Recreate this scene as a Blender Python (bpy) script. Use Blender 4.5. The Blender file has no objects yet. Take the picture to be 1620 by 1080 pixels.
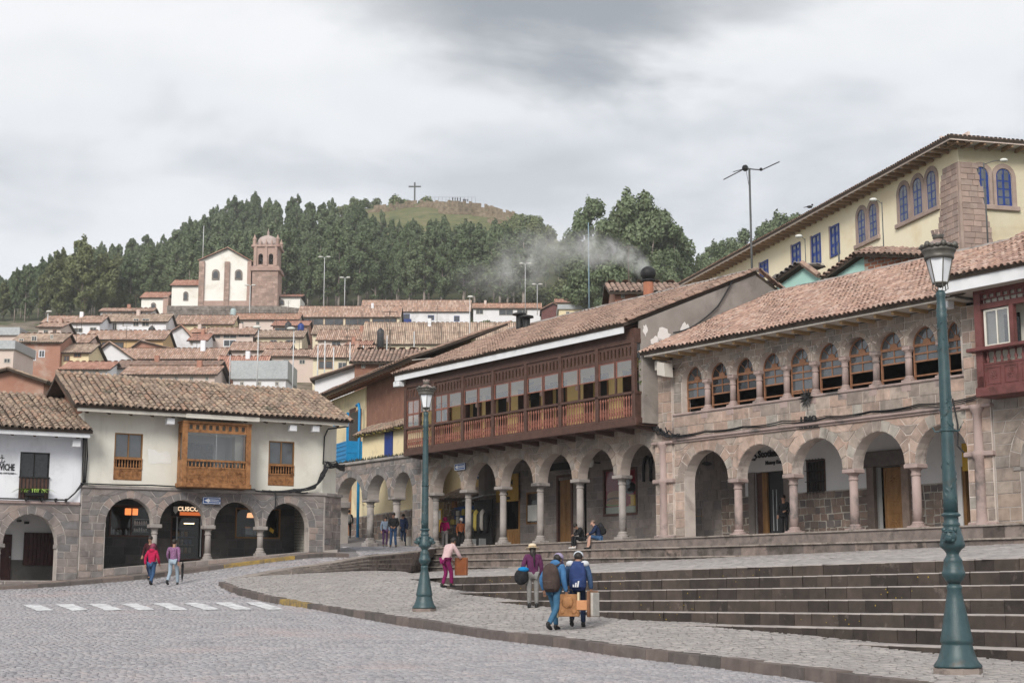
import bpy, math, random
import numpy as np
from mathutils import Vector, Matrix, Euler, noise as mnoise
random.seed(7); np.random.seed(7)
R=math.radians
SC=bpy.context.scene
COL=SC.collection
# ---------------------------------------------------------------- camera
FPX=2400.0; TILT=math.atan(392/2400.0); EYE=1.6
cam_d=bpy.data.cameras.new('camera'); cam=bpy.data.objects.new('camera',cam_d); COL.objects.link(cam)
cam_d.sensor_width=36; cam_d.lens=36*FPX/1620; cam_d.clip_start=.5; cam_d.clip_end=6000
cam.location=(0,0,EYE); cam.rotation_euler=(math.pi/2+TILT,0,0)
SC.camera=cam
# ---------------------------------------------------------------- sky, sun, exposure
SUN_EL,SUN_AZ=R(34),R(198)      # azimuth clockwise from +Y
w=bpy.data.worlds.new('World'); SC.world=w; w.use_nodes=True
nt=w.node_tree; nt.nodes.clear()
def N(t,typ,**k):
    n=t.nodes.new(typ)
    for a,b in k.items(): setattr(n,a,b)
    return n
def math_n(t,op,a,b=None,clamp=False):
    n=N(t,'ShaderNodeMath',operation=op,use_clamp=clamp)
    for i,v in enumerate((a,b)):
        if v is None: continue
        if isinstance(v,(int,float)): n.inputs[i].default_value=v
        else: t.links.new(v,n.inputs[i])
    return n.outputs[0]
def ramp(t,fac,stops,interp='LINEAR'):
    n=N(t,'ShaderNodeValToRGB'); n.color_ramp.interpolation=interp
    e=n.color_ramp.elements
    while len(e)<len(stops): e.new(.5)
    for el,(p,c) in zip(e,stops):
        el.position=p; el.color=(c[0],c[1],c[2],1)
    t.links.new(fac,n.inputs[0]); return n.outputs[0]
def mix_col(t,fac,a,b):
    m=N(t,'ShaderNodeMix',data_type='RGBA')
    for i,v in ((0,fac),(6,a),(7,b)):
        if isinstance(v,(int,float)): m.inputs[i].default_value=v
        elif isinstance(v,tuple): m.inputs[i].default_value=v+(1,)
        else: t.links.new(v,m.inputs[i])
    return m.outputs[2]
def mr(t,v,a,b,c,d):
    n=N(t,'ShaderNodeMapRange'); t.links.new(v,n.inputs[0])
    for i,x in enumerate((a,b,c,d)): n.inputs[i+1].default_value=x
    return n.outputs[0]
def build_world():
    t=nt; L=t.links.new
    out=N(t,'ShaderNodeOutputWorld'); bg=N(t,'ShaderNodeBackground'); bg.inputs[1].default_value=.1
    sky=N(t,'ShaderNodeTexSky',sky_type='NISHITA'); sky.sun_disc=False
    sky.sun_elevation=SUN_EL; sky.sun_rotation=SUN_AZ; sky.altitude=3000; sky.dust_density=2
    tc=N(t,'ShaderNodeTexCoord'); sp=N(t,'ShaderNodeSeparateXYZ'); L(tc.outputs['Generated'],sp.inputs[0])
    z=math_n(t,'MAXIMUM',sp.outputs[2],0.0)
    den=math_n(t,'ADD',z,.16)
    cx=math_n(t,'DIVIDE',sp.outputs[0],den); cy=math_n(t,'DIVIDE',sp.outputs[1],den)
    cb=N(t,'ShaderNodeCombineXYZ'); L(cx,cb.inputs[0]); L(cy,cb.inputs[1])
    def noise(scale,off,detail,rough,dist=0.0,stretch=(1,1,1)):
        mp=N(t,'ShaderNodeMapping'); mp.inputs['Location'].default_value=off; mp.inputs['Scale'].default_value=stretch
        L(cb.outputs[0],mp.inputs[0])
        n=N(t,'ShaderNodeTexNoise'); n.inputs['Scale'].default_value=scale; n.inputs['Detail'].default_value=detail
        n.inputs['Roughness'].default_value=rough; n.inputs['Distortion'].default_value=dist
        L(mp.outputs[0],n.inputs['Vector']); return n.outputs[0]
    n1=noise(SKY['s1'],SKY['o1'],5,.5,.3); n2=noise(SKY['s2'],SKY['o2'],7,.55,.2)
    m=math_n(t,'ADD',math_n(t,'MULTIPLY',n1,.62),math_n(t,'MULTIPLY',n2,.38))
    m=math_n(t,'ADD',math_n(t,'MULTIPLY',math_n(t,'SUBTRACT',m,.5),1.9),.49)
    col=ramp(t,m,SKY['ramp'])
    # a heavier, darker bank of cloud drifting over the right of the hill
    bx=math_n(t,'DIVIDE',math_n(t,'SUBTRACT',math_n(t,'ADD',cx,math_n(t,'MULTIPLY',math_n(t,'SUBTRACT',n1,.5),.9)),SKY['bank'][0]),SKY['bank'][2])
    by=math_n(t,'DIVIDE',math_n(t,'SUBTRACT',math_n(t,'ADD',cy,math_n(t,'MULTIPLY',math_n(t,'SUBTRACT',n2,.5),1.2)),SKY['bank'][1]),SKY['bank'][3])
    rr=math_n(t,'SQRT',math_n(t,'ADD',math_n(t,'MULTIPLY',bx,bx),math_n(t,'MULTIPLY',by,by)))
    bank=mr(t,rr,.2,1.2,.9,0); bank.node.interpolation_type='SMOOTHSTEP'
    col=mix_col(t,bank,col,(.135,.148,.163))
    # towards the horizon the deck is a smooth blue grey
    hz=ramp(t,z,[(.14,(1,1,1)),(.40,(0,0,0))],'EASE')
    mx=N(t,'ShaderNodeMix',data_type='RGBA'); L(math_n(t,'MULTIPLY',hz,.55),mx.inputs[0]); L(col,mx.inputs[6]); mx.inputs[7].default_value=SKY['hor']+(1,)
    sc=N(t,'ShaderNodeVectorMath',operation='SCALE'); L(mx.outputs[2],sc.inputs[0]); sc.inputs['Scale'].default_value=10.0*SKY['gain']
    # a little of the clear sky comes through the thin cloud
    m2=N(t,'ShaderNodeMix',data_type='RGBA'); m2.inputs[0].default_value=.95; L(sky.outputs[0],m2.inputs[6]); L(sc.outputs[0],m2.inputs[7])
    L(m2.outputs[2],bg.inputs[0]); L(bg.outputs[0],out.inputs[0])
SKY=dict(s1=.8,o1=(1.2,9.4,5),s2=2.4,o2=(.4,2.2,1),gain=1.0,bank=(.16,1.60,.34,.34),hor=(.405,.412,.428),
  ramp=[(.30,(.25,.262,.28)),(.40,(.335,.349,.365)),(.48,(.425,.434,.446)),(.55,(.445,.45,.457)),(.66,(.475,.478,.483))])
build_world()
sun_d=bpy.data.lights.new('sun','SUN'); sun=bpy.data.objects.new('sun',sun_d); COL.objects.link(sun)
sun_d.energy=1.5; sun_d.angle=R(22); sun_d.color=(1,.95,.88)
sv=Vector((math.sin(SUN_AZ)*math.cos(SUN_EL),math.cos(SUN_AZ)*math.cos(SUN_EL),math.sin(SUN_EL)))
sun.rotation_euler=sv.to_track_quat('Z','Y').to_euler(); sun.location=(0,-20,60)
SC.view_settings.view_transform='Standard'; SC.view_settings.look='None'
SC.view_settings.exposure=1.05; SC.view_settings.gamma=1; SC.view_settings.use_curve_mapping=False
SC.cycles.use_denoising=True; SC.cycles.max_bounces=6; SC.cycles.diffuse_bounces=3; SC.cycles.transparent_max_bounces=12
SC.cycles.volume_step_rate=2; SC.cycles.volume_max_steps=128; SC.cycles.volume_bounces=2
# ---------------------------------------------------------------- measuring
_c,_s=math.cos(TILT),math.sin(TILT)
def ray(px,py):
    a=(px-810)/FPX; b=(540-py)/FPX
    return (a,_c-b*_s,_s+b*_c)
def P(px,py,Y):
    d=ray(px,py); k=Y/d[1]; return Vector((d[0]*k,Y,EYE+d[2]*k))
class Frame:
    def __init__(s,o,ang):
        s.o=Vector(o); s.a=ang; s.x=(math.cos(ang),math.sin(ang)); s.y=(-math.sin(ang),math.cos(ang))
    def loc(s,px,py,yo=0):
        d=ray(px,py); n=s.y
        k=(yo+s.o[0]*n[0]+s.o[1]*n[1])/(d[0]*n[0]+d[1]*n[1])
        p=(k*d[0]-s.o[0],k*d[1]-s.o[1])
        return (p[0]*s.x[0]+p[1]*s.x[1], EYE+k*d[2]-s.o[2])
    def w(s,x,y,z): return Vector((s.o[0]+x*s.x[0]+y*s.y[0],s.o[1]+x*s.x[1]+y*s.y[1],s.o[2]+z))
FR=Frame(P(1040,852,64),R(-54.5))
_p=P(200,772,62); FL=Frame((_p[0],_p[1],0),R(30.4))
# ---------------------------------------------------------------- objects
def tag(o,label=None,cat=None,group=None,kind=None):
    if label: o['label']=label
    if cat: o['category']=cat
    if group: o['group']=group
    if kind: o['kind']=kind
    return o
def thing(name,label,cat,loc=(0,0,0),rz=0,group=None,scale=1):
    o=bpy.data.objects.new(name,None); COL.objects.link(o); o.location=loc; o.rotation_euler=(0,0,rz)
    o.scale=(scale,)*3; o.empty_display_size=.2
    return tag(o,label,cat,group)
def fthing(name,label,cat,fr,group=None): return thing(name,label,cat,fr.o,fr.a,group)
def link(name,me,parent=None,loc=None,rot=None,scale=None,kind=None):
    o=bpy.data.objects.new(name,me); COL.objects.link(o)
    if parent is not None: o.parent=parent
    if loc is not None: o.location=loc
    if rot is not None: o.rotation_euler=rot
    if scale is not None: o.scale=scale
    if kind: o['kind']=kind
    return o
def copy_tree(o,parent=None):
    c=o.copy(); COL.objects.link(c)
    if parent is not None: c.parent=parent
    for ch in list(o.children): copy_tree(ch,c)
    return c
class MB:
    def __init__(s): s.v=[]; s.f=[]; s.m=[]; s.mi=0
    def poly(s,pts):
        n=len(s.v); s.v.extend([tuple(p) for p in pts]); s.f.append(tuple(range(n,n+len(pts)))); s.m.append(s.mi); return s
    def add(s,vs,fs):
        n=len(s.v); s.v.extend([tuple(p) for p in vs])
        for f in fs: s.f.append(tuple(i+n for i in f)); s.m.append(s.mi)
        return s
    def hexa(s,p): return s.add(p,[(0,3,2,1),(4,5,6,7),(0,1,5,4),(1,2,6,5),(2,3,7,6),(3,0,4,7)])
    def box(s,x0,x1,y0,y1,z0,z1):
        return s.hexa([(x0,y0,z0),(x1,y0,z0),(x1,y1,z0),(x0,y1,z0),(x0,y0,z1),(x1,y0,z1),(x1,y1,z1),(x0,y1,z1)])
    def bbox(s,x0,x1,y0,y1,z0,z1,b=.02):
        vs=[];fs=[]
        X=(x0,x1);Y=(y0,y1);Z=(z0,z1)
        def idx(i,j,k,a): return ((i*2+j)*2+k)*3+a
        for i in (0,1):
            for j in (0,1):
                for k in (0,1):
                    sx=1-2*i; sy=1-2*j; sz=1-2*k
                    vs+=[(X[i],Y[j]+sy*b,Z[k]+sz*b),(X[i]+sx*b,Y[j],Z[k]+sz*b),(X[i]+sx*b,Y[j]+sy*b,Z[k])]
        fs+=[(idx(0,0,0,0),idx(0,0,1,0),idx(0,1,1,0),idx(0,1,0,0)),(idx(1,0,0,0),idx(1,1,0,0),idx(1,1,1,0),idx(1,0,1,0)),
             (idx(0,0,0,1),idx(1,0,0,1),idx(1,0,1,1),idx(0,0,1,1)),(idx(0,1,0,1),idx(0,1,1,1),idx(1,1,1,1),idx(1,1,0,1)),
             (idx(0,0,0,2),idx(0,1,0,2),idx(1,1,0,2),idx(1,0,0,2)),(idx(0,0,1,2),idx(1,0,1,2),idx(1,1,1,2),idx(0,1,1,2))]
        for j in (0,1):
            for k in (0,1): fs.append((idx(0,j,k,1),idx(1,j,k,1),idx(1,j,k,2),idx(0,j,k,2)))
        for i in (0,1):
            for k in (0,1): fs.append((idx(i,0,k,0),idx(i,1,k,0),idx(i,1,k,2),idx(i,0,k,2)))
        for i in (0,1):
            for j in (0,1): fs.append((idx(i,j,0,0),idx(i,j,1,0),idx(i,j,1,1),idx(i,j,0,1)))
        for i in (0,1):
            for j in (0,1):
                for k in (0,1): fs.append((idx(i,j,k,0),idx(i,j,k,1),idx(i,j,k,2)))
        return s.add(vs,fs)
    def prism(s,pts,y0,y1):
        """outline pts (x,z) pushed from y0 to y1"""
        n=len(pts); vs=[(x,y0,z) for x,z in pts]+[(x,y1,z) for x,z in pts]
        fs=[tuple(range(n)),tuple(range(2*n-1,n-1,-1))]+[(i,i+n,(i+1)%n+n,(i+1)%n) for i in range(n)]
        return s.add(vs,fs)
    def prismx(s,pts,x0,x1):
        n=len(pts); vs=[(x0,y,z) for y,z in pts]+[(x1,y,z) for y,z in pts]
        fs=[tuple(range(n)),tuple(range(2*n-1,n-1,-1))]+[(i,i+n,(i+1)%n+n,(i+1)%n) for i in range(n)]
        return s.add(vs,fs)
    def prismz(s,pts,z0,z1):
        n=len(pts); vs=[(x,y,z0) for x,y in pts]+[(x,y,z1) for x,y in pts]
        fs=[tuple(range(n-1,-1,-1)),tuple(range(n,2*n))]+[(i,(i+1)%n,(i+1)%n+n,i+n) for i in range(n)]
        return s.add(vs,fs)
    def tube(s,pts,r,n=6,cap=True):
        """pts: polyline, r: radius or list"""
        pts=[Vector(p) for p in pts]; k=len(pts)
        rs=r if isinstance(r,(list,tuple)) else [r]*k
        vs=[];fs=[]
        for i,p in enumerate(pts):
            d=(pts[min(i+1,k-1)]-pts[max(i-1,0)]).normalized()
            up=Vector((0,0,1)) if abs(d.z)<.9 else Vector((1,0,0))
            a=d.cross(up).normalized(); b=d.cross(a).normalized()
            for j in range(n):
                t=2*math.pi*j/n; vs.append(p+(a*math.cos(t)+b*math.sin(t))*rs[i])
        for i in range(k-1):
            for j in range(n): fs.append((i*n+j,(i+1)*n+j,(i+1)*n+(j+1)%n,i*n+(j+1)%n))
        if cap: fs.append(tuple(range(n))); fs.append(tuple(range(k*n-1,(k-1)*n-1,-1)))
        return s.add(vs,fs)
    def lathe(s,prof,n=12,cx=0,cy=0,cz=0,cap=True,ph=0):
        vs=[];fs=[];k=len(prof)
        for r,z in prof:
            for j in range(n):
                t=2*math.pi*j/n+ph; vs.append((cx+r*math.cos(t),cy+r*math.sin(t),cz+z))
        for i in range(k-1):
            for j in range(n): fs.append((i*n+j,i*n+(j+1)%n,(i+1)*n+(j+1)%n,(i+1)*n+j))
        if cap: fs.append(tuple(range(n-1,-1,-1))); fs.append(tuple(range((k-1)*n,k*n)))
        return s.add(vs,fs)
    def ball(s,c,r,n=8,m=6):
        rx,ry,rz=r if isinstance(r,(tuple,list)) else (r,r,r)
        vs=[];fs=[]
        for i in range(m+1):
            a=math.pi*i/m
            for j in range(n):
                b=2*math.pi*j/n
                vs.append((c[0]+rx*math.sin(a)*math.cos(b),c[1]+ry*math.sin(a)*math.sin(b),c[2]-rz*math.cos(a)))
        for i in range(m):
            for j in range(n): fs.append((i*n+j,i*n+(j+1)%n,(i+1)*n+(j+1)%n,(i+1)*n+j))
        return s.add(vs,fs)
    def mesh(s,name,mats,smooth=False):
        me=bpy.data.meshes.new(name); me.from_pydata(s.v,[],s.f)
        for m in (mats if isinstance(mats,(list,tuple)) else [mats]): me.materials.append(m)
        if any(s.m): me.polygons.foreach_set('material_index',s.m)
        if smooth: me.polygons.foreach_set('use_smooth',[True]*len(s.f))
        me.update(); return me
    def build(s,name,mats,parent=None,smooth=False,kind=None,**k):
        return link(name,s.mesh(name,mats,smooth),parent,kind=kind,**k)
def npmesh(name,V,F,m,smooth=False,nper=4):
    """V (n,3) F (k,nper) arrays"""
    me=bpy.data.meshes.new(name); V=np.asarray(V,dtype=np.float32); F=np.asarray(F,dtype=np.int32)
    me.vertices.add(len(V)); me.vertices.foreach_set('co',V.ravel())
    me.loops.add(F.size); me.loops.foreach_set('vertex_index',F.ravel())
    me.polygons.add(len(F)); me.polygons.foreach_set('loop_start',np.arange(0,F.size,F.shape[1],dtype=np.int32))
    if smooth: me.polygons.foreach_set('use_smooth',np.ones(len(F),dtype=bool))
    for mm in (m if isinstance(m,(list,tuple)) else [m]): me.materials.append(mm)
    me.update(calc_edges=True); return me
# ---------------------------------------------------------------- materials
def new_mat(name):
    m=bpy.data.materials.new(name); m.use_nodes=True; t=m.node_tree
    b=t.nodes['Principled BSDF']; return m,t,b
def pos_noise(t,scale,detail=4,rough=.55,stretch=None,dist=0):
    g=N(t,'ShaderNodeNewGeometry'); v=g.outputs['Position']
    if stretch:
        mp=N(t,'ShaderNodeMapping'); mp.inputs['Scale'].default_value=stretch; t.links.new(v,mp.inputs[0]); v=mp.outputs[0]
    n=N(t,'ShaderNodeTexNoise'); n.inputs['Scale'].default_value=scale; n.inputs['Detail'].default_value=detail
    n.inputs['Roughness'].default_value=rough; n.inputs['Distortion'].default_value=dist
    t.links.new(v,n.inputs['Vector']); return n.outputs[0]
def rnd_val(t):
    oi=N(t,'ShaderNodeObjectInfo'); g=N(t,'ShaderNodeNewGeometry')
    return math_n(t,'FRACT',math_n(t,'ADD',oi.outputs['Random'],math_n(t,'MULTIPLY',g.outputs['Random Per Island'],7.31)))
def mul_col(t,col,val):
    v=N(t,'ShaderNodeVectorMath',operation='SCALE'); t.links.new(col,v.inputs[0])
    if isinstance(val,(int,float)): v.inputs['Scale'].default_value=val
    else: t.links.new(val,v.inputs['Scale'])
    return v.outputs[0]
def mat(name,cols,scale=1.5,rough=.9,bump=0,bscale=25,rnd=0,spec=.3,metal=0,palette=None,stretch=None,stain=None,stain_scale=.7,stain_lo=.52,stain_hi=.66,streak=None,streak_amt=.6):
    """cols: list of colours met by a noise; palette: colours picked piece by piece"""
    m,t,b=new_mat(name); n=pos_noise(t,scale,6,.6,stretch)
    k=len(cols)
    if k==1: col=ramp(t,n,[(0,tuple(c*.88 for c in cols[0])),(1,tuple(min(1,c*1.1) for c in cols[0]))])
    else: col=ramp(t,n,[(.32+.36*i/(k-1),c) for i,c in enumerate(cols)])
    if palette:
        pc=ramp(t,rnd_val(t),[((i+.0)/len(palette),c) for i,c in enumerate(palette)],'CONSTANT')
        mu=N(t,'ShaderNodeMix',data_type='RGBA',blend_type='MULTIPLY'); mu.inputs[0].default_value=1
        t.links.new(pc,mu.inputs[6]); t.links.new(col,mu.inputs[7]); col=mu.outputs[2]
    if rnd: col=mul_col(t,col,mr(t,rnd_val(t),0,1,1-rnd,1+rnd))
    if stain:
        sn=pos_noise(t,stain_scale,7,.65,None,.4)
        col=mix_col(t,mr(t,sn,stain_lo,stain_hi,0,1),col,stain)
    if streak:                                     # rain streaks running down the wall
        s1=pos_noise(t,1.6,5,.7,(1,1,.10)); s2=pos_noise(t,.5,3,.5)
        col=mix_col(t,math_n(t,'MULTIPLY',mr(t,math_n(t,'ADD',math_n(t,'MULTIPLY',s1,.7),math_n(t,'MULTIPLY',s2,.3)),.53,.68,0,1),streak_amt),col,streak)
    t.links.new(col,b.inputs['Base Color'])
    b.inputs['Roughness'].default_value=rough; b.inputs['Metallic'].default_value=metal
    b.inputs['Specular IOR Level'].default_value=spec
    if bump:
        bn=N(t,'ShaderNodeBump'); bn.inputs['Strength'].default_value=bump; bn.inputs['Distance'].default_value=.02
        t.links.new(pos_noise(t,bscale,5,.6),bn.inputs['Height']); t.links.new(bn.outputs[0],b.inputs['Normal'])
    return m
def emit(name,c,s):
    m,t,b=new_mat(name); b.inputs['Base Color'].default_value=c+(1,); b.inputs['Emission Color'].default_value=c+(1,); b.inputs['Emission Strength'].default_value=s; return m
def clear_glass(name,tint=(.9,.92,.92),refl=.22):
    m,t,b=new_mat(name); t.nodes.remove(b); o=t.nodes['Material Output']
    tr=N(t,'ShaderNodeBsdfTransparent'); tr.inputs[0].default_value=tint+(1,)
    gl=N(t,'ShaderNodeBsdfGlossy'); gl.inputs['Roughness'].default_value=.03
    fr=N(t,'ShaderNodeFresnel'); fr.inputs[0].default_value=1.5
    mx=N(t,'ShaderNodeMixShader'); t.links.new(math_n(t,'ADD',fr.outputs[0],refl,True),mx.inputs[0])
    t.links.new(tr.outputs[0],mx.inputs[1]); t.links.new(gl.outputs[0],mx.inputs[2]); t.links.new(mx.outputs[0],o.inputs[0]); return m
W=(1,1,1)
M={}
def build_mats():
    M['stone_pink']=mat('pink_andesite',[(.7,.7,.7),(1.12,1.1,1.1)],3,.92,.5,40,palette=[(0.413,0.306,0.249),(0.370,0.282,0.236),(0.482,0.369,0.304),(0.336,0.287,0.249),(0.407,0.338,0.289),(0.302,0.252,0.218),(0.447,0.328,0.267),(0.366,0.337,0.297)],stain=(.15,.125,.112),stain_scale=.9,stain_lo=.56,stain_hi=.74,streak=(.075,.066,.062),streak_amt=.55)
    M['mortar_pink']=mat('pale_mortar',[(.50,.43,.385),(.62,.55,.50)],2,.95,.3,30,stain=(.20,.165,.15))
    M['stone_grey']=mat('grey_andesite',[(.72,.72,.72),(1.12,1.1,1.1)],3,.92,.5,40,palette=[(.256,.224,.211),(.211,.192,.186),(.301,.256,.237),(.192,.186,.186),(.243,.211,.198),(.333,.269,.237),(.224,.211,.205)],stain=(.11,.10,.095),stain_scale=1.1,stain_lo=.56,stain_hi=.74,streak=(.075,.066,.062),streak_amt=.55)
    M['mortar_grey']=mat('grey_mortar',[(.36,.325,.30),(.46,.42,.39)],2,.95,.3,30)
    M['stone_mid']=mat('brown_grey_andesite',[(.75,.75,.75),(1.1,1.1,1.1)],3,.92,.5,40,palette=[(0.303,0.245,0.208),(0.345,0.288,0.243),(0.268,0.228,0.195),(0.368,0.306,0.260),(0.287,0.256,0.229),(0.338,0.264,0.215)],stain=(.15,.125,.11),stain_scale=.8,stain_lo=.55,stain_hi=.72,streak=(.075,.066,.062),streak_amt=.55)
    M['mortar_mid']=mat('brown_mortar',[(.38,.32,.285),(.47,.41,.37)],2,.95,.3,30)
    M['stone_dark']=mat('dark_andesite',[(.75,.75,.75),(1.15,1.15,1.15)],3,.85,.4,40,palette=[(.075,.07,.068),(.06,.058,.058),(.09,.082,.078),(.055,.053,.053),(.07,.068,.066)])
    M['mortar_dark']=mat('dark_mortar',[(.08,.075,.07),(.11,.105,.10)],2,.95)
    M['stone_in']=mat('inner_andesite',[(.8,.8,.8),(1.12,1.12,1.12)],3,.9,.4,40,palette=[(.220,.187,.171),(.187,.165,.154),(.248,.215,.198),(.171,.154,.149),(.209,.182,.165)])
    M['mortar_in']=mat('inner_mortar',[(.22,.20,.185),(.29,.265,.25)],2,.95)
    M['rubble']=mat('rubble_stone',[(.8,.8,.8),(1.15,1.15,1.15)],4,.92,.5,40,palette=[(.196,.144,.121),(.161,.127,.109),(.230,.178,.149),(.138,.121,.115),(.253,.190,.155)])
    M['rubble_mortar']=mat('rubble_mortar',[(.34,.31,.27),(.44,.41,.36)],2,.95,.3,30)
    M['column_pink']=mat('column_andesite',[(.305,.232,.213),(.403,.311,.287)],2.2,.85,.35,35,stain=(.14,.125,.12),stain_scale=.8,stretch=(1,1,.5))
    M['column_grey']=mat('column_grey_andesite',[(.260,.234,.221),(.351,.319,.299)],2.2,.85,.35,35,stain=(.12,.11,.105),stain_scale=.8)
    tp=[(.27,.205,.16),(.235,.175,.14),(.31,.24,.185),(.30,.20,.15),(.28,.22,.175),(.20,.155,.125),(.34,.26,.20),(.25,.19,.155),(.28,.195,.15)]
    M['tile_old']=mat('old_clay_tile',[(.8,.8,.8),(1.25,1.22,1.18)],5,.92,.4,60,palette=[tuple(x*1.1 for x in c) for c in tp],stain=(.13,.115,.085),stain_scale=1.6,stain_lo=.56,stain_hi=.7)
    M['tile_red']=mat('red_clay_tile',[(.8,.8,.8),(1.2,1.2,1.2)],5,.92,.4,60,palette=[(0.409,0.266,0.209),(0.363,0.228,0.181),(0.456,0.308,0.247),(0.327,0.214,0.175),(0.438,0.321,0.265),(0.382,0.252,0.199),(0.475,0.340,0.284),(0.308,0.205,0.166)],stain=(.20,.15,.125),stain_scale=1.3,stain_lo=.58,stain_hi=.74)
    M['tile_mid']=mat('weathered_clay_tile',[(.8,.8,.8),(1.2,1.2,1.2)],5,.92,.4,60,palette=[(0.323,0.215,0.169),(0.288,0.193,0.151),(0.358,0.237,0.187),(0.262,0.180,0.146),(0.340,0.233,0.182),(0.375,0.264,0.209),(0.245,0.175,0.141)],stain=(.15,.12,.10),stain_scale=1.3,stain_lo=.56,stain_hi=.72)
    M['deck']=mat('roof_deck',[(.05,.038,.03),(.08,.06,.048)],3,.95)
    M['white_wall']=mat('white_plaster',[(.72,.74,.79),(.80,.81,.84)],.8,.9,.15,20,stain=(.62,.63,.66),stain_scale=.5,streak=(.45,.45,.46),streak_amt=.45)
    M['cream_wall']=mat('cream_plaster',[(.66,.64,.56),(.73,.71,.64)],.6,.9,.15,20,stain=(.60,.57,.50),stain_scale=.45,streak=(.42,.39,.33),streak_amt=.4)
    M['patch']=mat('whiter_patch_plaster',[(.70,.69,.65),(.76,.75,.72)],2,.9)
    M['yellow_wall']=mat('yellow_plaster',[(.72,.58,.33),(.80,.66,.40)],.5,.9,.15,15,stain=(.62,.49,.28),stain_scale=.4,streak=(.42,.34,.22))
    M['pale_yellow']=mat('pale_yellow_plaster',[(.74,.61,.38),(.80,.69,.46)],.5,.9,.15,15,stain=(.60,.50,.34),stain_scale=.5,streak=(.40,.34,.25))
    M['dim_white']=mat('arcade_white_plaster',[(.62,.62,.62),(.72,.72,.72)],.7,.9)
    M['grey_plaster']=mat('bare_grey_plaster',[(.24,.215,.195),(.34,.31,.285)],.7,.95,.4,12,stain=(.20,.18,.165),stain_scale=.5)
    M['flaked_paint']=mat('flaked_white_paint',[(.70,.68,.65),(.78,.76,.74)],3,.9)
    M['fascia']=mat('white_fascia',[(.66,.67,.69),(.76,.77,.79)],1.5,.7)
    M['fascia_cream']=mat('cream_fascia',[(.56,.53,.47),(.64,.61,.55)],1.5,.8)
    M['soffit']=mat('pale_soffit',[(.50,.46,.41),(.58,.55,.50)],1.5,.9)
    M['rafter']=mat('rafter_wood',[(.07,.045,.03),(.12,.075,.05)],3,.85)
    M['rafter_pale']=mat('ochre_rafter',[(.34,.22,.11),(.42,.29,.16)],3,.85)
    M['carved']=mat('honey_carved_wood',[(.21,.095,.035),(.37,.18,.075)],6,.6,.6,30,stain=(.12,.045,.015),stain_scale=5)
    M['oak_door']=mat('golden_door_wood',[(.17,.085,.03),(.27,.145,.055)],5,.6,.4,30,stretch=(1,1,.3))
    M['darkwood']=mat('dark_brown_wood',[(.062,.032,.025),(.105,.055,.042)],4,.6,.3,30)
    M['redwood']=mat('red_brown_wood',[(.20,.078,.055),(.29,.12,.085)],4,.55,.3,30,rnd=.15)
    M['maroon']=mat('maroon_paint',[(.125,.045,.042),(.175,.065,.06)],3,.6,stain=(.09,.035,.03),stain_scale=2)
    M['door_dark']=mat('dark_maroon_wood',[(.035,.012,.012),(.06,.022,.02)],4,.6)
    M['frame_brown']=mat('window_brown_wood',[(.20,.095,.05),(.31,.16,.095)],5,.6)
    M['blue']=mat('bright_blue_paint',[(.01,.20,.46),(.016,.26,.55)],4,.45)
    M['deepblue']=mat('deep_blue_paint',[(.012,.032,.17),(.018,.05,.24)],4,.45)
    M['glass_dark']=mat('dark_window_glass',[(.012,.013,.015),(.02,.021,.024)],2,.06,spec=.6)
    M['glass_sky']=mat('sky_reflecting_glass',[(.05,.055,.06),(.09,.1,.11)],1.2,.04,spec=1.0)
    M['glass']=clear_glass('clear_glass')
    M['glass_low']=clear_glass('shop_glass',(.9,.92,.92),.0)
    M['glass_clear2']=clear_glass('balcony_glass',(.88,.90,.90),.10)
    M['glass_refl']=clear_glass('mirroring_glass',(.82,.82,.80),.24)
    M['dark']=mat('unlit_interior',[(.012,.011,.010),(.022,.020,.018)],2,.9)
    M['room_yellow']=mat('room_yellow_plaster',[(.72,.52,.22),(.80,.60,.28)],1,.9)
    M['iron']=mat('black_iron',[(.012,.012,.013),(.025,.025,.026)],8,.55)
    M['cable']=mat('black_cable',[(.012,.012,.014),(.03,.03,.034)],8,.6)
    M['metal']=mat('grey_metal',[(.30,.32,.33),(.40,.42,.43)],4,.5,metal=.3)
    M['lampgreen']=mat('green_cast_iron',[(.022,.052,.060),(.038,.078,.086)],7,.42,.25,50,spec=.5,stain=(.05,.045,.035),stain_scale=6,stain_lo=.55,stain_hi=.75)
    M['lampcap']=mat('copper_lamp_cap',[(.28,.20,.17),(.46,.37,.34)],6,.45,metal=.5)
    M['lampgrey']=mat('grey_lamp_band',[(.09,.085,.075),(.16,.15,.135)],8,.5,metal=.4)
    M['lampglass']=mat('milky_lamp_glass',[(.70,.72,.76),(.82,.84,.87)],3,.2,spec=.6)
    M['brick']=mat('red_brick',[(.8,.8,.8),(1.15,1.15,1.15)],6,.95,.4,40,palette=[(.34,.14,.085),(.28,.115,.07),(.39,.175,.11),(.25,.11,.075),(.36,.16,.10)])
    M['mudbrick']=mat('adobe_wall',[(.21,.105,.075),(.29,.15,.105)],2,.97,.8,9,stain=(.36,.22,.17),stain_scale=2.2,stain_lo=.58,stain_hi=.72)
    M['teal']=mat('pale_teal_paint',[(.36,.58,.52),(.42,.64,.58)],2,.9)
    M['road_base']=mat('road_joint_grit',[(.16,.15,.15),(.24,.225,.225)],1.2,.95,.5,30)
    M['cobble']=mat('road_cobble',[(.85,.85,.86),(1.12,1.12,1.12)],1.5,.8,.35,45,palette=[(0.338,0.326,0.340),(0.310,0.301,0.314),(0.367,0.355,0.366),(0.325,0.315,0.332),(0.351,0.334,0.345),(0.288,0.279,0.293),(0.375,0.345,0.349)],stain=(.40,.33,.325),stain_scale=.28,stain_lo=.55,stain_hi=.75)
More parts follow.
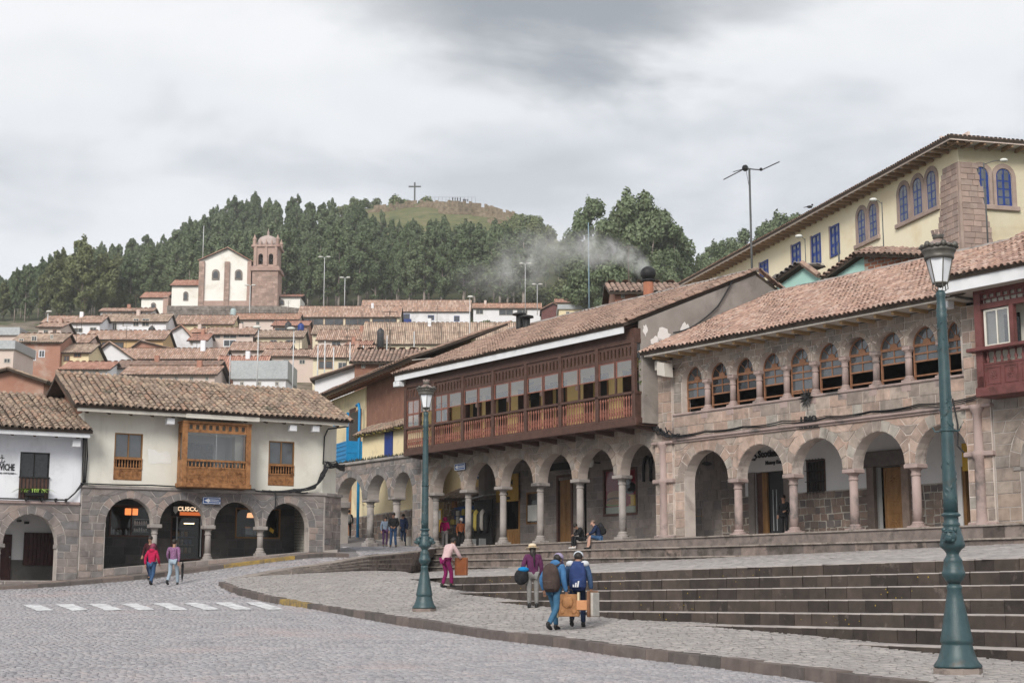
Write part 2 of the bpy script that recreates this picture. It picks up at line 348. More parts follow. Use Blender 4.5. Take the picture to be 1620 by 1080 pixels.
    M['flag_base']=mat('paving_joint_grit',[(.17,.155,.145),(.25,.23,.22)],1.2,.95,.5,30)
    M['flag']=mat('walk_flagstone',[(.85,.85,.85),(1.12,1.12,1.12)],1.5,.85,.35,45,palette=[(0.340,0.314,0.300),(0.322,0.297,0.285),(0.359,0.331,0.317),(0.307,0.283,0.273),(0.348,0.321,0.309),(0.329,0.304,0.290)])
    M['kerb']=mat('kerb_stone',[(.8,.8,.8),(1.2,1.2,1.2)],4,.92,.5,40,palette=[(0.128,0.106,0.098),(0.100,0.088,0.082),(0.156,0.125,0.112),(0.114,0.097,0.089)],stain=(.22,.185,.165),stain_scale=2.5,stain_lo=.58,stain_hi=.75)
    M['kerb_yellow']=mat('worn_yellow_kerb_paint',[(.13,.11,.09),(.42,.28,.07)],5,.9,.3,40)
    M['riser']=mat('dirty_shaded_step_face',[(.75,.75,.75),(1.25,1.2,1.15)],3,.95,.5,40,palette=[(0.065,0.053,0.046),(0.053,0.043,0.038),(0.084,0.067,0.058),(0.046,0.038,0.035),(0.074,0.059,0.052)],stain=(.19,.155,.135),stain_scale=2.2,stain_lo=.60,stain_hi=.76)  # riser palette darkened for dirt and for shade on faces turned from the sky
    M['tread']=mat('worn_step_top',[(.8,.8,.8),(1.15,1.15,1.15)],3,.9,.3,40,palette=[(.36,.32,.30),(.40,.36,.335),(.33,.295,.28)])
    M['stepstone']=mat('arcade_step_stone',[(.75,.75,.75),(1.2,1.2,1.2)],3,.92,.5,40,palette=[(.235,.195,.175),(.205,.17,.155),(.265,.22,.195),(.185,.16,.148),(.25,.20,.175)],stain=(.11,.095,.085),stain_scale=2.0,stain_lo=.53,stain_hi=.66)
    M['lichen']=mat('yellow_lichen',[(.30,.22,.035),(.42,.32,.06)],9,.95)
    M['paint']=mat('white_road_paint',[(.62,.62,.63),(.78,.78,.79)],2.5,.8,.2,40,stain=(.33,.32,.33),stain_scale=3.5,stain_lo=.47,stain_hi=.60)
    M['sign_blue']=mat('blue_sign_enamel',[(.02,.08,.26)],2,.4)
    M['sign_white']=mat('white_sign_enamel',[(.75,.76,.78)],2,.4)
    M['sign_red']=mat('red_sign_enamel',[(.45,.02,.03)],2,.4)
    M['black_paint']=mat('black_letter_paint',[(.012,.012,.013)],2,.6)
    M['sign_yellow']=mat('yellow_sign_board',[(.55,.33,.03),(.62,.40,.05)],2,.6)
    M['paper']=mat('pale_paper',[(.62,.62,.58),(.70,.70,.66)],2,.8)
    M['town_earth']=mat('town_earth',[(.10,.085,.06),(.19,.155,.12),(.27,.225,.18)],.25,.97,.6,.8,stain=(.07,.085,.03),stain_scale=.12,stain_lo=.5,stain_hi=.6)
    M['terrain']=mat('hill_grass',[(.035,.042,.018),(.065,.07,.03),(.10,.09,.05)],.09,.97,.6,.6,stain=(.05,.065,.022),stain_scale=.05)
    M['terrain_knoll']=mat('dry_knoll_grass',[(.075,.092,.034),(.125,.13,.055),(.18,.155,.085)],.22,.97,.6,.6)
    M['leaf']=None
build_mats()
# ================================================================ building helpers (local frame: x along the front, y into the house, z up)
def op(xl,xr,zs,h=0,zb=None): return dict(xl=xl,xr=xr,zs=zs,h=h,zb=zb)
def ztop(o,x):
    if o['h']==0: return o['zs']
    c=(o['xl']+o['xr'])/2; a=(o['xr']-o['xl'])/2
    return o['zs']+o['h']*math.sqrt(max(0,1-((x-c)/a)**2))
def wall_open(mb,x0,x1,z0,z1,ops,yf,yb,n=14):
    bx={x0,x1}
    for o in ops:
        bx|={o['xl'],o['xr']}
        if o['h']:
            c=(o['xl']+o['xr'])/2; a=(o['xr']-o['xl'])/2
            bx|={c-a*math.cos(math.pi*k/n) for k in range(1,n)}
    bx=sorted(b for b in bx if x0-1e-6<=b<=x1+1e-6)
    q=mb.poly
    for xa,xb in zip(bx,bx[1:]):
        if xb-xa<1e-5: continue
        m=(xa+xb)/2; o=next((o for o in ops if o['xl']<m<o['xr']),None)
        def fb(a0,b0,a1,b1):
            q([(xa,yf,a0),(xb,yf,b0),(xb,yf,b1),(xa,yf,a1)]); q([(xb,yb,b0),(xa,yb,a0),(xa,yb,a1),(xb,yb,b1)])
        if o is None: fb(z0,z0,z1,z1); q([(xa,yf,z0),(xa,yb,z0),(xb,yb,z0),(xb,yf,z0)]); continue
        ta,tb=ztop(o,xa),ztop(o,xb)
        fb(ta,tb,z1,z1)
        q([(xa,yf,ta),(xa,yb,ta),(xb,yb,tb),(xb,yf,tb)])
        if o['zb'] is not None and o['zb']>z0+1e-4:
            q([(xa,yf,z0),(xa,yb,z0),(xb,yb,z0),(xb,yf,z0)])
            fb(z0,z0,o['zb'],o['zb']); q([(xa,yf,o['zb']),(xb,yf,o['zb']),(xb,yb,o['zb']),(xa,yb,o['zb'])])
    for o in ops:
        zb=z0 if o['zb'] is None else o['zb']
        if o['zs']>zb+1e-4:
            for x in (o['xl'],o['xr']):
                if x0+1e-4<x<x1-1e-4: q([(x,yf,zb),(x,yb,zb),(x,yb,o['zs']),(x,yf,o['zs'])])
    for x in (x0,x1): q([(x,yf,z0),(x,yb,z0),(x,yb,z1),(x,yf,z1)])
    q([(x0,yf,z1),(x1,yf,z1),(x1,yb,z1),(x0,yb,z1)])
def slab(mb,pts,yf,proud,bev=.022,jit=0):
    """bevelled stone: 4 outline points (x,z) anticlockwise, face at yf-proud"""
    c=(sum(p[0] for p in pts)/4,sum(p[1] for p in pts)/4); top=[];bot=[]
    for x,z in pts:
        dx,dz=c[0]-x,c[1]-z; l=math.hypot(dx,dz) or 1
        k=min(.3,.015/l); x2,z2=x+dx*k,z+dz*k; bot.append((x2,yf+.01,z2))
        k=min(.4,bev/l); top.append((x2+dx*k,yf-proud+random.uniform(-jit,jit),z2+dz*k))
    n=len(mb.v); mb.v+=bot+top
    fs=[(4,5,6,7),(0,1,5,4),(1,2,6,5),(2,3,7,6),(3,0,4,7)]
    for f in fs: mb.f.append(tuple(i+n for i in f)); mb.m.append(mb.mi)
class Stones:
    """gathers stones; the largest become parts, the rest one joined part"""
    def __init__(s,matl,limit=300): s.l=[]; s.m=matl; s.limit=limit
    def add(s,pts,yf,proud=None,bev=.018):
        pr=random.uniform(.012,.032) if proud is None else proud
        a=abs(sum(pts[i][0]*pts[(i+1)%4][1]-pts[(i+1)%4][0]*pts[i][1] for i in range(4)))/2
        if a>.004: s.l.append((a,pts,yf,pr,bev))
    def build(s,parent,name='stone',xf=None):
        s.l.sort(key=lambda t:-t[0])
        for a,pts,yf,pr,bev in s.l[:s.limit]:
            c=(sum(p[0] for p in pts)/4,sum(p[1] for p in pts)/4)
            mb=MB(); slab(mb,[(x-c[0],z-c[1]) for x,z in pts],0,pr,bev,.004)
            if xf: loc,rz=xf(c[0],yf,c[1]); mb.build(name,s.m,parent,loc=loc,rot=(0,0,rz))
            else: mb.build(name,s.m,parent,loc=(c[0],yf,c[1]))
        rest=s.l[s.limit:]
        if rest:
            mb=MB()
            for a,pts,yf,pr,bev in rest:
                if xf:
                    c=(sum(p[0] for p in pts)/4,sum(p[1] for p in pts)/4); loc,rz=xf(c[0],yf,c[1])
                    m2=MB(); slab(m2,[(x-c[0],z-c[1]) for x,z in pts],0,pr,bev,.004)
                    cc,ss=math.cos(rz),math.sin(rz)
                    mb.add([(loc[0]+x*cc-y*ss,loc[1]+x*ss+y*cc,loc[2]+z) for x,y,z in m2.v],m2.f)
                else: slab(mb,pts,yf,pr,bev,.004)
            mb.build('small_stones',s.m,parent,kind='stuff')
def coursing(st,x0,x1,z0,z1,yf,ch=.3,bw=.5,holes=(),slope=0,irregular=0,proud=None,bev=.018):
    """coursed stones over a rectangle, skipping holes (xa,xb,za,zb)"""
    n=max(1,round((z1-z0)/ch)); zs=[z0]
    for i in range(n): zs.append(z0+(z1-z0)*(i+1)/n+(random.uniform(-.06,.06)*ch if i<n-1 else 0))
    for a,b in zip(zs,zs[1:]):
        spans=[(x0,x1)]
        for xa,xb,za,zb in holes:
            if za<(a+b)/2<zb:
                ns=[]
                for s0,s1 in spans:
                    if xb<=s0 or xa>=s1: ns.append((s0,s1)); continue
                    if xa>s0: ns.append((s0,xa))
                    if xb<s1: ns.append((xb,s1))
                spans=ns
        for s0,s1 in spans:
            x=s0
            while x<s1-.03:
                wd=bw*random.uniform(.55,1.4); e=x+wd
                if s1-e<bw*.45: e=s1
                j=lambda:random.uniform(-irregular,irregular)
                st.add([(x+j(),a+j()),(e+j(),a+j()),(e+j(),b+j()),(x+j(),b+j())],yf,proud,bev)
                x=e
def ring_stones(st,o,yf,t=.38,n=11,xmin=-1e9,xmax=1e9,proud=None):
    c=(o['xl']+o['xr'])/2; a=(o['xr']-o['xl'])/2; h=o['h']; zs=o['zs']
    for k in range(n):
        t0,t1=math.pi*k/n,math.pi*(k+1)/n
        p=[(c+a*math.cos(t0),zs+h*math.sin(t0)),(c+(a+t)*math.cos(t0),zs+(h+t)*math.sin(t0)),(c+(a+t)*math.cos(t1),zs+(h+t)*math.sin(t1)),(c+a*math.cos(t1),zs+h*math.sin(t1))]
        p=[(min(xmax,max(xmin,x)),z) for x,z in p]
        st.add(p,yf,proud)
def spandrel_stones(st,ops,x0,x1,ztopw,yf,t=.38,ch=.34,bw=.5):
    zs=ops[0]['zs']; H=max(o['h'] for o in ops)+t; top=zs+H
    n1=max(1,round(H/ch)); lv=[zs+H*i/n1 for i in range(n1+1)]
    if ztopw>top+.08:
        n2=max(1,round((ztopw-top)/ch)); lv+=[top+(ztopw-top)*(i+1)/n2 for i in range(n2)]
    def hw(o,z): return ((o['xr']-o['xl'])/2+t)*math.sqrt(max(0,1-((z-zs)/(o['h']+t))**2))
    for a,b in zip(lv,lv[1:]):
        if a>=top-1e-4: segs=[(x0,x0,x1,x1)]
        else:
            segs=[]; la=lb=x0
            for o in ops:
                c=(o['xl']+o['xr'])/2
                segs.append((la,lb,c-hw(o,a),c-hw(o,b))); la,lb=c+hw(o,a),c+hw(o,b)
            segs.append((la,lb,x1,x1))
        for la,lb,ra,rb in segs:
            wd=((ra-la)+(rb-lb))/2
            if ra-la<0 and rb-lb<.08: continue
            if ra<la: m=(ra+la)/2; la=ra=m
            k=max(1,round(wd/bw/random.uniform(.8,1.2))); cut=[0]+sorted(min(.95,max(.05,(i+random.uniform(-.2,.2))/k)) for i in range(1,k))+[1]
            for u,v in zip(cut,cut[1:]):
                st.add([(la+(ra-la)*u,a),(la+(ra-la)*v,a),(lb+(rb-lb)*v,b),(lb+(rb-lb)*u,b)],yf)
def column(parent,x,y,z0,zc,r,m,base_h=.32,square=True,capw=None,nm='column'):
    """round column with plinth, base rings and moulded capital; top of capital at zc"""
    cw=capw or r*1.75
    mb=MB(); mb.lathe([(r*1.02,z0+base_h),(r*1.0,z0+base_h+.5),(r*.93,zc-.42)],16,x,y)
    c=mb.build(nm,m,parent,smooth=True)
    b=MB()
    if square: b.bbox(x-r*1.75,x+r*1.75,y-r*1.75,y+r*1.75,z0-.35,z0+base_h*.42,.03)
    b.lathe([(r*1.6,z0+base_h*.42),(r*1.62,z0+base_h*.62),(r*1.25,z0+base_h*.72),(r*1.3,z0+base_h*.92),(r*1.02,z0+base_h+.03)],16,x,y)
    b.build('column_base',m,c)
    k=MB(); k.lathe([(r*.95,zc-.42),(r*1.12,zc-.40),(r*1.12,zc-.35),(r*.98,zc-.33),(r*1.0,zc-.24),(r*1.45,zc-.15)],16,x,y)
    k.bbox(x-cw,x+cw,y-cw,y+cw,zc-.16,zc-.003,.025)
    k.build('capital',m,c); return c
_tile_cache={}
def tile_mesh(r,L,m,seg=6):
    key=(r,L,m.name)
    if key in _tile_cache: return _tile_cache[key]
    vs=[];fs=[]
    for j,(yy,rr,lift) in enumerate(((0,r,.018),(L,r*.8,0))):
        for i in range(seg+1):
            a=math.pi*i/seg; vs.append((rr*math.cos(a),yy,rr*math.sin(a)*.95+lift))
    for i in range(seg+1):
        a=math.pi*i/seg; vs.append(((r-.02)*math.cos(a),0.0,(r-.02)*math.sin(a)*.95+.018))
    s=seg+1
    for i in range(seg): fs.append((i,i+1,s+i+1,s+i)); fs.append((2*s+i,2*s+i+1,i+1,i))
    me=bpy.data.meshes.new('clay_tile'); me.from_pydata(vs,[],fs); me.materials.append(m); me.update()
    _tile_cache[key]=me; return me
def tile_roof(parent,E0,E1,R0,R1,m,pitch=.24,row=.33,r=.095,limit=300,near=None,deck_th=.12,wav=.02,miss=.0,deck=True,seg=6):
    """clay tile roof between eave E0-E1 and ridge R0-R1 (parent's local points)"""
    E0,E1,R0,R1=map(Vector,(E0,E1,R0,R1))
    ex=(E1-E0).normalized(); sl=((R0+R1)/2-(E0+E1)/2); up=(sl-ex*sl.dot(ex)).normalized(); nr=ex.cross(up).normalized()
    if nr.z<0: nr=-nr
    L=(E1-E0).length; Sl=sl.dot(up)
    rf=MB()
    if deck:
        dn=nr*deck_th; rf.hexa([E0-dn,E1-dn,R1-dn,R0-dn,E0,E1,R1,R0])
        roof=rf.build('roof',M['deck'],parent)
    else: roof=parent
    me=tile_mesh(r,row*1.28,m,seg)
    nc=int(L/pitch); nrw=int(Sl/row)
    mats_=[]
    Rm=Matrix((ex,up,nr)).transposed()
    for i in range(nc):
        u=(i+.5)/nc; offu=random.uniform(-.02,.02); ph=random.uniform(-.08,.08)
        a=E0+(E1-E0)*u; b=R0+(R1-R0)*u
        for j in range(nrw+1):
            v=(j*row-.10+ph*row)/Sl
            if v>.995: continue
            if miss and random.random()<miss: continue
            p=a+(b-a)*v+nr*(.012+wav*math.sin(i*.35+j*.5)+random.uniform(0,.012))+ex*(offu+random.uniform(-.012,.012))
            # keep each course straight up the slope
            yaw=random.gauss(0,.035); pit=random.gauss(0,.02)
            d=(b-a).normalized(); xx=d.cross(nr).normalized(); xx=xx if xx.dot(ex)>0 else -xx
            B=Matrix((xx,d,nr)).transposed()@Euler((pit,0,yaw)).to_matrix()
            mats_.append((p,B,j,i))
    order=list(range(len(mats_)))
    if near is not None: nv=Vector(near); order.sort(key=lambda k:(mats_[k][0]-nv).length)
    sel=order[:limit]; rest=order[limit:]
    for k in sel:
        p,B,_,_=mats_[k]; o=link('roof_tile',me,roof); q=B.to_4x4(); q.translation=p; o.matrix_local=q
    if rest:
        V0=np.array([v.co[:] for v in me.vertices]); F0=np.array([list(f.vertices) for f in me.polygons])
        Bs=np.array([[list(rw) for rw in mats_[k][1]] for k in rest]); ps=np.array([list(mats_[k][0]) for k in rest])
        V=np.einsum('kij,nj->kni',Bs,V0)+ps[:,None,:]
        F=(F0[None]+(np.arange(len(rest))*len(V0))[:,None,None]).reshape(-1,4)
        o=link('tile_courses',npmesh('tile_courses',V.reshape(-1,3),F,m),roof,kind='stuff')
    return roof
def ridge_tiles(parent,a,b,m,r=.14,L=.4):
    a,b=Vector(a),Vector(b); d=(b-a); n=max(1,int(d.length/L)); d.normalize()
    side=d.cross(Vector((0,0,1))).normalized(); up=side.cross(d).normalized()
    me=tile_mesh(r,L*1.2,m)
    for i in range(n):
        o=link('ridge_tile',me,parent); B=Matrix((side,d,up)).transposed()@Euler((0,0,random.gauss(0,.04))).to_matrix()
        q=B.to_4x4(); q.translation=a+d*(i*L)+Vector((0,0,random.uniform(-.01,.015))); o.matrix_local=q
def ridge_cap(parent,a,b,m,r=.11,L=.42):
    """mortared ridge: overlapping low half round pieces in one run"""
    a,b=Vector(a),Vector(b); d=(b-a); n=max(1,int(d.length/L)); mb=MB()
    for i in range(n):
        p=a+d*(i/n); q=a+d*((i+1.06)/n); z=Vector((0,0,random.uniform(-.015,.015))); mb.tube([p+z,q+z*.5],[r*random.uniform(.95,1.08),r*.92],7,cap=True)
    return mb.build('ridge_cap',m,parent,kind='stuff')
def frame_rect(mb,x0,x1,z0,z1,y0,y1,t):
    mb.box(x0,x0+t,y0,y1,z0,z1); mb.box(x1-t,x1,y0,y1,z0,z1); mb.box(x0+t,x1-t,y0+.002,y1-.002,z0,z0+t); mb.box(x0+t,x1-t,y0+.002,y1-.002,z1-t,z1)
def text(body,parent,loc,size,m,rot=(math.pi/2,0,0),name='lettering',ext=.012,align='LEFT',sx=1,bold=0):
    cu=bpy.data.curves.new(name,'FONT'); cu.body=body; cu.size=size; cu.extrude=ext; cu.align_x=align; cu.align_y='CENTER'; cu.offset=bold
    cu.resolution_u=2
    tmp=bpy.data.objects.new('t_',cu); me=bpy.data.meshes.new_from_object(tmp); bpy.data.objects.remove(tmp); bpy.data.curves.remove(cu)
    me.materials.clear(); me.materials.append(m); me.name=name; o=link(name,me,parent,loc=loc,rot=rot); o.scale=(sx,1,1); return o
def cable_run(parent,pts,r,m=None,name='cable',sag=0):
    mb=MB(); P2=[]
    for a,b in zip(pts,pts[1:]):
        for k in range(6):
            u=k/6; q=Vector(a)*(1-u)+Vector(b)*u; q.z-=sag*4*u*(1-u); P2.append(q)
    P2.append(Vector(pts[-1])); mb.tube(P2,r,5); return mb.build(name,m or M['cable'],parent,smooth=True)
def floodlight(parent,x,y,z,rz=0):
    mb=MB(); mb.bbox(x-.16,x+.16,y-.25,y+.1,z-.22,z+.05,.02); o=mb.build('floodlight',M['fascia'],parent); return o
# ================================================================ ground
def tps(pts,lam=.3):
    p=np.array(pts,float); X=p[:,:2]; z=p[:,2]; n=len(p)
    d=np.linalg.norm(X[:,None]-X[None],axis=2); K=np.where(d>0,d*d*np.log(d+1e-9),0)
    A=np.zeros((n+3,n+3)); A[:n,:n]=K+lam*np.eye(n)*10; A[:n,n]=1; A[:n,n+1:]=X; A[n,:n]=1; A[n+1:,:n]=X.T
    c=np.linalg.solve(A,np.concatenate([z,np.zeros(3)]))
    def f(x,y):
        x=np.asarray(x,float); y=np.asarray(y,float)
        dd=np.sqrt((x[...,None]-X[:,0])**2+(y[...,None]-X[:,1])**2)
        return (np.where(dd>0,dd*dd*np.log(dd+1e-9),0)@c[:n])+c[n]+c[n+1]*x+c[n+2]*y
    return f
KERB_PIX=[(345,920,55.5),(370,930,53.2),(415,942,50),(475,953,46),(562,966,41),(640,977,37.8),(700,987,36),(800,1000,32.5),(890,1010,30.4),(980,1022,28),(1100,1036,26),(1234,1052,23.5),(1340,1066,21.6),(1444,1080,19.9)]
KERB=[P(*k) for k in KERB_PIX]
d_=(KERB[-1]-KERB[-2]).normalized()
KERB+= [KERB[-1]+d_*4,KERB[-1]+d_*12]
KH=.2
WT_PIX=[(367,911,57),(440,900,60),(500,893,62.5),(562,887,66),(640,874,72),(690,867,76.6)]
WB_PIX=[(367,912,57),(440,908,59),(488,905,61),(562,902,65),(620,899,70),(694,897,74.3)]
gp=[P(200,1080,21.5),P(900,1080,21.2),P(220,962,45),P(0,967,44.3),P(255,927,59),P(0,931,58.9),P(165,919,60.6),P(335,901,62.6),P(420,889,64.0),P(540,869,66.2),P(577,867,81.5),P(552,850,92),P(640,864,77.5),P(-300,935,60)]
gp+=[k-Vector((0,0,KH)) for k in KERB[::2]]+[P(*k) for k in WT_PIX]
gp+=[Vector((-5,5,.02)),Vector((8,5,.05)),Vector((-40,25,.2)),Vector((30,10,.15))]
G=tps(gp)
SO=Vector((9.45,28.0)); SD=Vector((-.476,.880)); SN=Vector((.880,.476)); SZ=2.183
STEP_R,STEP_W=.251,.6
def T(x,y):
    x=np.asarray(x,float)-SO.x; y=np.asarray(y,float)-SO.y
    return SZ-.0079*(x*SD.x+y*SD.y)+.0626*(x*SN.x+y*SN.y)
TIP=P(640,920,51.0)
sp_=[P(1516,1062,21.8),P(890,997,33.8),P(671,967,41.4),P(1620,1050,23.2)]+KERB
for k,px in ((1,676),(2,710),(3,774),(4,872),(5,1053),(6,1314)):      # where each step dies into the walk
    b0=SO-SN*(k*STEP_W); q=(px-810)/2400; t_=(b0.x-q*b0.y)/(q*SD.y-SD.x); e_=b0+SD*t_
    sp_.append(Vector((e_.x,e_.y,SZ-.0079*t_-k*STEP_R-.01)))
for k in WB_PIX[:5]: sp_.append(P(*k))
for u in (0,.5,1):
    a=TIP.lerp(P(620,899,70),u); sp_.append(Vector((a.x,a.y,float(T(a.x,a.y)))))
S=tps(sp_,.04)
def on(f,px,py,y0=10,y1=140):
    """where the line of sight through a pixel meets the ground f"""
    d=ray(px,py); prev=None
    for Y in np.arange(y0,y1,.1):
        k=Y/d[1]; h=EYE+k*d[2]-float(f(k*d[0],Y))
        if prev is not None and prev>0>=h: return Vector((k*d[0],Y,float(f(k*d[0],Y))))
        prev=h
    return None
def ruled(name,A,B,f,nu,nv,m,off=0,kind='structure'):
    def samp(pl,n):
        pl=[Vector((p[0],p[1])) for p in pl]; ds=[0]
        for a,b in zip(pl,pl[1:]): ds.append(ds[-1]+(b-a).length)
        out=[]
        for i in range(n):
            t=ds[-1]*i/(n-1); k=max(j for j in range(len(ds)) if ds[j]<=t+1e-9); k=min(k,len(pl)-2)
            u=(t-ds[k])/((ds[k+1]-ds[k]) or 1); out.append(pl[k].lerp(pl[k+1],u))
        return np.array([list(p) for p in out])
    a=samp(A,nu); b=samp(B,nu); v=np.linspace(0,1,nv)
    XY=a[:,None]*(1-v)[None,:,None]+b[:,None]*v[None,:,None]
    z=f(XY[...,0],XY[...,1])+off; V=np.dstack([XY,z]).reshape(-1,3)
    F=[(i*nv+j,(i+1)*nv+j,(i+1)*nv+j+1,i*nv+j+1) for i in range(nu-1) for j in range(nv-1)]
    me=npmesh(name,V,np.array(F),m,True); o=link(name,me,kind=kind); return o
def in_poly(x,y,pl):
    c=np.zeros(x.shape,bool); n=len(pl)
    for i in range(n):
        x0,y0=pl[i][0],pl[i][1]; x1,y1=pl[(i+1)%n][0],pl[(i+1)%n][1]
        if y0==y1: continue
        h=((y0>y)!=(y1>y))&(x<(x1-x0)*(y-y0)/(y1-y0)+x0); c^=h
    return c
def setts(name,parent,poly,f,sx,sy,m,off,ang=0,hgt=.035,limit=300,near=None,gap=.012,vis=True,jz=.006,bv=.22):
    """little domed setts in staggered rows over a polygon; nearest ones are objects, the rest one mesh"""
    pl=np.array([(p[0],p[1]) for p in poly]); ca,sa=math.cos(ang),math.sin(ang)
    u=pl[:,0]*ca+pl[:,1]*sa; v=-pl[:,0]*sa+pl[:,1]*ca
    rows=np.arange(v.min(),v.max(),sy); C=[]
    for k,vv in enumerate(rows):
        us=np.arange(u.min()-sx*np.random.rand(),u.max(),sx)+np.random.uniform(-.12,.12)*sx
        ws=sx*np.random.uniform(.72,1.0,len(us)); 
        C.append(np.stack([us+np.random.uniform(-.1,.1,len(us))*sx,np.full(len(us),vv)+np.random.uniform(-.06,.06,len(us))*sy,ws,np.full(len(us),sy)*np.random.uniform(.86,1.0,len(us))],1))
    C=np.concatenate(C); x=C[:,0]*ca-C[:,1]*sa; y=C[:,0]*sa+C[:,1]*ca
    k=in_poly(x,y,pl)
    if vis: k&=(np.abs(x)<y*.345+.6)&(y>17.5)
    C=C[k]; x=x[k]; y=y[k]; z=f(x,y)+off; n=len(x)
    e=.05; gx=(f(x+e,y)-f(x-e,y))/(2*e); gy=(f(x,y+e)-f(x,y-e))/(2*e)
    w2=C[:,2]/2-gap/2; h2=C[:,3]/2-gap/2
    rot=np.random.normal(0,.03,n)+ang; cr,sr=np.cos(rot),np.sin(rot)
    tz=np.random.normal(0,jz,n); tx=np.random.normal(0,.03,n); ty=np.random.normal(0,.03,n)
    vs=np.zeros((n,8,3))
    for i,(a,b,top) in enumerate(((-1,-1,0),(1,-1,0),(1,1,0),(-1,1,0),(-1,-1,1),(1,-1,1),(1,1,1),(-1,1,1))):
        kx=(w2-(bv*np.minimum(w2,h2) if top else 0))*a; ky=(h2-(bv*np.minimum(w2,h2) if top else 0))*b
        dx=kx*cr-ky*sr; dy=kx*sr+ky*cr
        vs[:,i,0]=dx; vs[:,i,1]=dy; vs[:,i,2]=gx*dx+gy*dy+tx*dx+ty*dy+tz+(hgt if top else 0)
    F0=np.array([(4,5,6,7),(0,1,5,4),(1,2,6,5),(2,3,7,6),(3,0,4,7)])
    ctr=np.stack([x,y,z],1)
    nr=np.array(near if near is not None else (0,0,EYE)); o=np.argsort(np.linalg.norm(ctr-nr,axis=1))
    sel=o[:limit]; rest=o[limit:]
    for i in sel:
        me=npmesh(name,vs[i],F0,m); link(name,me,parent,loc=ctr[i])
    if len(rest):
        V=(vs[rest]+ctr[rest][:,None]).reshape(-1,3); F=(F0[None]+(np.arange(len(rest))*8)[:,None,None]).reshape(-1,4)
        link(name+'s_joined',npmesh(name+'s_joined',V,F,m),parent,kind='stuff')
M['step_riser']=mat('arcade_riser_stone',[(.7,.7,.7),(1.25,1.2,1.2)],3,.92,.5,40,palette=[(.20,.165,.148),(.17,.145,.13),(.235,.195,.172),(.15,.13,.12),(.22,.178,.155)],stain=(.075,.063,.056),stain_scale=1.6,stain_lo=.50,stain_hi=.62)
M['step_edge']=mat('worn_step_edge',[(.85,.85,.85),(1.15,1.15,1.15)],3,.9,.3,40,palette=[(.30,.26,.235),(.27,.235,.21),(.33,.285,.25)],stain=(.14,.12,.10),stain_scale=2)
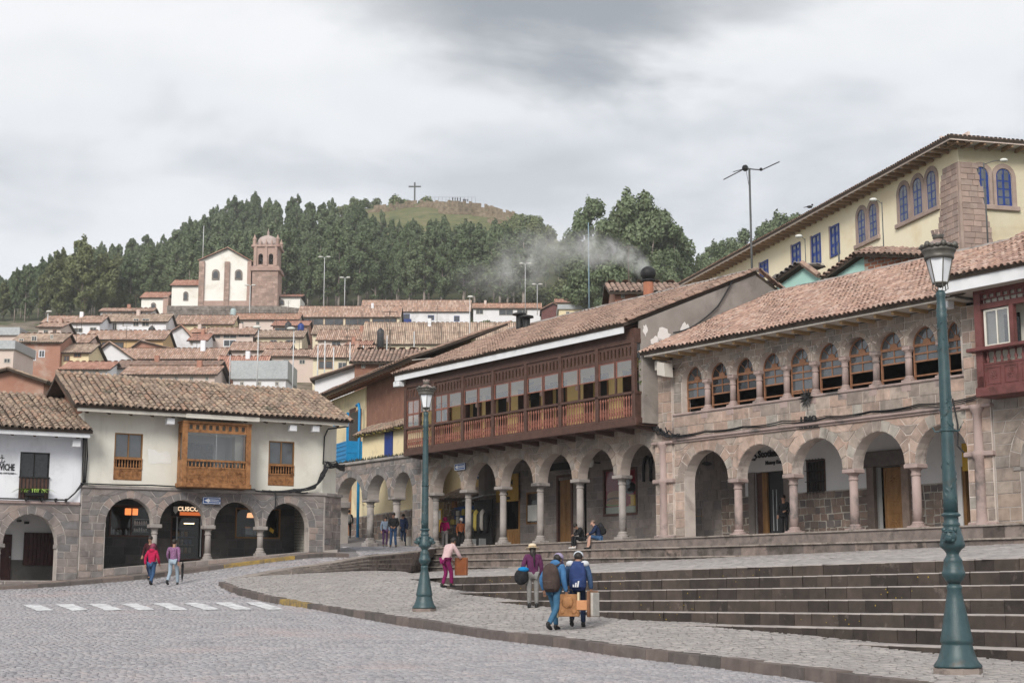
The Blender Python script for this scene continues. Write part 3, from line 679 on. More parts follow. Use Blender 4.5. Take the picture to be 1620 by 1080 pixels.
def build_ground():
    # road: from the left (house fronts and beyond) to the kerb and the edge of the upper street
    Ln=[Vector((-34,-6)),Vector((-34,20)),Vector((-34,44)),Vector((-30,56)),FL.w(-4,.5,0),FL.w(2,.5,0),FL.w(9.6,.6,0),Vector((-11,80)),Vector((-15,100)),Vector((-19,118))]
    Rn=[Vector((26,-6))]+[k+Vector((.35,.35,0)) for k in KERB[::-1]]
    Rn+=[P(367,911,57)]+[P(*k)+Vector((-.1,-.1,0)) for k in WT_PIX[1:]]+[FR.w(-17,.4,0),FR.w(-20,1,0),FR.w(-20,6,0),Vector((-1,100)),Vector((-4,118))]
    # pair the two sides by hand so the ruling lines stay short
    A=[];B=[]
    ys=list(np.linspace(-6,55,62))
    def at_y(pl,y):
        for a,b in zip(pl,pl[1:]):
            if min(a.y,b.y)<=y<=max(a.y,b.y) and a.y!=b.y: return a.xy.lerp(b.xy,(y-a.y)/(b.y-a.y))
        return None
    kb=[Vector((30,-6,0))]+[Vector((16,10,0))]+[k+Vector((.35,.35,0)) for k in KERB[::-1]]
    for y in ys:
        A.append(Vector((-40,y))); b=at_y(kb,y); B.append(b if b is not None else Vector((kb[-1].x,y)))
    # upper part
    A+=[Vector((-36,57.5)),Vector((-30,57)),FL.w(-3,.3,0).xy,FL.w(2,.3,0).xy,FL.w(6,.3,0).xy,FL.w(9.7,.4,0).xy,Vector((-10,78)),Vector((-12.5,90)),Vector((-16,105)),Vector((-19,120))]
    B+=[P(366,911,56.6).xy]+[P(*k).xy for k in (WT_PIX[0],WT_PIX[1],WT_PIX[2],WT_PIX[3],WT_PIX[4])]+[FR.w(-17.6,.3,0).xy,FR.w(-19,5,0).xy,FR.w(-19,20,0).xy,Vector((-3,120))]
    road=ruled('road',A,B,G,120,40,M['road_base'])
    poly=[(-40,17),(-40,46),(-12.4,46)]+[(k.x+.1,k.y) for k in KERB[3:]]+[(9,17)]
    setts('cobble',road,poly,G,.135,.10,M['cobble'],.0,ang=R(4),hgt=.03,bv=.13,jz=.0035,gap=.009)
    polyb=[(-40,46),(-30,58)]+[tuple(FL.w(x,-1.6,0)[:2]) for x in (-4,0,4,8,9.8)]+[(FR.w(-25,-1,0).x,FR.w(-25,-1,0).y)]+[P(*k)[:2] for k in WT_PIX[::-1]]+[(k.x-.02,k.y) for k in KERB[:4]]
    setts('cobble',road,polyb,G,.20,.15,M['cobble'],.0,ang=R(4),hgt=.028,limit=0,bv=.13,jz=.0035)
    # kerb stones of the walk, several with worn yellow paint
    kb=thing('kerb','dark stone kerb curving along the edge of the flagged walk','kerb')
    kb['kind']='structure'
    pts=[];
    for a,b in zip(KERB,KERB[1:]):
        n=max(1,int((b-a).length/.1)); pts+=[a.lerp(b,i/n) for i in range(n)]
    acc=0;seg=[pts[0]];L0=random.uniform(.5,.9)
    for a,b in zip(pts,pts[1:]):
        acc+=(b-a).length
        if acc>=L0:
            c0,c1=seg[0],b; d=(c1-c0); d.z=0; n=Vector((d.y,-d.x,0)).normalized()
            if n.y<0: n=-n      # towards the walk
            mb=MB(); j=random.uniform(-.012,.012); g=d.normalized()*.008
            q0,q1=c0+g,c1-g; z0,z1=float(S(q0.x,q0.y))+.012+j,float(S(q1.x,q1.y))+.012+j
            b0,b1=float(G(q0.x,q0.y))-.15,float(G(q1.x,q1.y))-.15; wd=.3
            o0,o1=q0-n*.0,q1-n*.0
            mb.hexa([(o0.x,o0.y,b0),(o1.x,o1.y,b1),(o1.x+n.x*wd,o1.y+n.y*wd,b1),(o0.x+n.x*wd,o0.y+n.y*wd,b0),
                     (o0.x+n.x*.02,o0.y+n.y*.02,z0),(o1.x+n.x*.02,o1.y+n.y*.02,z1),(o1.x+n.x*wd,o1.y+n.y*wd,z1),(o0.x+n.x*wd,o0.y+n.y*wd,z0)])
            yel=46<c0.y<49.5 and random.random()<.75
            ob=mb.build('kerbstone',M['kerb_yellow'] if yel else M['kerb'],kb)
            seg=[b];acc=0;L0=random.uniform(.5,.95)
    # flagged walk between kerb and steps
    kin=[k+Vector((.2,.2,0)) for k in KERB]
    A=[kin[0]]+kin[1:]
    foot=[SO.to_3d()-SN.to_3d()*(STEP_W*7)*1.0+SD.to_3d()*t for t in (-14,-6,0,6,12,18,24)]
    Bl=[P(*WB_PIX[0]),P(*WB_PIX[2]),P(*WB_PIX[4]),TIP+Vector((2.,-1,0)),P(774,953,43)+Vector((2.0,.6,0)),P(1053,990,33)+Vector((1.6,.5,0)),P(1314,1022,27.3)+Vector((1.2,.4,0)),P(1620,1050,23.2)+Vector((1,0,0)),SO.to_3d()-SN.to_3d()*3.6+SD.to_3d()*-10,SO.to_3d()-SN.to_3d()*3.6+SD.to_3d()*-20]
    def pair(A,B,n=70): return A,B
    walk=ruled('walk',A,Bl,S,90,24,M['flag_base'],off=0)
    pw=[(k.x,k.y) for k in kin[:-1]]+[(b.x,b.y) for b in Bl[::-1][1:]]
    # flagstones stay off the steps
    setts('flagstone',walk,pw,S,.25,.125,M['flag'],-.004,ang=R(-28),hgt=.016,gap=.014,jz=.003,bv=.08)
    # upper terrace behind the steps
    tb=[FR.w(x,-1.3,0) for x in (26,18,12,6,0,-6,-12,-17.0)]
    te=[SO.to_3d()+SD.to_3d()*t+SN.to_3d()*.1 for t in (-16,-8,0,8,14,20,24)]+[TIP+Vector((-.3,.4,0))]
    ter=ruled('terrace',te,tb,T,60,16,M['flag_base'],off=-.012)
    # widen the terrace's left end down to the upper street's edge
    l0=[TIP+Vector((-.3,.4,0)),P(640,912,55),P(625,905,63),P(630,900,70),FR.w(-17,-1.3,0)]
    l1=[TIP+Vector((2.,.5,0)),TIP+Vector((2.2,4,0)),TIP+Vector((2.4,10,0)),TIP+Vector((3,16,0)),FR.w(-15,-1.4,0)]
    ruled('terrace_end',l0,l1,T,16,5,M['flag_base'],off=-.016)
    pt=[(p.x,p.y) for p in te]+[(p.x,p.y) for p in tb[::-1]]
    setts('terrace_flag',ter,pt,T,.5,.3,M['flag'],-.012,ang=FR.a,hgt=.014,limit=0,gap=.016,jz=.003,bv=.08)
    # the broad flight: seven risers of separate blocks
    st=thing('stairs','broad flight of dark stone steps dying into the flagged walk','steps'); st['kind']='structure'
    rot=math.atan2(SD.y,SD.x); blocks=[]
    for k in range(7):
        t=-9.0
        while t<25.2-k*2.2:
            l=random.uniform(.42,.8); base=SO-SN*(k*STEP_W)+SD*(t+l/2)
            z=SZ-.0079*(t+l/2)-k*STEP_R
            if z>float(S(base.x,base.y))-.05: blocks.append((abs(t-4),base,l,z,k))
            t+=l
    blocks.sort(key=lambda b:b[0])
    rest=MB()
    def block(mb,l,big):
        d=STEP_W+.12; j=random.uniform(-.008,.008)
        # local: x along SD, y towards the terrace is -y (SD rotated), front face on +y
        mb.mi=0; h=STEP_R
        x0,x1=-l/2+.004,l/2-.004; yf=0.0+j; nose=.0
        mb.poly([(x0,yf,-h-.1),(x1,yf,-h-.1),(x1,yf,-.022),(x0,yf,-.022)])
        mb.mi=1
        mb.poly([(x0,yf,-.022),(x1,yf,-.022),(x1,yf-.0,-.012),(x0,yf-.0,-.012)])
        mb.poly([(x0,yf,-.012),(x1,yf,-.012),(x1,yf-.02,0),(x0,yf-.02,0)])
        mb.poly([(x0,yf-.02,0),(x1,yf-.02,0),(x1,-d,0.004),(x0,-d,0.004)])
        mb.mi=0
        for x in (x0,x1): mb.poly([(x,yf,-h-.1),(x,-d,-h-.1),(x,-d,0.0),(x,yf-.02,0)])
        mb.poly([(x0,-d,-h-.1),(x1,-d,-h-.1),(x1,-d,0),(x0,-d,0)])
    for i,(q,base,l,z,k) in enumerate(blocks):
        mb=MB(); block(mb,l,i<300)
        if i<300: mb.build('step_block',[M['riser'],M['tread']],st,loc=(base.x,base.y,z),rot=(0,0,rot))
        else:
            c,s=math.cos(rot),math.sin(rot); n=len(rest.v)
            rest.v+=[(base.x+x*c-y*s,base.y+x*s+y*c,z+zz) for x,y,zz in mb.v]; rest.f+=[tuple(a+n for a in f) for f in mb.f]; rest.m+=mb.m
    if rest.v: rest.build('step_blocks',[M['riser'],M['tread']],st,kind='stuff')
    # yellow lichen on the risers
    li=MB()
    for _ in range(130):
        k=random.randint(0,6); cl=random.choice([2.5,8,9,13.3,15,18,18.4,21]); t=random.gauss(cl,.5); z=SZ-.0079*t-k*STEP_R-random.uniform(.05,.22)
        base=SO-SN*(k*STEP_W+.012)+SD*t
        if z<float(S(base.x,base.y))+.03: continue
        r=random.uniform(.008,.022); pts=[]
        for a in range(7):
            an=a/7*6.283; rr=r*random.uniform(.5,1.2); pts.append((base.x+SD.x*rr*math.cos(an),base.y+SD.y*rr*math.cos(an),z+rr*math.sin(an)))
        li.poly(pts)
    li.build('lichen',M['lichen'],st,kind='stuff')
    # four steps up to the arcades, bending away into the edge of the upper street
    ar=thing('arcade_steps','four worn stone steps running along the foot of the arcades','steps'); ar['kind']='structure'
    top=[FR.w(x,-.75,0.0) for x in (24,)]+[FR.w(-16.9,-.75,0)]
    for p in top: p.z=FR.o.z
    bot=[FR.w(24,-2.0,0),FR.w(-16.9,-2.0,0)]
    top=top+[P(*k) for k in WT_PIX[::-1][1:]]; bot=bot+[P(*k) for k in WB_PIX[::-1][1:]]
    for p in top[2:]: p.z=float(G(p.x,p.y))+.03
    for p in bot: p.z=float(T(p.x,p.y)) if p.y>66 else float(S(p.x,p.y))
    allb=[]
    for k in range(4):
        for s in range(len(top)-1):
            a=top[s].lerp(bot[s],k/4*.98+.005); b=top[s+1].lerp(bot[s+1],k/4*.98+.005)
            az=top[s].z+(bot[s].z-top[s].z)*k/4; bz=top[s+1].z+(bot[s+1].z-top[s+1].z)*k/4
            ra=(top[s].z-bot[s].z)/4; rb=(top[s+1].z-bot[s+1].z)/4
            d=(b-a); d.z=0; Ln=d.length; d.normalize(); n=Vector((-d.y,d.x,0))
            if n.dot(FR.w(0,1,0)-FR.w(0,0,0))<0: n=-n
            u=0
            while u<Ln-.02:
                l=random.uniform(.5,1.1)
                if Ln-u-l<.35: l=Ln-u
                u0,u1=(u+.004)/Ln,(u+l-.004)/Ln
                p0=a.lerp(b,u0);p1=a.lerp(b,u1); z0=az+(bz-az)*u0+random.uniform(-.006,.006); z1=az+(bz-az)*u1; r=ra+(rb-ra)*u0
                dp=.62
                allb.append((p0,p1,z0,z1,max(.05,r),n,dp)); u+=l
    allb.sort(key=lambda t:t[0].length); rest=MB()
    for i,(p0,p1,z0,z1,r,n,dp) in enumerate(allb):
        mb=MB() if i<300 else rest
        def blk(f,zl0,zl1,zt0,zt1,mi):
            mb.mi=mi; mb.hexa([(p0.x+n.x*f,p0.y+n.y*f,zl0),(p1.x+n.x*f,p1.y+n.y*f,zl1),(p1.x+n.x*dp,p1.y+n.y*dp,zl1),(p0.x+n.x*dp,p0.y+n.y*dp,zl0),
                 (p0.x+n.x*f,p0.y+n.y*f,zt0),(p1.x+n.x*f,p1.y+n.y*f,zt1),(p1.x+n.x*dp,p1.y+n.y*dp,zt1),(p0.x+n.x*dp,p0.y+n.y*dp,zt0)])
        e=.055                                       # worn nosing stands proud of the riser
        blk(.05,z0-r-.1,z1-r-.1,z0-e,z1-e,0); blk(random.uniform(-.035,-.015),z0-e,z1-e,z0,z1,1)
        if i<300: mb.build('step_stone',[M['step_riser'],M['step_edge']],ar)
    if rest.v: rest.build('step_stones',[M['step_riser'],M['step_edge']],ar,kind='stuff')
    # zebra crossing
    z=thing('crosswalk','nine white zebra stripes painted across the cobbled road','crosswalk'); z['kind']='structure'
    for i,x in enumerate((-14,36,88.6,140,190,240.7,290,339,387)):
        yt=958.5-i*.55; mb=MB(); q=[(x,yt),(x+26,yt-.4),(x+26+21+i*2,yt+9+.3*i),(x+20+i*2,yt+9.6+.3*i)]
        if i==0: continue
        c=[on(G,*p) for p in q]
        nx,ny=3,14; vs=[];fs=[]
        for a in range(ny+1):
            for b in range(nx+1):
                p=c[0].lerp(c[1],b/nx).lerp(c[3].lerp(c[2],b/nx),a/ny); jx=random.uniform(-.025,.025) if b in (0,nx) else 0; vs.append((p.x+jx,p.y,float(G(p.x,p.y))+.042))
        for a in range(ny):
            for b in range(nx): k=a*(nx+1)+b; fs.append((k,k+1,k+nx+2,k+nx+1))
        mb.add(vs,fs); mb.build('stripe',M['paint'],z)
    # distant ground sheet under everything, out to the horizon
    g=MB(); g.poly([(-880,-110,-2.2),(1080,-110,-2.2),(1080,1290,-2.2),(-880,1290,-2.2)]); g.build('ground',M['terrain'],kind='structure')
build_ground()
# ================================================================ carpentry helpers
def balusters(name,parent,x0,x1,n,y,z0,z1,r,m,seg=6,fat=True):
    me=None
    H=z1-z0
    mb=MB()
    if fat: mb.lathe([(r*.6,0),(r*.9,H*.05),(r*.55,H*.12),(r*1.1,H*.32),(r*.6,H*.55),(r*.5,H*.8),(r*.9,H*.92),(r*.6,H)],seg)
    else: mb.lathe([(r,0),(r,H)],seg)
    me=mb.mesh(name,m,True)
    for i in range(n):
        link(name,me,parent,loc=(x0+(x1-x0)*(i+.5)/n,y,z0))
def rosette(mb,cx,cz,y,s):
    """carved panel relief: raised border, leaf petals and a boss"""
    frame_rect(mb,cx-s[0],cx+s[0],cz-s[1],cz+s[1],y-.022,y+.004,.03)
    n=8
    for k in range(n):
        a=2*math.pi*k/n+.2; rx,rz=s[0]*.62,s[1]*.66
        c=(cx+math.cos(a)*rx*.55,cz+math.sin(a)*rz*.55)
        t=(cx+math.cos(a)*rx,cz+math.sin(a)*rz); px_,pz_=-math.sin(a)*rx*.22,math.cos(a)*rz*.22
        mb.poly([(cx+(c[0]-cx)*.3,y-.004,cz+(c[1]-cz)*.3),(c[0]+px_,y-.02,c[1]+pz_),(t[0],y-.004,t[1]),(c[0]-px_,y-.02,c[1]-pz_)])
    mb.ball((cx,y,cz),(s[0]*.14,.03,s[1]*.16),8,4)
def fan_window(parent,o,y,zb,m_frame,m_glass,bars=True,open_to=None,mull=1,name='arched_window',rails=()):
    """arched window with frame, panes and glazing bars in an opening"""
    c=(o['xl']+o['xr'])/2; a=(o['xr']-o['xl'])/2; zs=o['zs']; h=o['h']; t=.055
    f=MB(); n=12
    for k in range(n):
        t0,t1=math.pi*k/n,math.pi*(k+1)/n
        def pt(r,t_): return (c+(a-r)*math.cos(t_),zs+(h-r)*math.sin(t_))
        f.prism([pt(0,t0),pt(0,t1),pt(t,t1),pt(t,t0)],y-.04,y+.04)
    f.box(o['xl'],o['xl']+t,y-.04,y+.04,zb,zs); f.box(o['xr']-t,o['xr'],y-.04,y+.04,zb,zs)
    f.box(o['xl']+t,o['xr']-t,y-.042,y+.042,zs-.05,zs+.05)
    for z in rails: f.box(o['xl']+t,o['xr']-t,y-.035,y+.035,z-.028,z+.028)
    w=f.build(name,m_frame,parent)
    g=MB(); n=12
    pts=[(o['xl']+t,open_to if open_to else zb),(o['xr']-t,open_to if open_to else zb)]+[(c+(a-t)*math.cos(math.pi*k/n),zs+(h-t)*math.sin(math.pi*k/n)) for k in range(n+1)]
    g.poly([(x,y,z) for x,z in pts]); g.build('pane',m_glass,w)
    b=MB()
    if bars:
        for ang in (45,90,135):
            t_=R(ang); b.tube([(c,y-.01,zs+.04),(c+(a-t)*math.cos(t_),y-.01,zs+(h-t)*math.sin(t_))],.018,4)
        b.lathe([(.0,-.03),(a*.28,-.03),(a*.28,.0),(0,.0)],10,0,0,0)
        # little sun disc at the hub
        v=b.v; k=len(v)-40
        for i in range(k,len(v)):
            x,yy,z=v[i]; v[i]=(c+x,y+z-.01,zs+.05+max(0,yy))
        z0=open_to if open_to else zb
        for i in range(mull): xm=o['xl']+(o['xr']-o['xl'])*(i+1)/(mull+1); b.box(xm-.016,xm+.016,y-.03,y+.03,z0,zs-.05)
        b.build('glazing_bars',m_frame,w)
    return w
def rect_window(parent,x0,x1,z0,z1,y,m_frame,m_glass,t=.06,nx=1,nz=1,name='window',pane_y=.02,deep=.05):
    f=MB(); frame_rect(f,x0,x1,z0,z1,y-deep,y+deep,t); w=f.build(name,m_frame,parent)
    b=MB()
    for i in range(1,nx): xm=x0+(x1-x0)*i/nx; b.box(xm-.02,xm+.02,y-.03,y+.03,z0+t,z1-t)
    for i in range(1,nz): zm=z0+(z1-z0)*i/nz; b.box(x0+t,x1-t,y-.028,y+.028,zm-.02,zm+.02)
    if b.v: b.build('glazing_bars',m_frame,w)
    g=MB(); g.poly([(x0+t,y+pane_y,z0+t),(x1-t,y+pane_y,z0+t),(x1-t,y+pane_y,z1-t),(x0+t,y+pane_y,z1-t)]); g.build('pane',m_glass,w)
    return w
def eave(parent,x0,x1,yw,ye,z,m_fascia,m_rafter,m_soffit,fh=.2,step=.9,thick=.05,slope=.25,rl=.09):
    """fascia board, soffit and rafter ends below a tiled eave"""
    f=MB(); f.box(x0,x1,ye-.03,ye+.03,z-fh,z); f.build('fascia',m_fascia,parent)
    zi=z-.10
    s=MB(); rise=(yw-ye)*slope
    s.hexa([(x0,ye+.03,zi-.02),(x1,ye+.03,zi-.02),(x1,yw,zi+rise-.02),(x0,yw,zi+rise-.02),(x0,ye+.03,zi+.02),(x1,ye+.03,zi+.02),(x1,yw,zi+rise+.02),(x0,yw,zi+rise+.02)])
    s.build('soffit',m_soffit,parent)
    n=max(1,int((x1-x0)/step)); mb=MB(); r=rl
    mb.hexa([(-r/2,ye+.12-ye,-.14),(r/2,.12,-.14),(r/2,yw-ye,-.14+rise),(-r/2,yw-ye,-.14+rise),(-r/2,.12,-.02),(r/2,.12,-.02),(r/2,yw-ye,-.02+rise),(-r/2,yw-ye,-.02+rise)])
    me=mb.mesh('rafter',m_rafter)
    for i in range(n): link('rafter',me,parent,loc=(x0+(i+.5)*(x1-x0)/n,ye,zi))
# ================================================================ cream house with a carved balcony, left of the street
def floor_l(x): return 2.42+(x+.8)*(3.2-2.42)/8.8
def build_left():
    t=fthing('cream_house','cream plastered house with carved honey wood balcony over a dark stone arcade','house',FL)
    ops=[op(-.8,1.16,4.25,1.02),op(1.44,3.41,4.25,1.02),op(3.77,5.75,4.25,1.02),op(6.06,8.02,4.25,1.02)]
    wl=MB(); wall_open(wl,-1.82,8.75,4.25,5.62,ops,0,.45)
    wl.box(-1.82,-.8,0,.45,1.2,4.25); wl.box(8.02,8.75,0,.45,2.6,4.25)
    wall=wl.build('arcade_wall',M['mortar_grey'],t)
    st=Stones(M['stone_grey'])
    coursing(st,-1.8,-.82,1.5,4.25,0,.285,.42); coursing(st,8.04,8.72,2.9,4.25,0,.285,.42)
    for i,o in enumerate(ops): ring_stones(st,o,0,.34,11,xmin=[-1.3,1.31,3.6,5.91][i],xmax=[1.29,3.58,5.90,8.5][i])
    spandrel_stones(st,ops,-1.8,8.72,5.60,0,.34,.26,.42)
    st.build(wall)
    # splayed corner towards the street
    cx,cy=1.05,.62
    cw=MB(); cw.hexa([(8.75,0,2.4),(8.75+cx,cy,2.4),(8.75+cx,cy+.4,2.4),(8.75,.45,2.4),(8.75,0,5.62),(8.75+cx,cy,5.62),(8.75+cx,cy+.4,5.62),(8.75,.45,5.62)])
    corner=cw.build('corner_wall',M['mortar_grey'],t)
    s2=Stones(M['stone_grey']); ln=math.hypot(cx,cy); an=math.atan2(cy,cx)
    coursing(s2,.01,ln-.01,2.9,5.6,0,.285,.42)
    s2.build(corner,xf=lambda x,y,z:((8.75+x*math.cos(an)-y*math.sin(an),x*math.sin(an)+y*math.cos(an),z),an))
    for x,zb in ((1.30,2.54),(3.59,2.77),(5.905,3.03)): column(t,x,.22,zb-.05,4.25,.125,M['column_grey'],.34,capw=.25)
    ib=MB(); ib.box(-.85,-.78,.0,.42,4.08,4.25); ib.box(8.0,8.07,0.0,.42,4.08,4.25); ib.build('impost',M['column_grey'],t)
    band=MB(); band.bbox(-1.9,8.85,-.09,.4,5.62,5.75,.03); band.hexa([(8.8,-.08,5.62),(9.85,.54,5.62),(9.85,.9,5.62),(8.8,.4,5.62),(8.8,-.08,5.75),(9.85,.54,5.75),(9.85,.9,5.75),(8.8,.4,5.75)]); band.build('cornice',M['column_grey'],t)
    # upper wall
    W1=op(-.55,.62,7.92,0,6.0); W2=op(6.12,7.30,7.92,0,6.0); BD=op(2.5,4.6,8.0,0,6.0)
    up=MB(); wall_open(up,-1.82,8.65,5.75,8.75,[W1,BD,W2],.04,.4)
    up.hexa([(8.65,.04,5.75),(9.5,.55,5.75),(9.5,.9,5.75),(8.65,.4,5.75),(8.65,.04,8.75),(9.5,.55,8.75),(9.5,.9,8.75),(8.65,.4,8.75)])
    upw=up.build('upper_wall',M['cream_wall'],t)
    pa=MB(); pts=[(.85+.95*(u+random.uniform(-.03,.03)),7.0+random.uniform(.15,.3)+(.12 if u<.25 else 0)) for u in (0,.15,.3,.45,.6,.8,1)]+[(1.85-.95*u,6.75-random.uniform(.0,.16)+.1*abs(u-.5)) for u in (0,.2,.4,.6,.8,1)]
    pa.poly([(x,.034,z) for x,z in pts]); pa.build('plaster_patch',M['patch'],upw)
    for o in (W1,W2):
        w=rect_window(t,o['xl'],o['xr'],6.9,7.92,.10,M['oak_door'],M['glass_sky'],.05,2,1,name='window')
        r=MB(); r.box(o['xl'],o['xr'],.0,.12,6.84,6.9); r.box(o['xl'],o['xr'],.0,.12,6.46,6.52); r.box(o['xl'],o['xl']+.05,.01,.11,6.52,6.84); r.box(o['xr']-.05,o['xr'],.01,.11,6.52,6.84); ra=r.build('rail',M['carved'],t)
        balusters('baluster',ra,o['xl']+.05,o['xr']-.05,9,.06,6.52,6.84,.034,M['carved'])
        p=MB(); p.box(o['xl'],o['xr'],.03,.1,6.0,6.455); 
        for k in range(3): rosette(p,o['xl']+(o['xr']-o['xl'])*(k+.5)/3,6.23,.03,(.18,.2))
        p.build('carved_panel',M['carved'],t)
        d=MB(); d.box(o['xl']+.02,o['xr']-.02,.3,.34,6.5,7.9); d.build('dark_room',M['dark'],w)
    # boxed balcony
    b=MB(); x0,x1,yb=2.07,5.03,-.72
    b.box(x0,x0+.2,yb,yb+.16,5.95,8.42); b.box(x1-.2,x1,yb,yb+.16,5.95,8.42)
    b.bbox(x0-.05,x1+.05,yb-.05,0,5.76,5.95,.02); b.box(x0-.02,x1+.02,yb-.03,.03,8.42,8.5)
    b.box(x0+.2,x1-.2,yb+.02,yb+.13,6.84,6.92); b.box(x0+.2,x1-.2,yb+.02,yb+.13,6.56,6.62); b.box(x0+.2,x1-.2,yb+.02,yb+.13,8.03,8.1)
    bal=b.build('balcony',M['carved'],t)
    p=MB(); p.box(x0+.2,x1-.2,yb+.04,yb+.1,5.95,6.56)
    for i in range(6):
        for k in range(2): rosette(p,x0+.2+(x1-x0-.4)*(i+.5)/6,6.10+k*.305,yb+.04,(.19,.14))
    p.build('carved_panel',M['carved'],bal)
    sp=MB()
    for x in (x0+.02,x1-.1): sp.box(x,x+.08,yb+.16,.0,5.95,6.9); sp.box(x,x+.08,yb+.16,0,8.03,8.42); sp.box(x,x+.08,-.1,0,6.9,8.03)
    sp.build('side_panel',M['carved'],bal)
    balusters('baluster',bal,x0+.2,x1-.2,16,yb+.08,6.62,6.84,.04,M['carved'])
    # frieze of pierced arches
    fz=MB(); n=9; fo=[]
    for i in range(n):
        c=x0+.2+(x1-x0-.4)*(i+.5)/n; fo.append(op(c-.075,c+.075,8.3,.06,8.15))
    wall_open(fz,x0+.2,x1-.2,8.1,8.42,fo,yb+.05,yb+.1,6); fz.build('pierced_frieze',M['carved'],bal)
    wb=MB(); wb.box(x0+.2,x1-.2,yb+.3,yb+.32,8.1,8.4); wb.build('frieze_backing',M['fascia_cream'],bal)
    g=MB(); g.poly([(x0+.2,yb+.08,6.92),(x1-.2,yb+.08,6.92),(x1-.2,yb+.08,8.03),(x0+.2,yb+.08,8.03)]); g.build('pane',M['glass_clear2'],bal)
    g=MB(); g.box(x0+1.45,x0+1.47,yb+.06,yb+.1,6.92,8.03); g.box(x0+.2,x1-.2,yb+.05,yb+.11,8.0,8.03); g.build('glazing_bars',M['metal'],bal)
    rm=MB(); rm.box(x0+.25,x1-.25,1.2,1.25,5.9,8.3); rm.box(2.5,2.54,.4,1.2,5.9,8.3); rm.box(4.6,4.64,.4,1.2,5.9,8.3); rm.build('room_wall',M['dim_white'],t)
    rd=MB(); rd.box(2.75,4.0,1.1,1.15,6.3,7.75); rd.build('inner_window',M['glass_dark'],t)
    # eave and roof
    for a,c,dz,dy in ((-2.35,2.1,0,0),(2.1,5.3,-.03,-.06),(5.3,9.45,.02,.05)): eave(t,a,c,.04,-.85+dy,8.80+dz,M['fascia_cream'],M['rafter'],M['fascia_cream'],.18,.8)
    for x in (1.55,6.95): floodlight(t,x,-.45,8.52)
    floodlight(t,8.0,-.45,8.55)
    rf=tile_roof(t,(-2.5,-.98,8.86),(9.62,-.98,8.88),(-2.5,2.35,10.5),(9.3,2.35,10.42),M['tile_old'],.245,.33,.10,near=tuple((3,-6,9)),limit=300)
    tile_roof(t,(9.62,6.0,8.8),(-2.5,6.0,8.8),(9.3,2.36,10.36),(-2.5,2.36,10.44),M['tile_old'],.3,.4,.05,limit=0)
    ridge_cap(t,(-2.5,2.35,10.5),(9.3,2.35,10.43),M['tile_old'],.10)
    [MB().prismx([(.1,8.7),(5.4,8.7),(2.35,10.3)],x,x+.25).build('gable_wall',M['mudbrick'],t) for x in (-1.8,8.4)]
    bd=MB(); bd.hexa([(-2.5,-.9,8.62),(-2.42,-.9,8.62),(-2.42,2.35,10.24),(-2.5,2.35,10.24),(-2.5,-.9,8.74),(-2.42,-.9,8.74),(-2.42,2.35,10.38),(-2.5,2.35,10.38)]); bd.build('barge_board',M['rafter'],t)
    bk=MB(); bk.box(-1.8,8.4,5.2,5.4,2,8.8); bk.box(8.4,8.6,.5,5.3,2.6,8.7); bk.box(-1.8,-1.6,.5,5.3,2.6,8.7); bk.build('rear_wall',M['cream_wall'],t)
    # arcade inside
    fl=MB(); fl.prism([(-1.82,1.0),(9.4,1.6),(9.4,floor_l(9.4)),(-.8,floor_l(-.8)),(-1.82,floor_l(-1.82))],.0,2.6); fl.build('arcade_floor',M['mortar_grey'],t)
    ps=Stones(M['stone_grey'])
    x=-.8
    while x<8.0:
        l=random.uniform(.4,.7); e=min(8.0,x+l)
        for k in range(3): ps.add([(x,floor_l(x)-.3*(k+1)),(e,floor_l(e)-.3*(k+1)),(e,floor_l(e)-.3*k),(x,floor_l(x)-.3*k)],0,.03)
        x=e
    pl=MB(); pl.box(-.8,8.0,.02,.05,1.5,2.2); plo=pl.build('plinth',M['mortar_grey'],t); ps.build(plo)
    iw=MB(); O=[op(.05,1.95,5.12,0,3.8),op(2.72,4.2,5.0,0),op(5.6,7.7,5.14,0,3.82)]
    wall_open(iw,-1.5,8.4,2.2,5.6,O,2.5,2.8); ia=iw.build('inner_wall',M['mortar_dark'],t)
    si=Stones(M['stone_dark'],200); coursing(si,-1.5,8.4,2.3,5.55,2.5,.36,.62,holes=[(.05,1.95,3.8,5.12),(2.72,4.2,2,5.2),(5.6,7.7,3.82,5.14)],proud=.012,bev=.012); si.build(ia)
    sd=MB(); sd.box(-1.75,-1.5,.45,2.8,1.8,5.6); sd.box(8.4,8.6,.45,2.8,2.4,5.6); sd.box(-1.75,8.6,.45,2.8,5.5,5.6); sd.build('arcade_side',M['mortar_dark'],t)
    # cafe window
    w=rect_window(t,.05,1.95,3.8,5.12,2.5,M['darkwood'],M['glass_low'],.07,2,1,name='cafe_window')
    r=MB(); r.box(-.2,8.2,4.3,4.4,2.2,5.6); r.box(-.2,8.2,2.8,4.4,5.42,5.46); r.build('cafe_room',M['dark'],t)
    lsg=MB(); lsg.bbox(.75,1.3,2.62,2.68,4.72,5.0,.01); lsg.build('lit_sign',emit('orange_lit_sign',(.75,.20,.06),.9),w)
    sh=MB()
    for z in (4.02,4.3,4.55): sh.box(1.25,1.9,2.9,3.15,z,z+.03)
    s_=sh.build('shelf',M['metal'],w)
    jar=MB(); jar.lathe([(.045,0),(.05,.1),(.03,.14),(.03,.17)],8); jm=jar.mesh('jar',M['paper'],True)
    for z in (4.05,4.33):
        for k in range(6): link('jar',jm,s_,loc=(1.3+k*.1,3.02,z),scale=(random.uniform(.7,1),random.uniform(.7,1),random.uniform(.6,1.1)))
    bo=MB(); bo.lathe([(.05,0),(.06,.2),(.03,.3)],8); bm=bo.mesh('bottle',M['metal'],True)
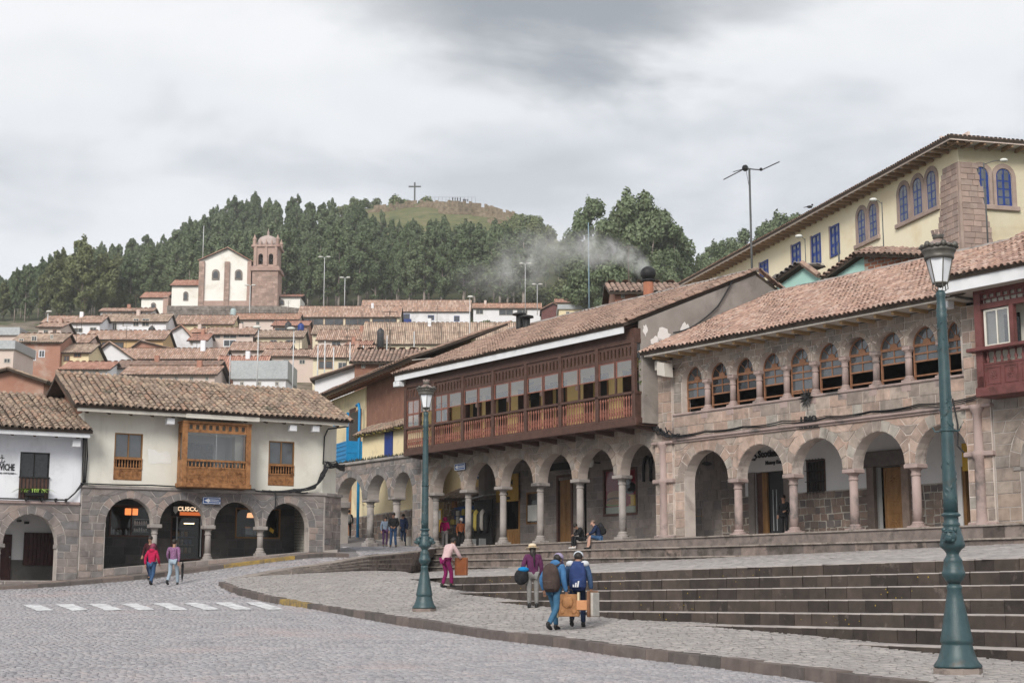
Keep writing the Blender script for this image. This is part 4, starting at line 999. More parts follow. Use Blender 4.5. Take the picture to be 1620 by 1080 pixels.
    for x in (.2,.32,.5,.62,.85): link('bottle',bm,w,loc=(x,2.75,3.88),scale=(1,1,random.uniform(.6,1.2)))
    # shop door with its sign
    d=rect_window(t,2.72,4.2,2.85,4.72,2.55,M['darkwood'],M['glass_low'],.06,1,1,name='shop_door')
    [MB().box(xx,xx+.05,2.45,2.5,3.0,4.7).build('door_bar',M['metal'],d) for xx in (2.95,4.02)]
    sb=MB(); sb.bbox(2.72,4.2,2.38,2.5,4.72,5.2,.015); sg=sb.build('shop_sign',M['dark'],t)
    text('CUSCO',sg,(3.42,2.37,5.02),.25,emit('lit_letters',(.85,.62,.42),.55),align='CENTER',sx=1.15,bold=.008)
    ob=MB(); ob.bbox(3.05,4.18,2.36,2.4,4.75,4.9,.01); ob.build('orange_panel',emit('orange_panel',(.55,.13,.035),.45),sg)
    sh=MB(); sh.prism([(2.76,5.12),(2.96,5.12),(2.96,4.93),(2.86,4.8),(2.76,4.93)],2.355,2.372); sh.build('shield',M['paper'],sg)
    sv=MB()
    for k in range(4): sv.box(3.0,4.0,3.2,3.4,3.15+k*.35,3.18+k*.35)
    for k in range(14): sv.box(3.05+(k%5)*.18,3.17+(k%5)*.18,3.22,3.35,3.18+(k//5)*.35,3.4+(k//5)*.35)
    sv.build('goods_shelf',mat('packaged_goods',[(1,1,1)],3,palette=[(.10,.05,.03),(.20,.12,.05),(.03,.05,.09),(.16,.14,.12)]),d)
    hl=MB(); hl.box(3.5,3.95,3.1,3.14,4.42,4.46); hl.build('ceiling_lamp',emit('warm_tube',(1,.75,.45),2.2),d)
    # shop windows on the right
    w2=rect_window(t,5.6,7.7,3.82,5.14,2.5,M['oak_door'],M['glass_low'],.06,2,1,name='shop_window')
    pd=MB(); pd.lathe([(.0,.22),(.14,.2),(.17,0)],10,6.45,2.9,4.75); pd.build('lamp_shade',emit('lamp_shade_glow',(.9,.42,.2),.7),w2)
    dk=MB(); dk.bbox(6.1,7.0,2.75,3.1,3.9,4.35,.08); dk.build('display_seat',M['glass_dark'],w2)
    yt=MB(); yt.poly([(7.18,2.47,4.18),(7.36,2.47,4.05),(7.42,2.47,4.2),(7.24,2.47,4.33)]); yt.build('price_tag',M['sign_yellow'],w2)
    return t
# ================================================================ white restaurant house at the far left
def build_white():
    t=fthing('white_house','white plastered restaurant with dark window box and anchor lettering','house',FL)
    ops=[op(-7.4,-5.05,3.37,1.17),op(-4.77,-2.69,3.37,1.17)]
    wl=MB(); wall_open(wl,-12,-1.84,3.37,4.92,ops,.02,.47); wl.box(-2.69,-1.84,.02,.47,1.0,3.37); wl.box(-12,-7.4,.02,.47,1,3.37)
    wall=wl.build('arcade_wall',M['mortar_grey'],t); st=Stones(M['stone_grey'])
    coursing(st,-2.67,-1.84,1.4,3.37,.02,.3,.4)
    for o,a,b in ((ops[0],-8,-4.92),(ops[1],-4.9,-2.25)): ring_stones(st,o,.02,.34,11,a,b)
    spandrel_stones(st,ops,-8.5,-1.84,4.9,.02,.34,.28,.45); st.build(wall)
    column(t,-4.91,.25,1.75,3.37,.13,M['column_grey'],.3,capw=.24)
    ib=MB(); ib.box(-2.74,-2.6,.0,.4,3.2,3.37); ib.build('impost',M['column_grey'],t)
    b=MB(); b.bbox(-12,-1.86,-.08,.4,4.92,5.05,.03); b.build('cornice',M['column_pink'],t)
    up=MB(); wall_open(up,-12,-1.84,5.05,7.75,[op(-4.27,-3.12,6.97,0,5.13)],.03,.4); up.build('upper_wall',M['white_wall'],t)
    w=rect_window(t,-4.27,-3.12,5.13,6.97,.10,M['iron'],M['glass_dark'],.05,2,1)
    m=MB(); m.box(-4.27,-3.12,-.02,.02,5.13,5.95); m.build('window_box_front',M['darkwood'],w)
    r=MB(); r.box(-4.29,-3.1,-.06,.02,5.95,6.0)
    for k in range(8): r.box(-4.2+k*.145,-4.17+k*.145,-.045,-.02,5.15,5.95)
    r.build('rail',M['iron'],w)
    # potted fern on the sill
    f=thing('fern_planter','green fern spilling from a dark planter on the black window front','plant',FL.w(-3.7,-.16,5.36),FL.a)
    tr=MB(); tr.bbox(-.36,.36,-.1,.1,-.12,.1,.02); tr.build('planter',M['iron'],f)
    fr=MB()
    for k in range(70):
        a=random.uniform(0,6.283); l=random.uniform(.35,.75); b0=Vector((random.uniform(-.3,.3),random.uniform(-.06,.06),.08)); d=Vector((math.cos(a),math.sin(a)*.5,0)); prev=None
        for s in range(5):
            u=s/4; p=b0+d*l*u+Vector((0,0,.34*u-.42*u*u)); wd=.045*(1-u*.8); sd=Vector((-d.y,d.x,.3)).normalized()*wd
            if prev: fr.poly([prev[0],prev[1],p+sd,p-sd])
            prev=(p-sd,p+sd)
    fr.build('fronds',mat('fern_leaf',[(.14,.24,.04),(.28,.40,.09)],9,.6),f)
    eave(t,-12,-1.8,.03,-.85,7.76,M['fascia'],M['rafter'],M['white_wall'],.2,.8); floodlight(t,-2.25,-.4,7.42)
    tile_roof(t,(-12,-.98,7.82),(-1.72,-.98,7.84),(-12,5.0,9.95),(-1.72,4.2,9.75),M['tile_old'],.245,.33,.10,near=(-3,-6,8))
    rd=MB()
    for k in range(14): pass
    o=MB(); o.tube([(-4.98,.0,6.76),(-4.98,.0,6.52)],.012,5); o.tube([(-5.08,.0,6.7),(-4.88,0,6.7)],.01,5)
    o.tube([(-5.1,0,6.6),(-5.06,0,6.53),(-4.98,0,6.5),(-4.9,0,6.53),(-4.86,0,6.6)],.014,5); o.lathe([(.03,-.01),(.045,0),(.03,.01)],8,-4.98,0,6.79)
    o.build('anchor_emblem',M['black_paint'],t)
    text('CEVICHE',t,(-4.47,.015,6.33),.36,M['black_paint'],align='RIGHT',sx=.56,bold=.006)
    text('SEAFOOD KITCHEN -',t,(-4.36,.015,6.1),.085,M['black_paint'],align='RIGHT',sx=1.3)
    fl=MB(); fl.box(-12,-1.9,.06,3,1.0,1.95); fl.build('arcade_floor',M['mortar_grey'],t)
    ps=Stones(M['stone_grey']); coursing(ps,-9,-2.7,1.5,1.93,.06,.2,.6); p=MB(); p.box(-9,-2.7,.065,.1,1.4,1.9); ps.build(p.build('plinth',M['mortar_grey'],t))
    iw=MB(); iw.box(-9,-1.9,2.5,2.7,2.79,5.0); iw.build('inner_wall',M['dim_white'],t)
    dd=MB(); dd.box(-9,-1.9,2.46,2.7,1.95,2.79); dd.box(-2.0,-1.9,.4,2.5,1.9,2.8); dd.build('dado',M['mortar_dark'],t)
    sw=MB(); sw.box(-2.0,-1.92,.47,2.5,2.79,5.0); sw.build('inner_side',M['dim_white'],t); ce=MB(); ce.box(-9,-1.9,.4,2.7,4.85,4.92); ce.build('arcade_ceiling',M['dim_white'],t)
    dr=MB(); dr.box(-4.75,-3.9,2.4,2.46,1.95,3.81)
    for k in range(3):
        for j in range(2): frame_rect(dr,-4.7+j*.4,-4.34+j*.4,2.05+k*.58,2.55+k*.58,2.37,2.4,.05)
    d=dr.build('door',M['door_dark'],t)
    h=MB(); h.ball((-3.97,2.36,2.9),.035,6,4); h.build('handle',M['metal'],d)
    sh=MB(); sh.box(-3.42,-2.14,2.38,2.46,2.58,3.9)
    for k in range(8): sh.box(-3.38+k*.156,-3.26+k*.156,2.35,2.38,2.62,3.86)
    sh.build('shutter',M['door_dark'],t)
    cm=MB(); cm.bbox(-3.75,-3.6,2.2,2.45,4.32,4.4,.01); cm.bbox(-3.45,-3.3,2.2,2.45,4.24,4.34,.01); cm.build('security_camera',M['iron'],t)
    for x in (-4.0,-3.4,-2.85,-2.45):
        m=MB(); m.bbox(x-.04,x+.04,-.22,-.06,5.05,5.17,.01); m.tube([(x,-.12,5.05),(x,-.12,5.0)],.02,5); m.build('spotlight',M['iron'],t)
    return t
LEFT=build_left(); WHITE=build_white()
# narrow pavement and kerb along the left houses
def build_left_pavement():
    p=[]; 
    pv=thing('pavement','narrow pavement with worn yellow kerb below the left arcades','pavement'); pv['kind']='structure'
    xs=[-8+i*.62 for i in range(29)]; 
    for a,b in zip(xs,xs[1:]):
        A0,B0=FL.w(a+.006,-1.15,0),FL.w(b-.006,-1.15,0); A1,B1=FL.w(a+.006,.06,0),FL.w(b-.006,.06,0)
        hh=.14
        za,zb=float(G(A0.x,A0.y)),float(G(B0.x,B0.y)); mb=MB()
        mb.hexa([(A0.x,A0.y,za-.2),(B0.x,B0.y,zb-.2),(B1.x,B1.y,zb-.2),(A1.x,A1.y,za-.2),(A0.x,A0.y,za+hh),(B0.x,B0.y,zb+hh),(B1.x,B1.y,zb+hh+.06),(A1.x,A1.y,za+hh+.06)])
        mb.build('paving_slab',M['stepstone'],pv)
        k0,k1=FL.w(a+.006,-1.32,0),FL.w(b-.006,-1.32,0); mb=MB()
        mb.hexa([(k0.x,k0.y,za-.2),(k1.x,k1.y,zb-.2),(B0.x,B0.y,zb-.2),(A0.x,A0.y,za-.2),(k0.x,k0.y,za+hh-.02),(k1.x,k1.y,zb+hh-.02),(B0.x,B0.y,zb+hh+.004),(A0.x,A0.y,za+hh+.004)])
        mb.build('kerbstone',M['kerb_yellow'] if 3.2<a<6.5 else M['kerb'],pv)
build_left_pavement()
# ================================================================ the row of arcaded houses on the right
def L2(px,py,y=0): return FR.loc(px,py,y)
M['sign_ochre']=mat('ochre_sign_board',[(.30,.17,.03),(.42,.26,.06)],3,.7)
def build_mid():
    t=fthing('balcony_house','long arcaded house with a glazed red brown timber balcony and white fascia','house',FR)
    xs=[(-17.4,-14.83),(-14.41,-11.81),(-11.39,-8.79),(-8.37,-5.79),(-5.37,-2.81),(-2.39,-.03)]
    ops=[op(a,b,2.82,1.28) for a,b in xs]
    wl=MB(); wall_open(wl,-18.6,.0,2.82,4.75,ops,0,.55,16); wl.box(-18.6,-17.82,0,.55,-1.2,2.82); wall=wl.build('arcade_wall',M['mortar_mid'],t)
    st=Stones(M['stone_mid']); coursing(st,-18.58,-17.84,-.4,2.82,0,.42,.5)
    mids=[-18.0]+[(a[1]+b[0])/2 for a,b in zip(xs,xs[1:])]+[.0]
    for i,o in enumerate(ops): ring_stones(st,o,0,.42,11,mids[i]+.01,mids[i+1]-.01)
    spandrel_stones(st,ops,-18.58,-.02,4.73,0,.42,.34,.55); st.build(wall)
    for x in mids[:-1]:
        column(t,x if x>-17.9 else -17.62,.28,0.0,2.82,.165,M['column_grey'],.36,capw=.33)
    # timber balcony
    px_=[-18.22,-15.55,-12.89,-10.3,-7.64,-5.02,-2.38,.08]; yb=-1.22
    b=MB(); b.bbox(-18.35,.22,yb-.06,yb+.12,4.68,5.02,.02); b.box(-18.3,.2,yb-.08,yb+.1,6.03,6.13); b.box(-18.3,.2,yb-.06,yb+.1,8.2,8.4); b.box(-18.3,.2,yb-.02,yb+.06,7.52,7.6); b.box(-18.3,.2,yb-.02,yb+.08,5.02,5.08)
    b.box(-18.3,.2,yb+.12,0,4.72,4.82); b.box(-18.3,.16,yb+.0,yb+.08,8.4,8.82); b.box(.08,.16,yb+.08,-.02,8.38,8.82)
    bal=b.build('balcony',M['darkwood'],t)
    pm=MB().bbox(-.1,.1,-.08,.1,4.95,8.2,.015).mesh('balcony_post',M['darkwood'])
    for x in px_: link('balcony_post',pm,bal,loc=(x,yb,0))
    jm=MB(); jm.hexa([(-.08,0,-.12),(.08,0,-.12),(.08,-1.0,-.02),(-.08,-1.0,-.02),(-.08,0,.1),(.08,0,.1),(.08,-1.25,.1),(-.08,-1.25,.1)]); jme=jm.mesh('bracket',M['darkwood'])
    for i in range(14): link('bracket',jme,bal,loc=(-18.0+i*1.38,0,4.62))
    # right return
    rb=MB(); rb.box(.04,.2,yb+.12,-.02,4.7,5.02); rb.box(.06,.18,yb+.12,-.02,6.03,6.13); rb.box(.06,.18,yb+.12,-.02,8.2,8.38); rb.box(.06,.18,-.16,-.02,5.02,8.2); rb.box(.1,.14,yb+.12,-.02,5.02,6.03)
    rb.build('balcony_return',M['darkwood'],bal)
    gl=MB(); gl.poly([(.12,yb+.12,7.55),(.12,-.16,7.55),(.12,-.16,8.2),(.12,yb+.12,8.2)]); gl.build('return_pane',M['glass_sky'],bal)
    sash=MB()
    bm=MB(); H=.95
    bm.lathe([(.035,0),(.045,.06),(.03,.12),(.06,.22),(.03,.34),(.05,.42),(.024,.5),(.024,.72),(.045,.80),(.024,.86),(.035,.95)],6); bme=bm.mesh('baluster',M['redwood'],True)
    for i in range(7):
        x0,x1=px_[i]+.1,px_[i+1]-.1
        n=13
        for k in range(n): link('baluster',bme,bal,loc=(x0+(x1-x0)*(k+.5)/n,yb+.02,5.07))
        lt=MB(); wdt=(x1-x0)/n
        for k in range(n):
            xa=x0+wdt*k; c=xa+wdt/2
            for s in range(2):
                zc=5.14+s*.17; r=.075
                pts=[]
                for a in range(9):
                    an=a/8*2*math.pi; pts.append((xa+r*math.cos(an),yb+.03,zc+r*math.sin(an)))
                lt.tube(pts,.014,4,cap=False)
        lt.box(x0,x1,yb+.01,yb+.05,5.42,5.45)
        for k in range(n): lt.ball((x0+wdt*(k+.5),yb+.0,5.9),(.05,.03,.06),5,4)
        lt.build('pierced_lattice',M['redwood'],bal)
        # window lights: two per bay, upper sash glazed, lower open
        xm=(x0+x1)/2
        mu=MB(); mu.box(xm-.045,xm+.045,yb-.02,yb+.06,6.13,7.52); mu.build('mullion',M['darkwood'],bal)
        for xa,xb in ((x0,xm-.045),(xm+.045,x1)):
            zb=6.80; 
            s=MB(); frame_rect(s,xa,xb,zb,7.52,yb-.01,yb+.03,.045)
            low=(i==0 and xa==x0) or (i==1 and xa==x0)
            if low: frame_rect(s,xa,xb,6.13,zb,yb-.01,yb+.03,.045); s.box((xa+xb)/2-.02,(xa+xb)/2+.02,yb-.005,yb+.025,6.17,7.48)
            sa=s.build('sash',M['redwood'],bal)
            g=MB(); g.poly([(xa+.045,yb+.01,zb+.045),(xb-.045,yb+.01,zb+.045),(xb-.045,yb+.01,7.48),(xa+.045,yb+.01,7.48)])
            if low: g.poly([(xa+.045,yb+.01,6.17),(xb-.045,yb+.01,6.17),(xb-.045,yb+.01,zb),(xa+.045,yb+.01,zb)])
            g.build('pane',M['glass_refl'],sa)
        fz=MB(); n=9; wd=(x1-x0)/n; fo=[op(x0+wd*(k+.28),x0+wd*(k+.72),7.98,.08,7.68) for k in range(n)]
        wall_open(fz,x0,x1,7.6,8.2,fo,yb+.0,yb+.05,5); fz.build('pierced_frieze',M['darkwood'],bal)
        if i%1==0 and i<6:
            lp=thing('paper_lantern','pinkish paper lantern hanging inside the balcony, %s light from the lamp post'%('first','second','third','fourth','fifth','sixth')[i],'lantern',FR.w(xm-.5,-.9,6.75),FR.a,'paper lanterns along the balcony')
            m=MB(); m.lathe([(.05,-.12),(.11,-.08),(.12,0),(.10,.1),(.05,.14)],8); m.build('lantern_shade',mat_pink,lp,True); m=MB(); m.tube([(0,0,.14),(0,0,1.3)],.008,4); m.build('lantern_cord',M['iron'],lp)
    # room wall behind with doors
    drs=[op(a,a+1.1,7.3,0) for a in (-16.9,-14.2,-12.0,-9.3,-7.3,-4.3,-1.55)]
    uw=MB(); wall_open(uw,-18.6,0.0,4.82,8.75,drs,.0,.3); uwall=uw.build('upper_wall',M['room_yellow'],t)
    for o in drs:
        d=MB(); frame_rect(d,o['xl']-.08,o['xr']+.08,4.83,7.38,-.03,.06,.09); dr=d.build('balcony_door',M['oak_door'],t)
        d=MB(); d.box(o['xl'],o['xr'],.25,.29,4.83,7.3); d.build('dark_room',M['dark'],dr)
        d=MB(); d.hexa([(o['xl'],.0,4.85),(o['xl']+.05,.0,4.85),(o['xl']+.05,-.5,4.85),(o['xl'],-.5,4.85),(o['xl'],.0,7.25),(o['xl']+.05,.0,7.25),(o['xl']+.05,-.5,7.25),(o['xl'],-.5,7.25)]); d.build('door_leaf',M['darkwood'],dr)
    sx,sz=L2(826,626,-.02); 
    text('PIZZAS & BURGERS',t,(sx,-.02,sz+.18),.24,M['black_paint'],sx=.62,bold=.012); text('RACLETTE',t,(sx,-.02,sz-.16),.30,M['black_paint'],sx=.8,bold=.01)
    text('RESTAURANT',t,(sx+.15,-.02,sz+.5),.16,M['black_paint'],sx=.8,bold=.008)
    # hanging plant at the right end of the balcony
    pl=thing('hanging_plant','green trailing plant hanging at the right end of the timber balcony','plant',FR.w(.05,-.55,7.4),FR.a)
    m=MB()
    for k in range(160):
        c=Vector((random.gauss(0,.10),random.gauss(0,.22),-random.uniform(0,1.5))); s=random.uniform(.05,.09); a=Vector((random.uniform(-1,1),random.uniform(-1,1),random.uniform(-1,1))).normalized()*s; b2=a.cross(Vector((random.uniform(-1,1),.3,.5))).normalized()*s
        m.poly([c-a,c-b2*.6,c+a,c+b2*.6])
    m.build('leaves',mat('trailing_leaf',[(.07,.11,.03),(.20,.26,.08)],12,.6),pl)
    m=MB(); m.tube([(0,0,-1.3),(0,.05,-.5),(0,0,.6)],.012,4); m.build('stem',M['rafter'],pl)
    # eave, roof, verge
    eave(t,-18.75,-.15,0,-1.58,8.93,M['fascia'],M['rafter'],M['darkwood'],.34,1.2)
    f=MB(); f.box(-18.79,-18.72,-1.55,0,8.5,8.93); f.build('end_board',M['fascia'],t); floodlight(t,-18.85,-1.3,8.55); floodlight(t,-18.35,-1.45,8.5)
    rf=tile_roof(t,(-18.9,-1.68,8.98),(-.0,-1.68,8.98),(-18.7,5.7,12.0),(.3,5.9,12.1),M['tile_mid'],.225,.33,.095,near=(0,-8,9),seg=5)
    tile_roof(t,(.3,11.5,9.6),(-13.5,11.5,9.6),(.3,5.92,12.0),(-13.5,5.77,11.93),M['tile_mid'],.3,.4,.05,limit=0)
    ridge_cap(t,(-18.7,5.7,12.05),(.3,5.9,12.15),M['column_grey'],.12)
    ridge_tiles(t,(.08,-1.6,9.08),(.36,5.9,12.15),M['tile_mid'],.15); ridge_tiles(t,(.42,5.95,12.1),(.42,9.5,10.4),M['tile_mid'],.15)
    gw=MB(); gw.prismx([(-.9,4.8),(11.2,4.8),(11.2,9.6),(5.9,11.95),(-.9,9.15)],.0,.28); g=gw.build('gable_wall',M['grey_plaster'],t)
    fk=MB()
    def flake(c,pts): fk.poly([(.287,c[0]+a,c[1]+b) for a,b in pts])
    for (cy,cz,sy,sz_) in ((.25,8.55,.5,.75),(-.1,8.35,.45,.4),(1.55,8.85,.35,.95),(1.0,8.45,.7,.45),(-.75,8.75,.15,.5),(.6,8.3,.9,.25)):
        n=18; flake((cy,cz),[(sy*math.cos(a/n*6.283)*random.uniform(.55,1.05),sz_*.6*math.sin(a/n*6.283)*random.uniform(.5,1.1)) for a in range(n)])
    fk.build('flaked_paint',M['flaked_paint'],g)
    sd=MB(); sd.prismx([(.3,4.8),(5.7,4.8),(5.7,11.85),(-.2,9.2),(.3,9.2)],-18.6,-18.4); sd.build('far_gable',M['mudbrick'],t)
    # arcade floor, ceiling, inner wall
    fl=MB(); fl.box(-18.6,.0,-.72,3.6,-1.2,-.004); fl.build('arcade_floor',M['stepstone'],t)
    ce=MB(); ce.box(-18.6,0,.5,3.4,4.6,4.7); ce.build('arcade_ceiling',M['mortar_in'],t)
    def X(px,y=3.2): return L2(px,800,y)[0]
    D=[op(X(795),X(823),2.9,0),op(X(833),X(856),2.75,0,1.15),op(X(884),X(905),3.35,0),op(X(917),X(928),3.6,0),op(X(955),X(1009),3.5,0,1.3)]
    xi=X(764)
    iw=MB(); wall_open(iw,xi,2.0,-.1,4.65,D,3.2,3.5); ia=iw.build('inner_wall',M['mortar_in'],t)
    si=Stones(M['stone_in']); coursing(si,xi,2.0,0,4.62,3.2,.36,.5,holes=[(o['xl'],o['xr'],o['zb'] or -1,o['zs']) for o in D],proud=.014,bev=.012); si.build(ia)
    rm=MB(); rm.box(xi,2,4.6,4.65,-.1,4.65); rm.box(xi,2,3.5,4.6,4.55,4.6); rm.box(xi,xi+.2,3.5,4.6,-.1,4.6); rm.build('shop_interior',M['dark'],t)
    o=D[0]; w=rect_window(t,o['xl'],o['xr'],0,2.9,3.22,M['oak_door'],M['glass_low'],.12,1,1,name='shop_door')
    lp=MB(); lp.box(o['xl']+.12,o['xr']-.12,3.18,3.24,.06,.95)
    for k in range(3): rosette(lp,o['xl']+.12+(o['xr']-o['xl']-.24)*(k+.5)/3,.5,3.18,(.14,.36))
    lp.build('carved_panel',M['oak_door'],w)
    bd=MB(); bd.bbox(o['xl']-.3,o['xr']+.1,2.98,3.05,2.35,3.75,.02); sg=bd.build('shop_sign',M['sign_ochre'],t)
    text('PAPILLON',sg,((o['xl']+o['xr'])/2-.15,2.97,3.3),.36,M['black_paint'],align='CENTER',sx=.72,bold=.015)
    for z,tx in ((3.0,'RESTAURANT'),(2.75,'BAR'),(2.52,'PIZZERIA')): text(tx,sg,((o['xl']+o['xr'])/2-.15,2.97,z),.2,M['black_paint'],align='CENTER',sx=.9,bold=.008)
    o=D[1]; w=rect_window(t,o['xl'],o['xr'],1.15,2.75,3.22,M['oak_door'],M['glass_low'],.08,1,1)
    m=MB(); m.poly([(o['xl']+.1,3.20,1.3),(o['xr']-.35,3.20,1.3),(o['xr']-.35,3.20,2.1),(o['xl']+.1,3.20,2.1)]); m.build('menu_sheet',M['paper'],w)
    o=D[2]
    m=MB(); frame_rect(m,o['xl']-.1,o['xr']+.1,0,3.45,3.12,3.3,.12); d=m.build('wooden_door',M['darkwood'],t)
    m=MB(); m.box(o['xl']+.1,o['xr']-.1,3.22,3.3,.02,3.3); 
    for k in range(2):
        for j in range(3): frame_rect(m,o['xl']+.12+k*(o['xr']-o['xl']-.2)/2,o['xl']+.12+(k+.92)*(o['xr']-o['xl']-.2)/2,.15+j*1.04,1.1+j*1.04,3.2,3.22,.06)
    m.build('door_leaf',M['oak_door'],d)
    tt=MB(); tt.bbox(X(871),X(909),3.1,3.15,3.7,4.05,.015); s2=tt.build('name_board',M['dark'],t)
    o=D[4]; w=rect_window(t,o['xl'],o['xr'],1.3,3.5,3.2,M['darkwood'],M['glass_low'],.10,1,1,name='poster_window')
    ph=MB(); ph.mi=0; xa,xb=o['xl']+.1,o['xr']-.1; xw=xb-xa; y=3.255
    def pq(u0,u1,v0,v1,mi,dy=0):
        ph.mi=mi; ph.poly([(xa+xw*u0,y-dy,1.4+2.0*v0),(xa+xw*u1,y-dy,1.4+2.0*v0),(xa+xw*u1,y-dy,1.4+2.0*v1),(xa+xw*u0,y-dy,1.4+2.0*v1)])
    def pe(u,v,ru,rv,mi,dy):
        ph.mi=mi; ph.poly([(xa+xw*(u+ru*math.cos(a/14*6.283)),y-dy,1.4+2*(v+rv*math.sin(a/14*6.283))) for a in range(14)])
    pq(0,1,0,1,0); pq(0,1,0,.16,1,.004); pe(.3,.42,.26,.12,2,.008); pe(.3,.34,.28,.05,3,.012); pe(.3,.28,.26,.07,2,.016); pe(.3,.22,.29,.04,4,.014)
    pq(.74,.98,.17,.42,5,.01); pq(.66,.8,.2,.4,0,.016); pe(.78,.58,.2,.14,6,.006); pe(.7,.75,.13,.1,7,.01)
    ph.build('burger_poster',[mat('poster_red',[(.30,.03,.045)],1),mat('poster_table',[(.42,.44,.36)],1),mat('bun',[(.40,.22,.10)],1),mat('patty',[(.07,.035,.02)],1),mat('salad',[(.22,.32,.07)],1),mat('fries',[(.62,.42,.10)],9),mat('poster_black',[(.02,.015,.02)],1),mat('poster_grey',[(.25,.26,.28)],1)],w)
    # arch letter on the wall
    mx,mz=L2(1017,760,3.12); mb=MB()
    for c in (.30,.80):
        pts=[(mx+c+.25*math.cos(math.pi*a/10),3.12,mz+.45+.62*math.sin(math.pi*a/10)) for a in range(11)]; pts=[(mx+c+.25,3.12,mz-.05)]+pts+[(mx+c-.25,3.12,mz-.05)]
        for p,q in zip(pts,pts[1:]): mb.tube([p,q],.07,6)
    mb.build('letter_emblem',M['black_paint'],ia)
    # round light on the wall
    lx,lz=L2(934,731,2.6); m=MB(); m.lathe([(.0,-.06),(.22,-.06),(.24,0),(.16,.05),(0,.07)],14); o=m.build('wall_lamp',M['paper'],t,True,loc=(lx,2.6,lz),rot=(math.pi/2,0,0)); m=MB(); m.box(lx-.03,lx+.03,2.6,3.2,lz-.03,lz+.03); m.build('lamp_arm',M['iron'],t)
    # white shop counter and dado in the passage to the street
    for (px,py,yy,tx) in ((728,738,-.08,1),(762,752,3.0,0)):
        x,z=L2(px,py,yy); s=thing('one_way_sign','blue one way arrow sign '+('under the balcony, above a column' if tx else 'on the inner wall behind the second arch'),'sign',FR.w(x,yy,z),FR.a,'blue one way signs')
        sign_plate(s,.95 if tx else .8,.34)
    return t
mat_pink=mat('pink_lantern_paper',[(.62,.42,.38),(.70,.52,.46)],4,.8)
def sign_plate(s,wd,h):
    m=MB(); m.bbox(-wd/2,wd/2,-.03,.0,-h/2,h/2,.006); m.build('plate',M['sign_blue'],s)
    m=MB(); frame_rect(m,-wd/2+.02,wd/2-.02,-h/2+.02,h/2-.02,-.036,-.03,.022); m.build('border',M['sign_white'],s)
    m=MB(); a=wd/2-.07; m.prism([(-a,0),(-a+.2,h*.32),(-a+.2,h*.17),(a,h*.17),(a,-h*.17),(-a+.2,-h*.17),(-a+.2,-h*.32)],-.038,-.031); m.build('arrow',M['sign_white'],s)
    m=MB()
    for k in range(9): m.box(-a+.24+k*.062*(wd/.95),-a+.28+k*.062*(wd/.95),-.041,-.038,-.028,.028)
    m.build('street_name',M['sign_blue'],s)
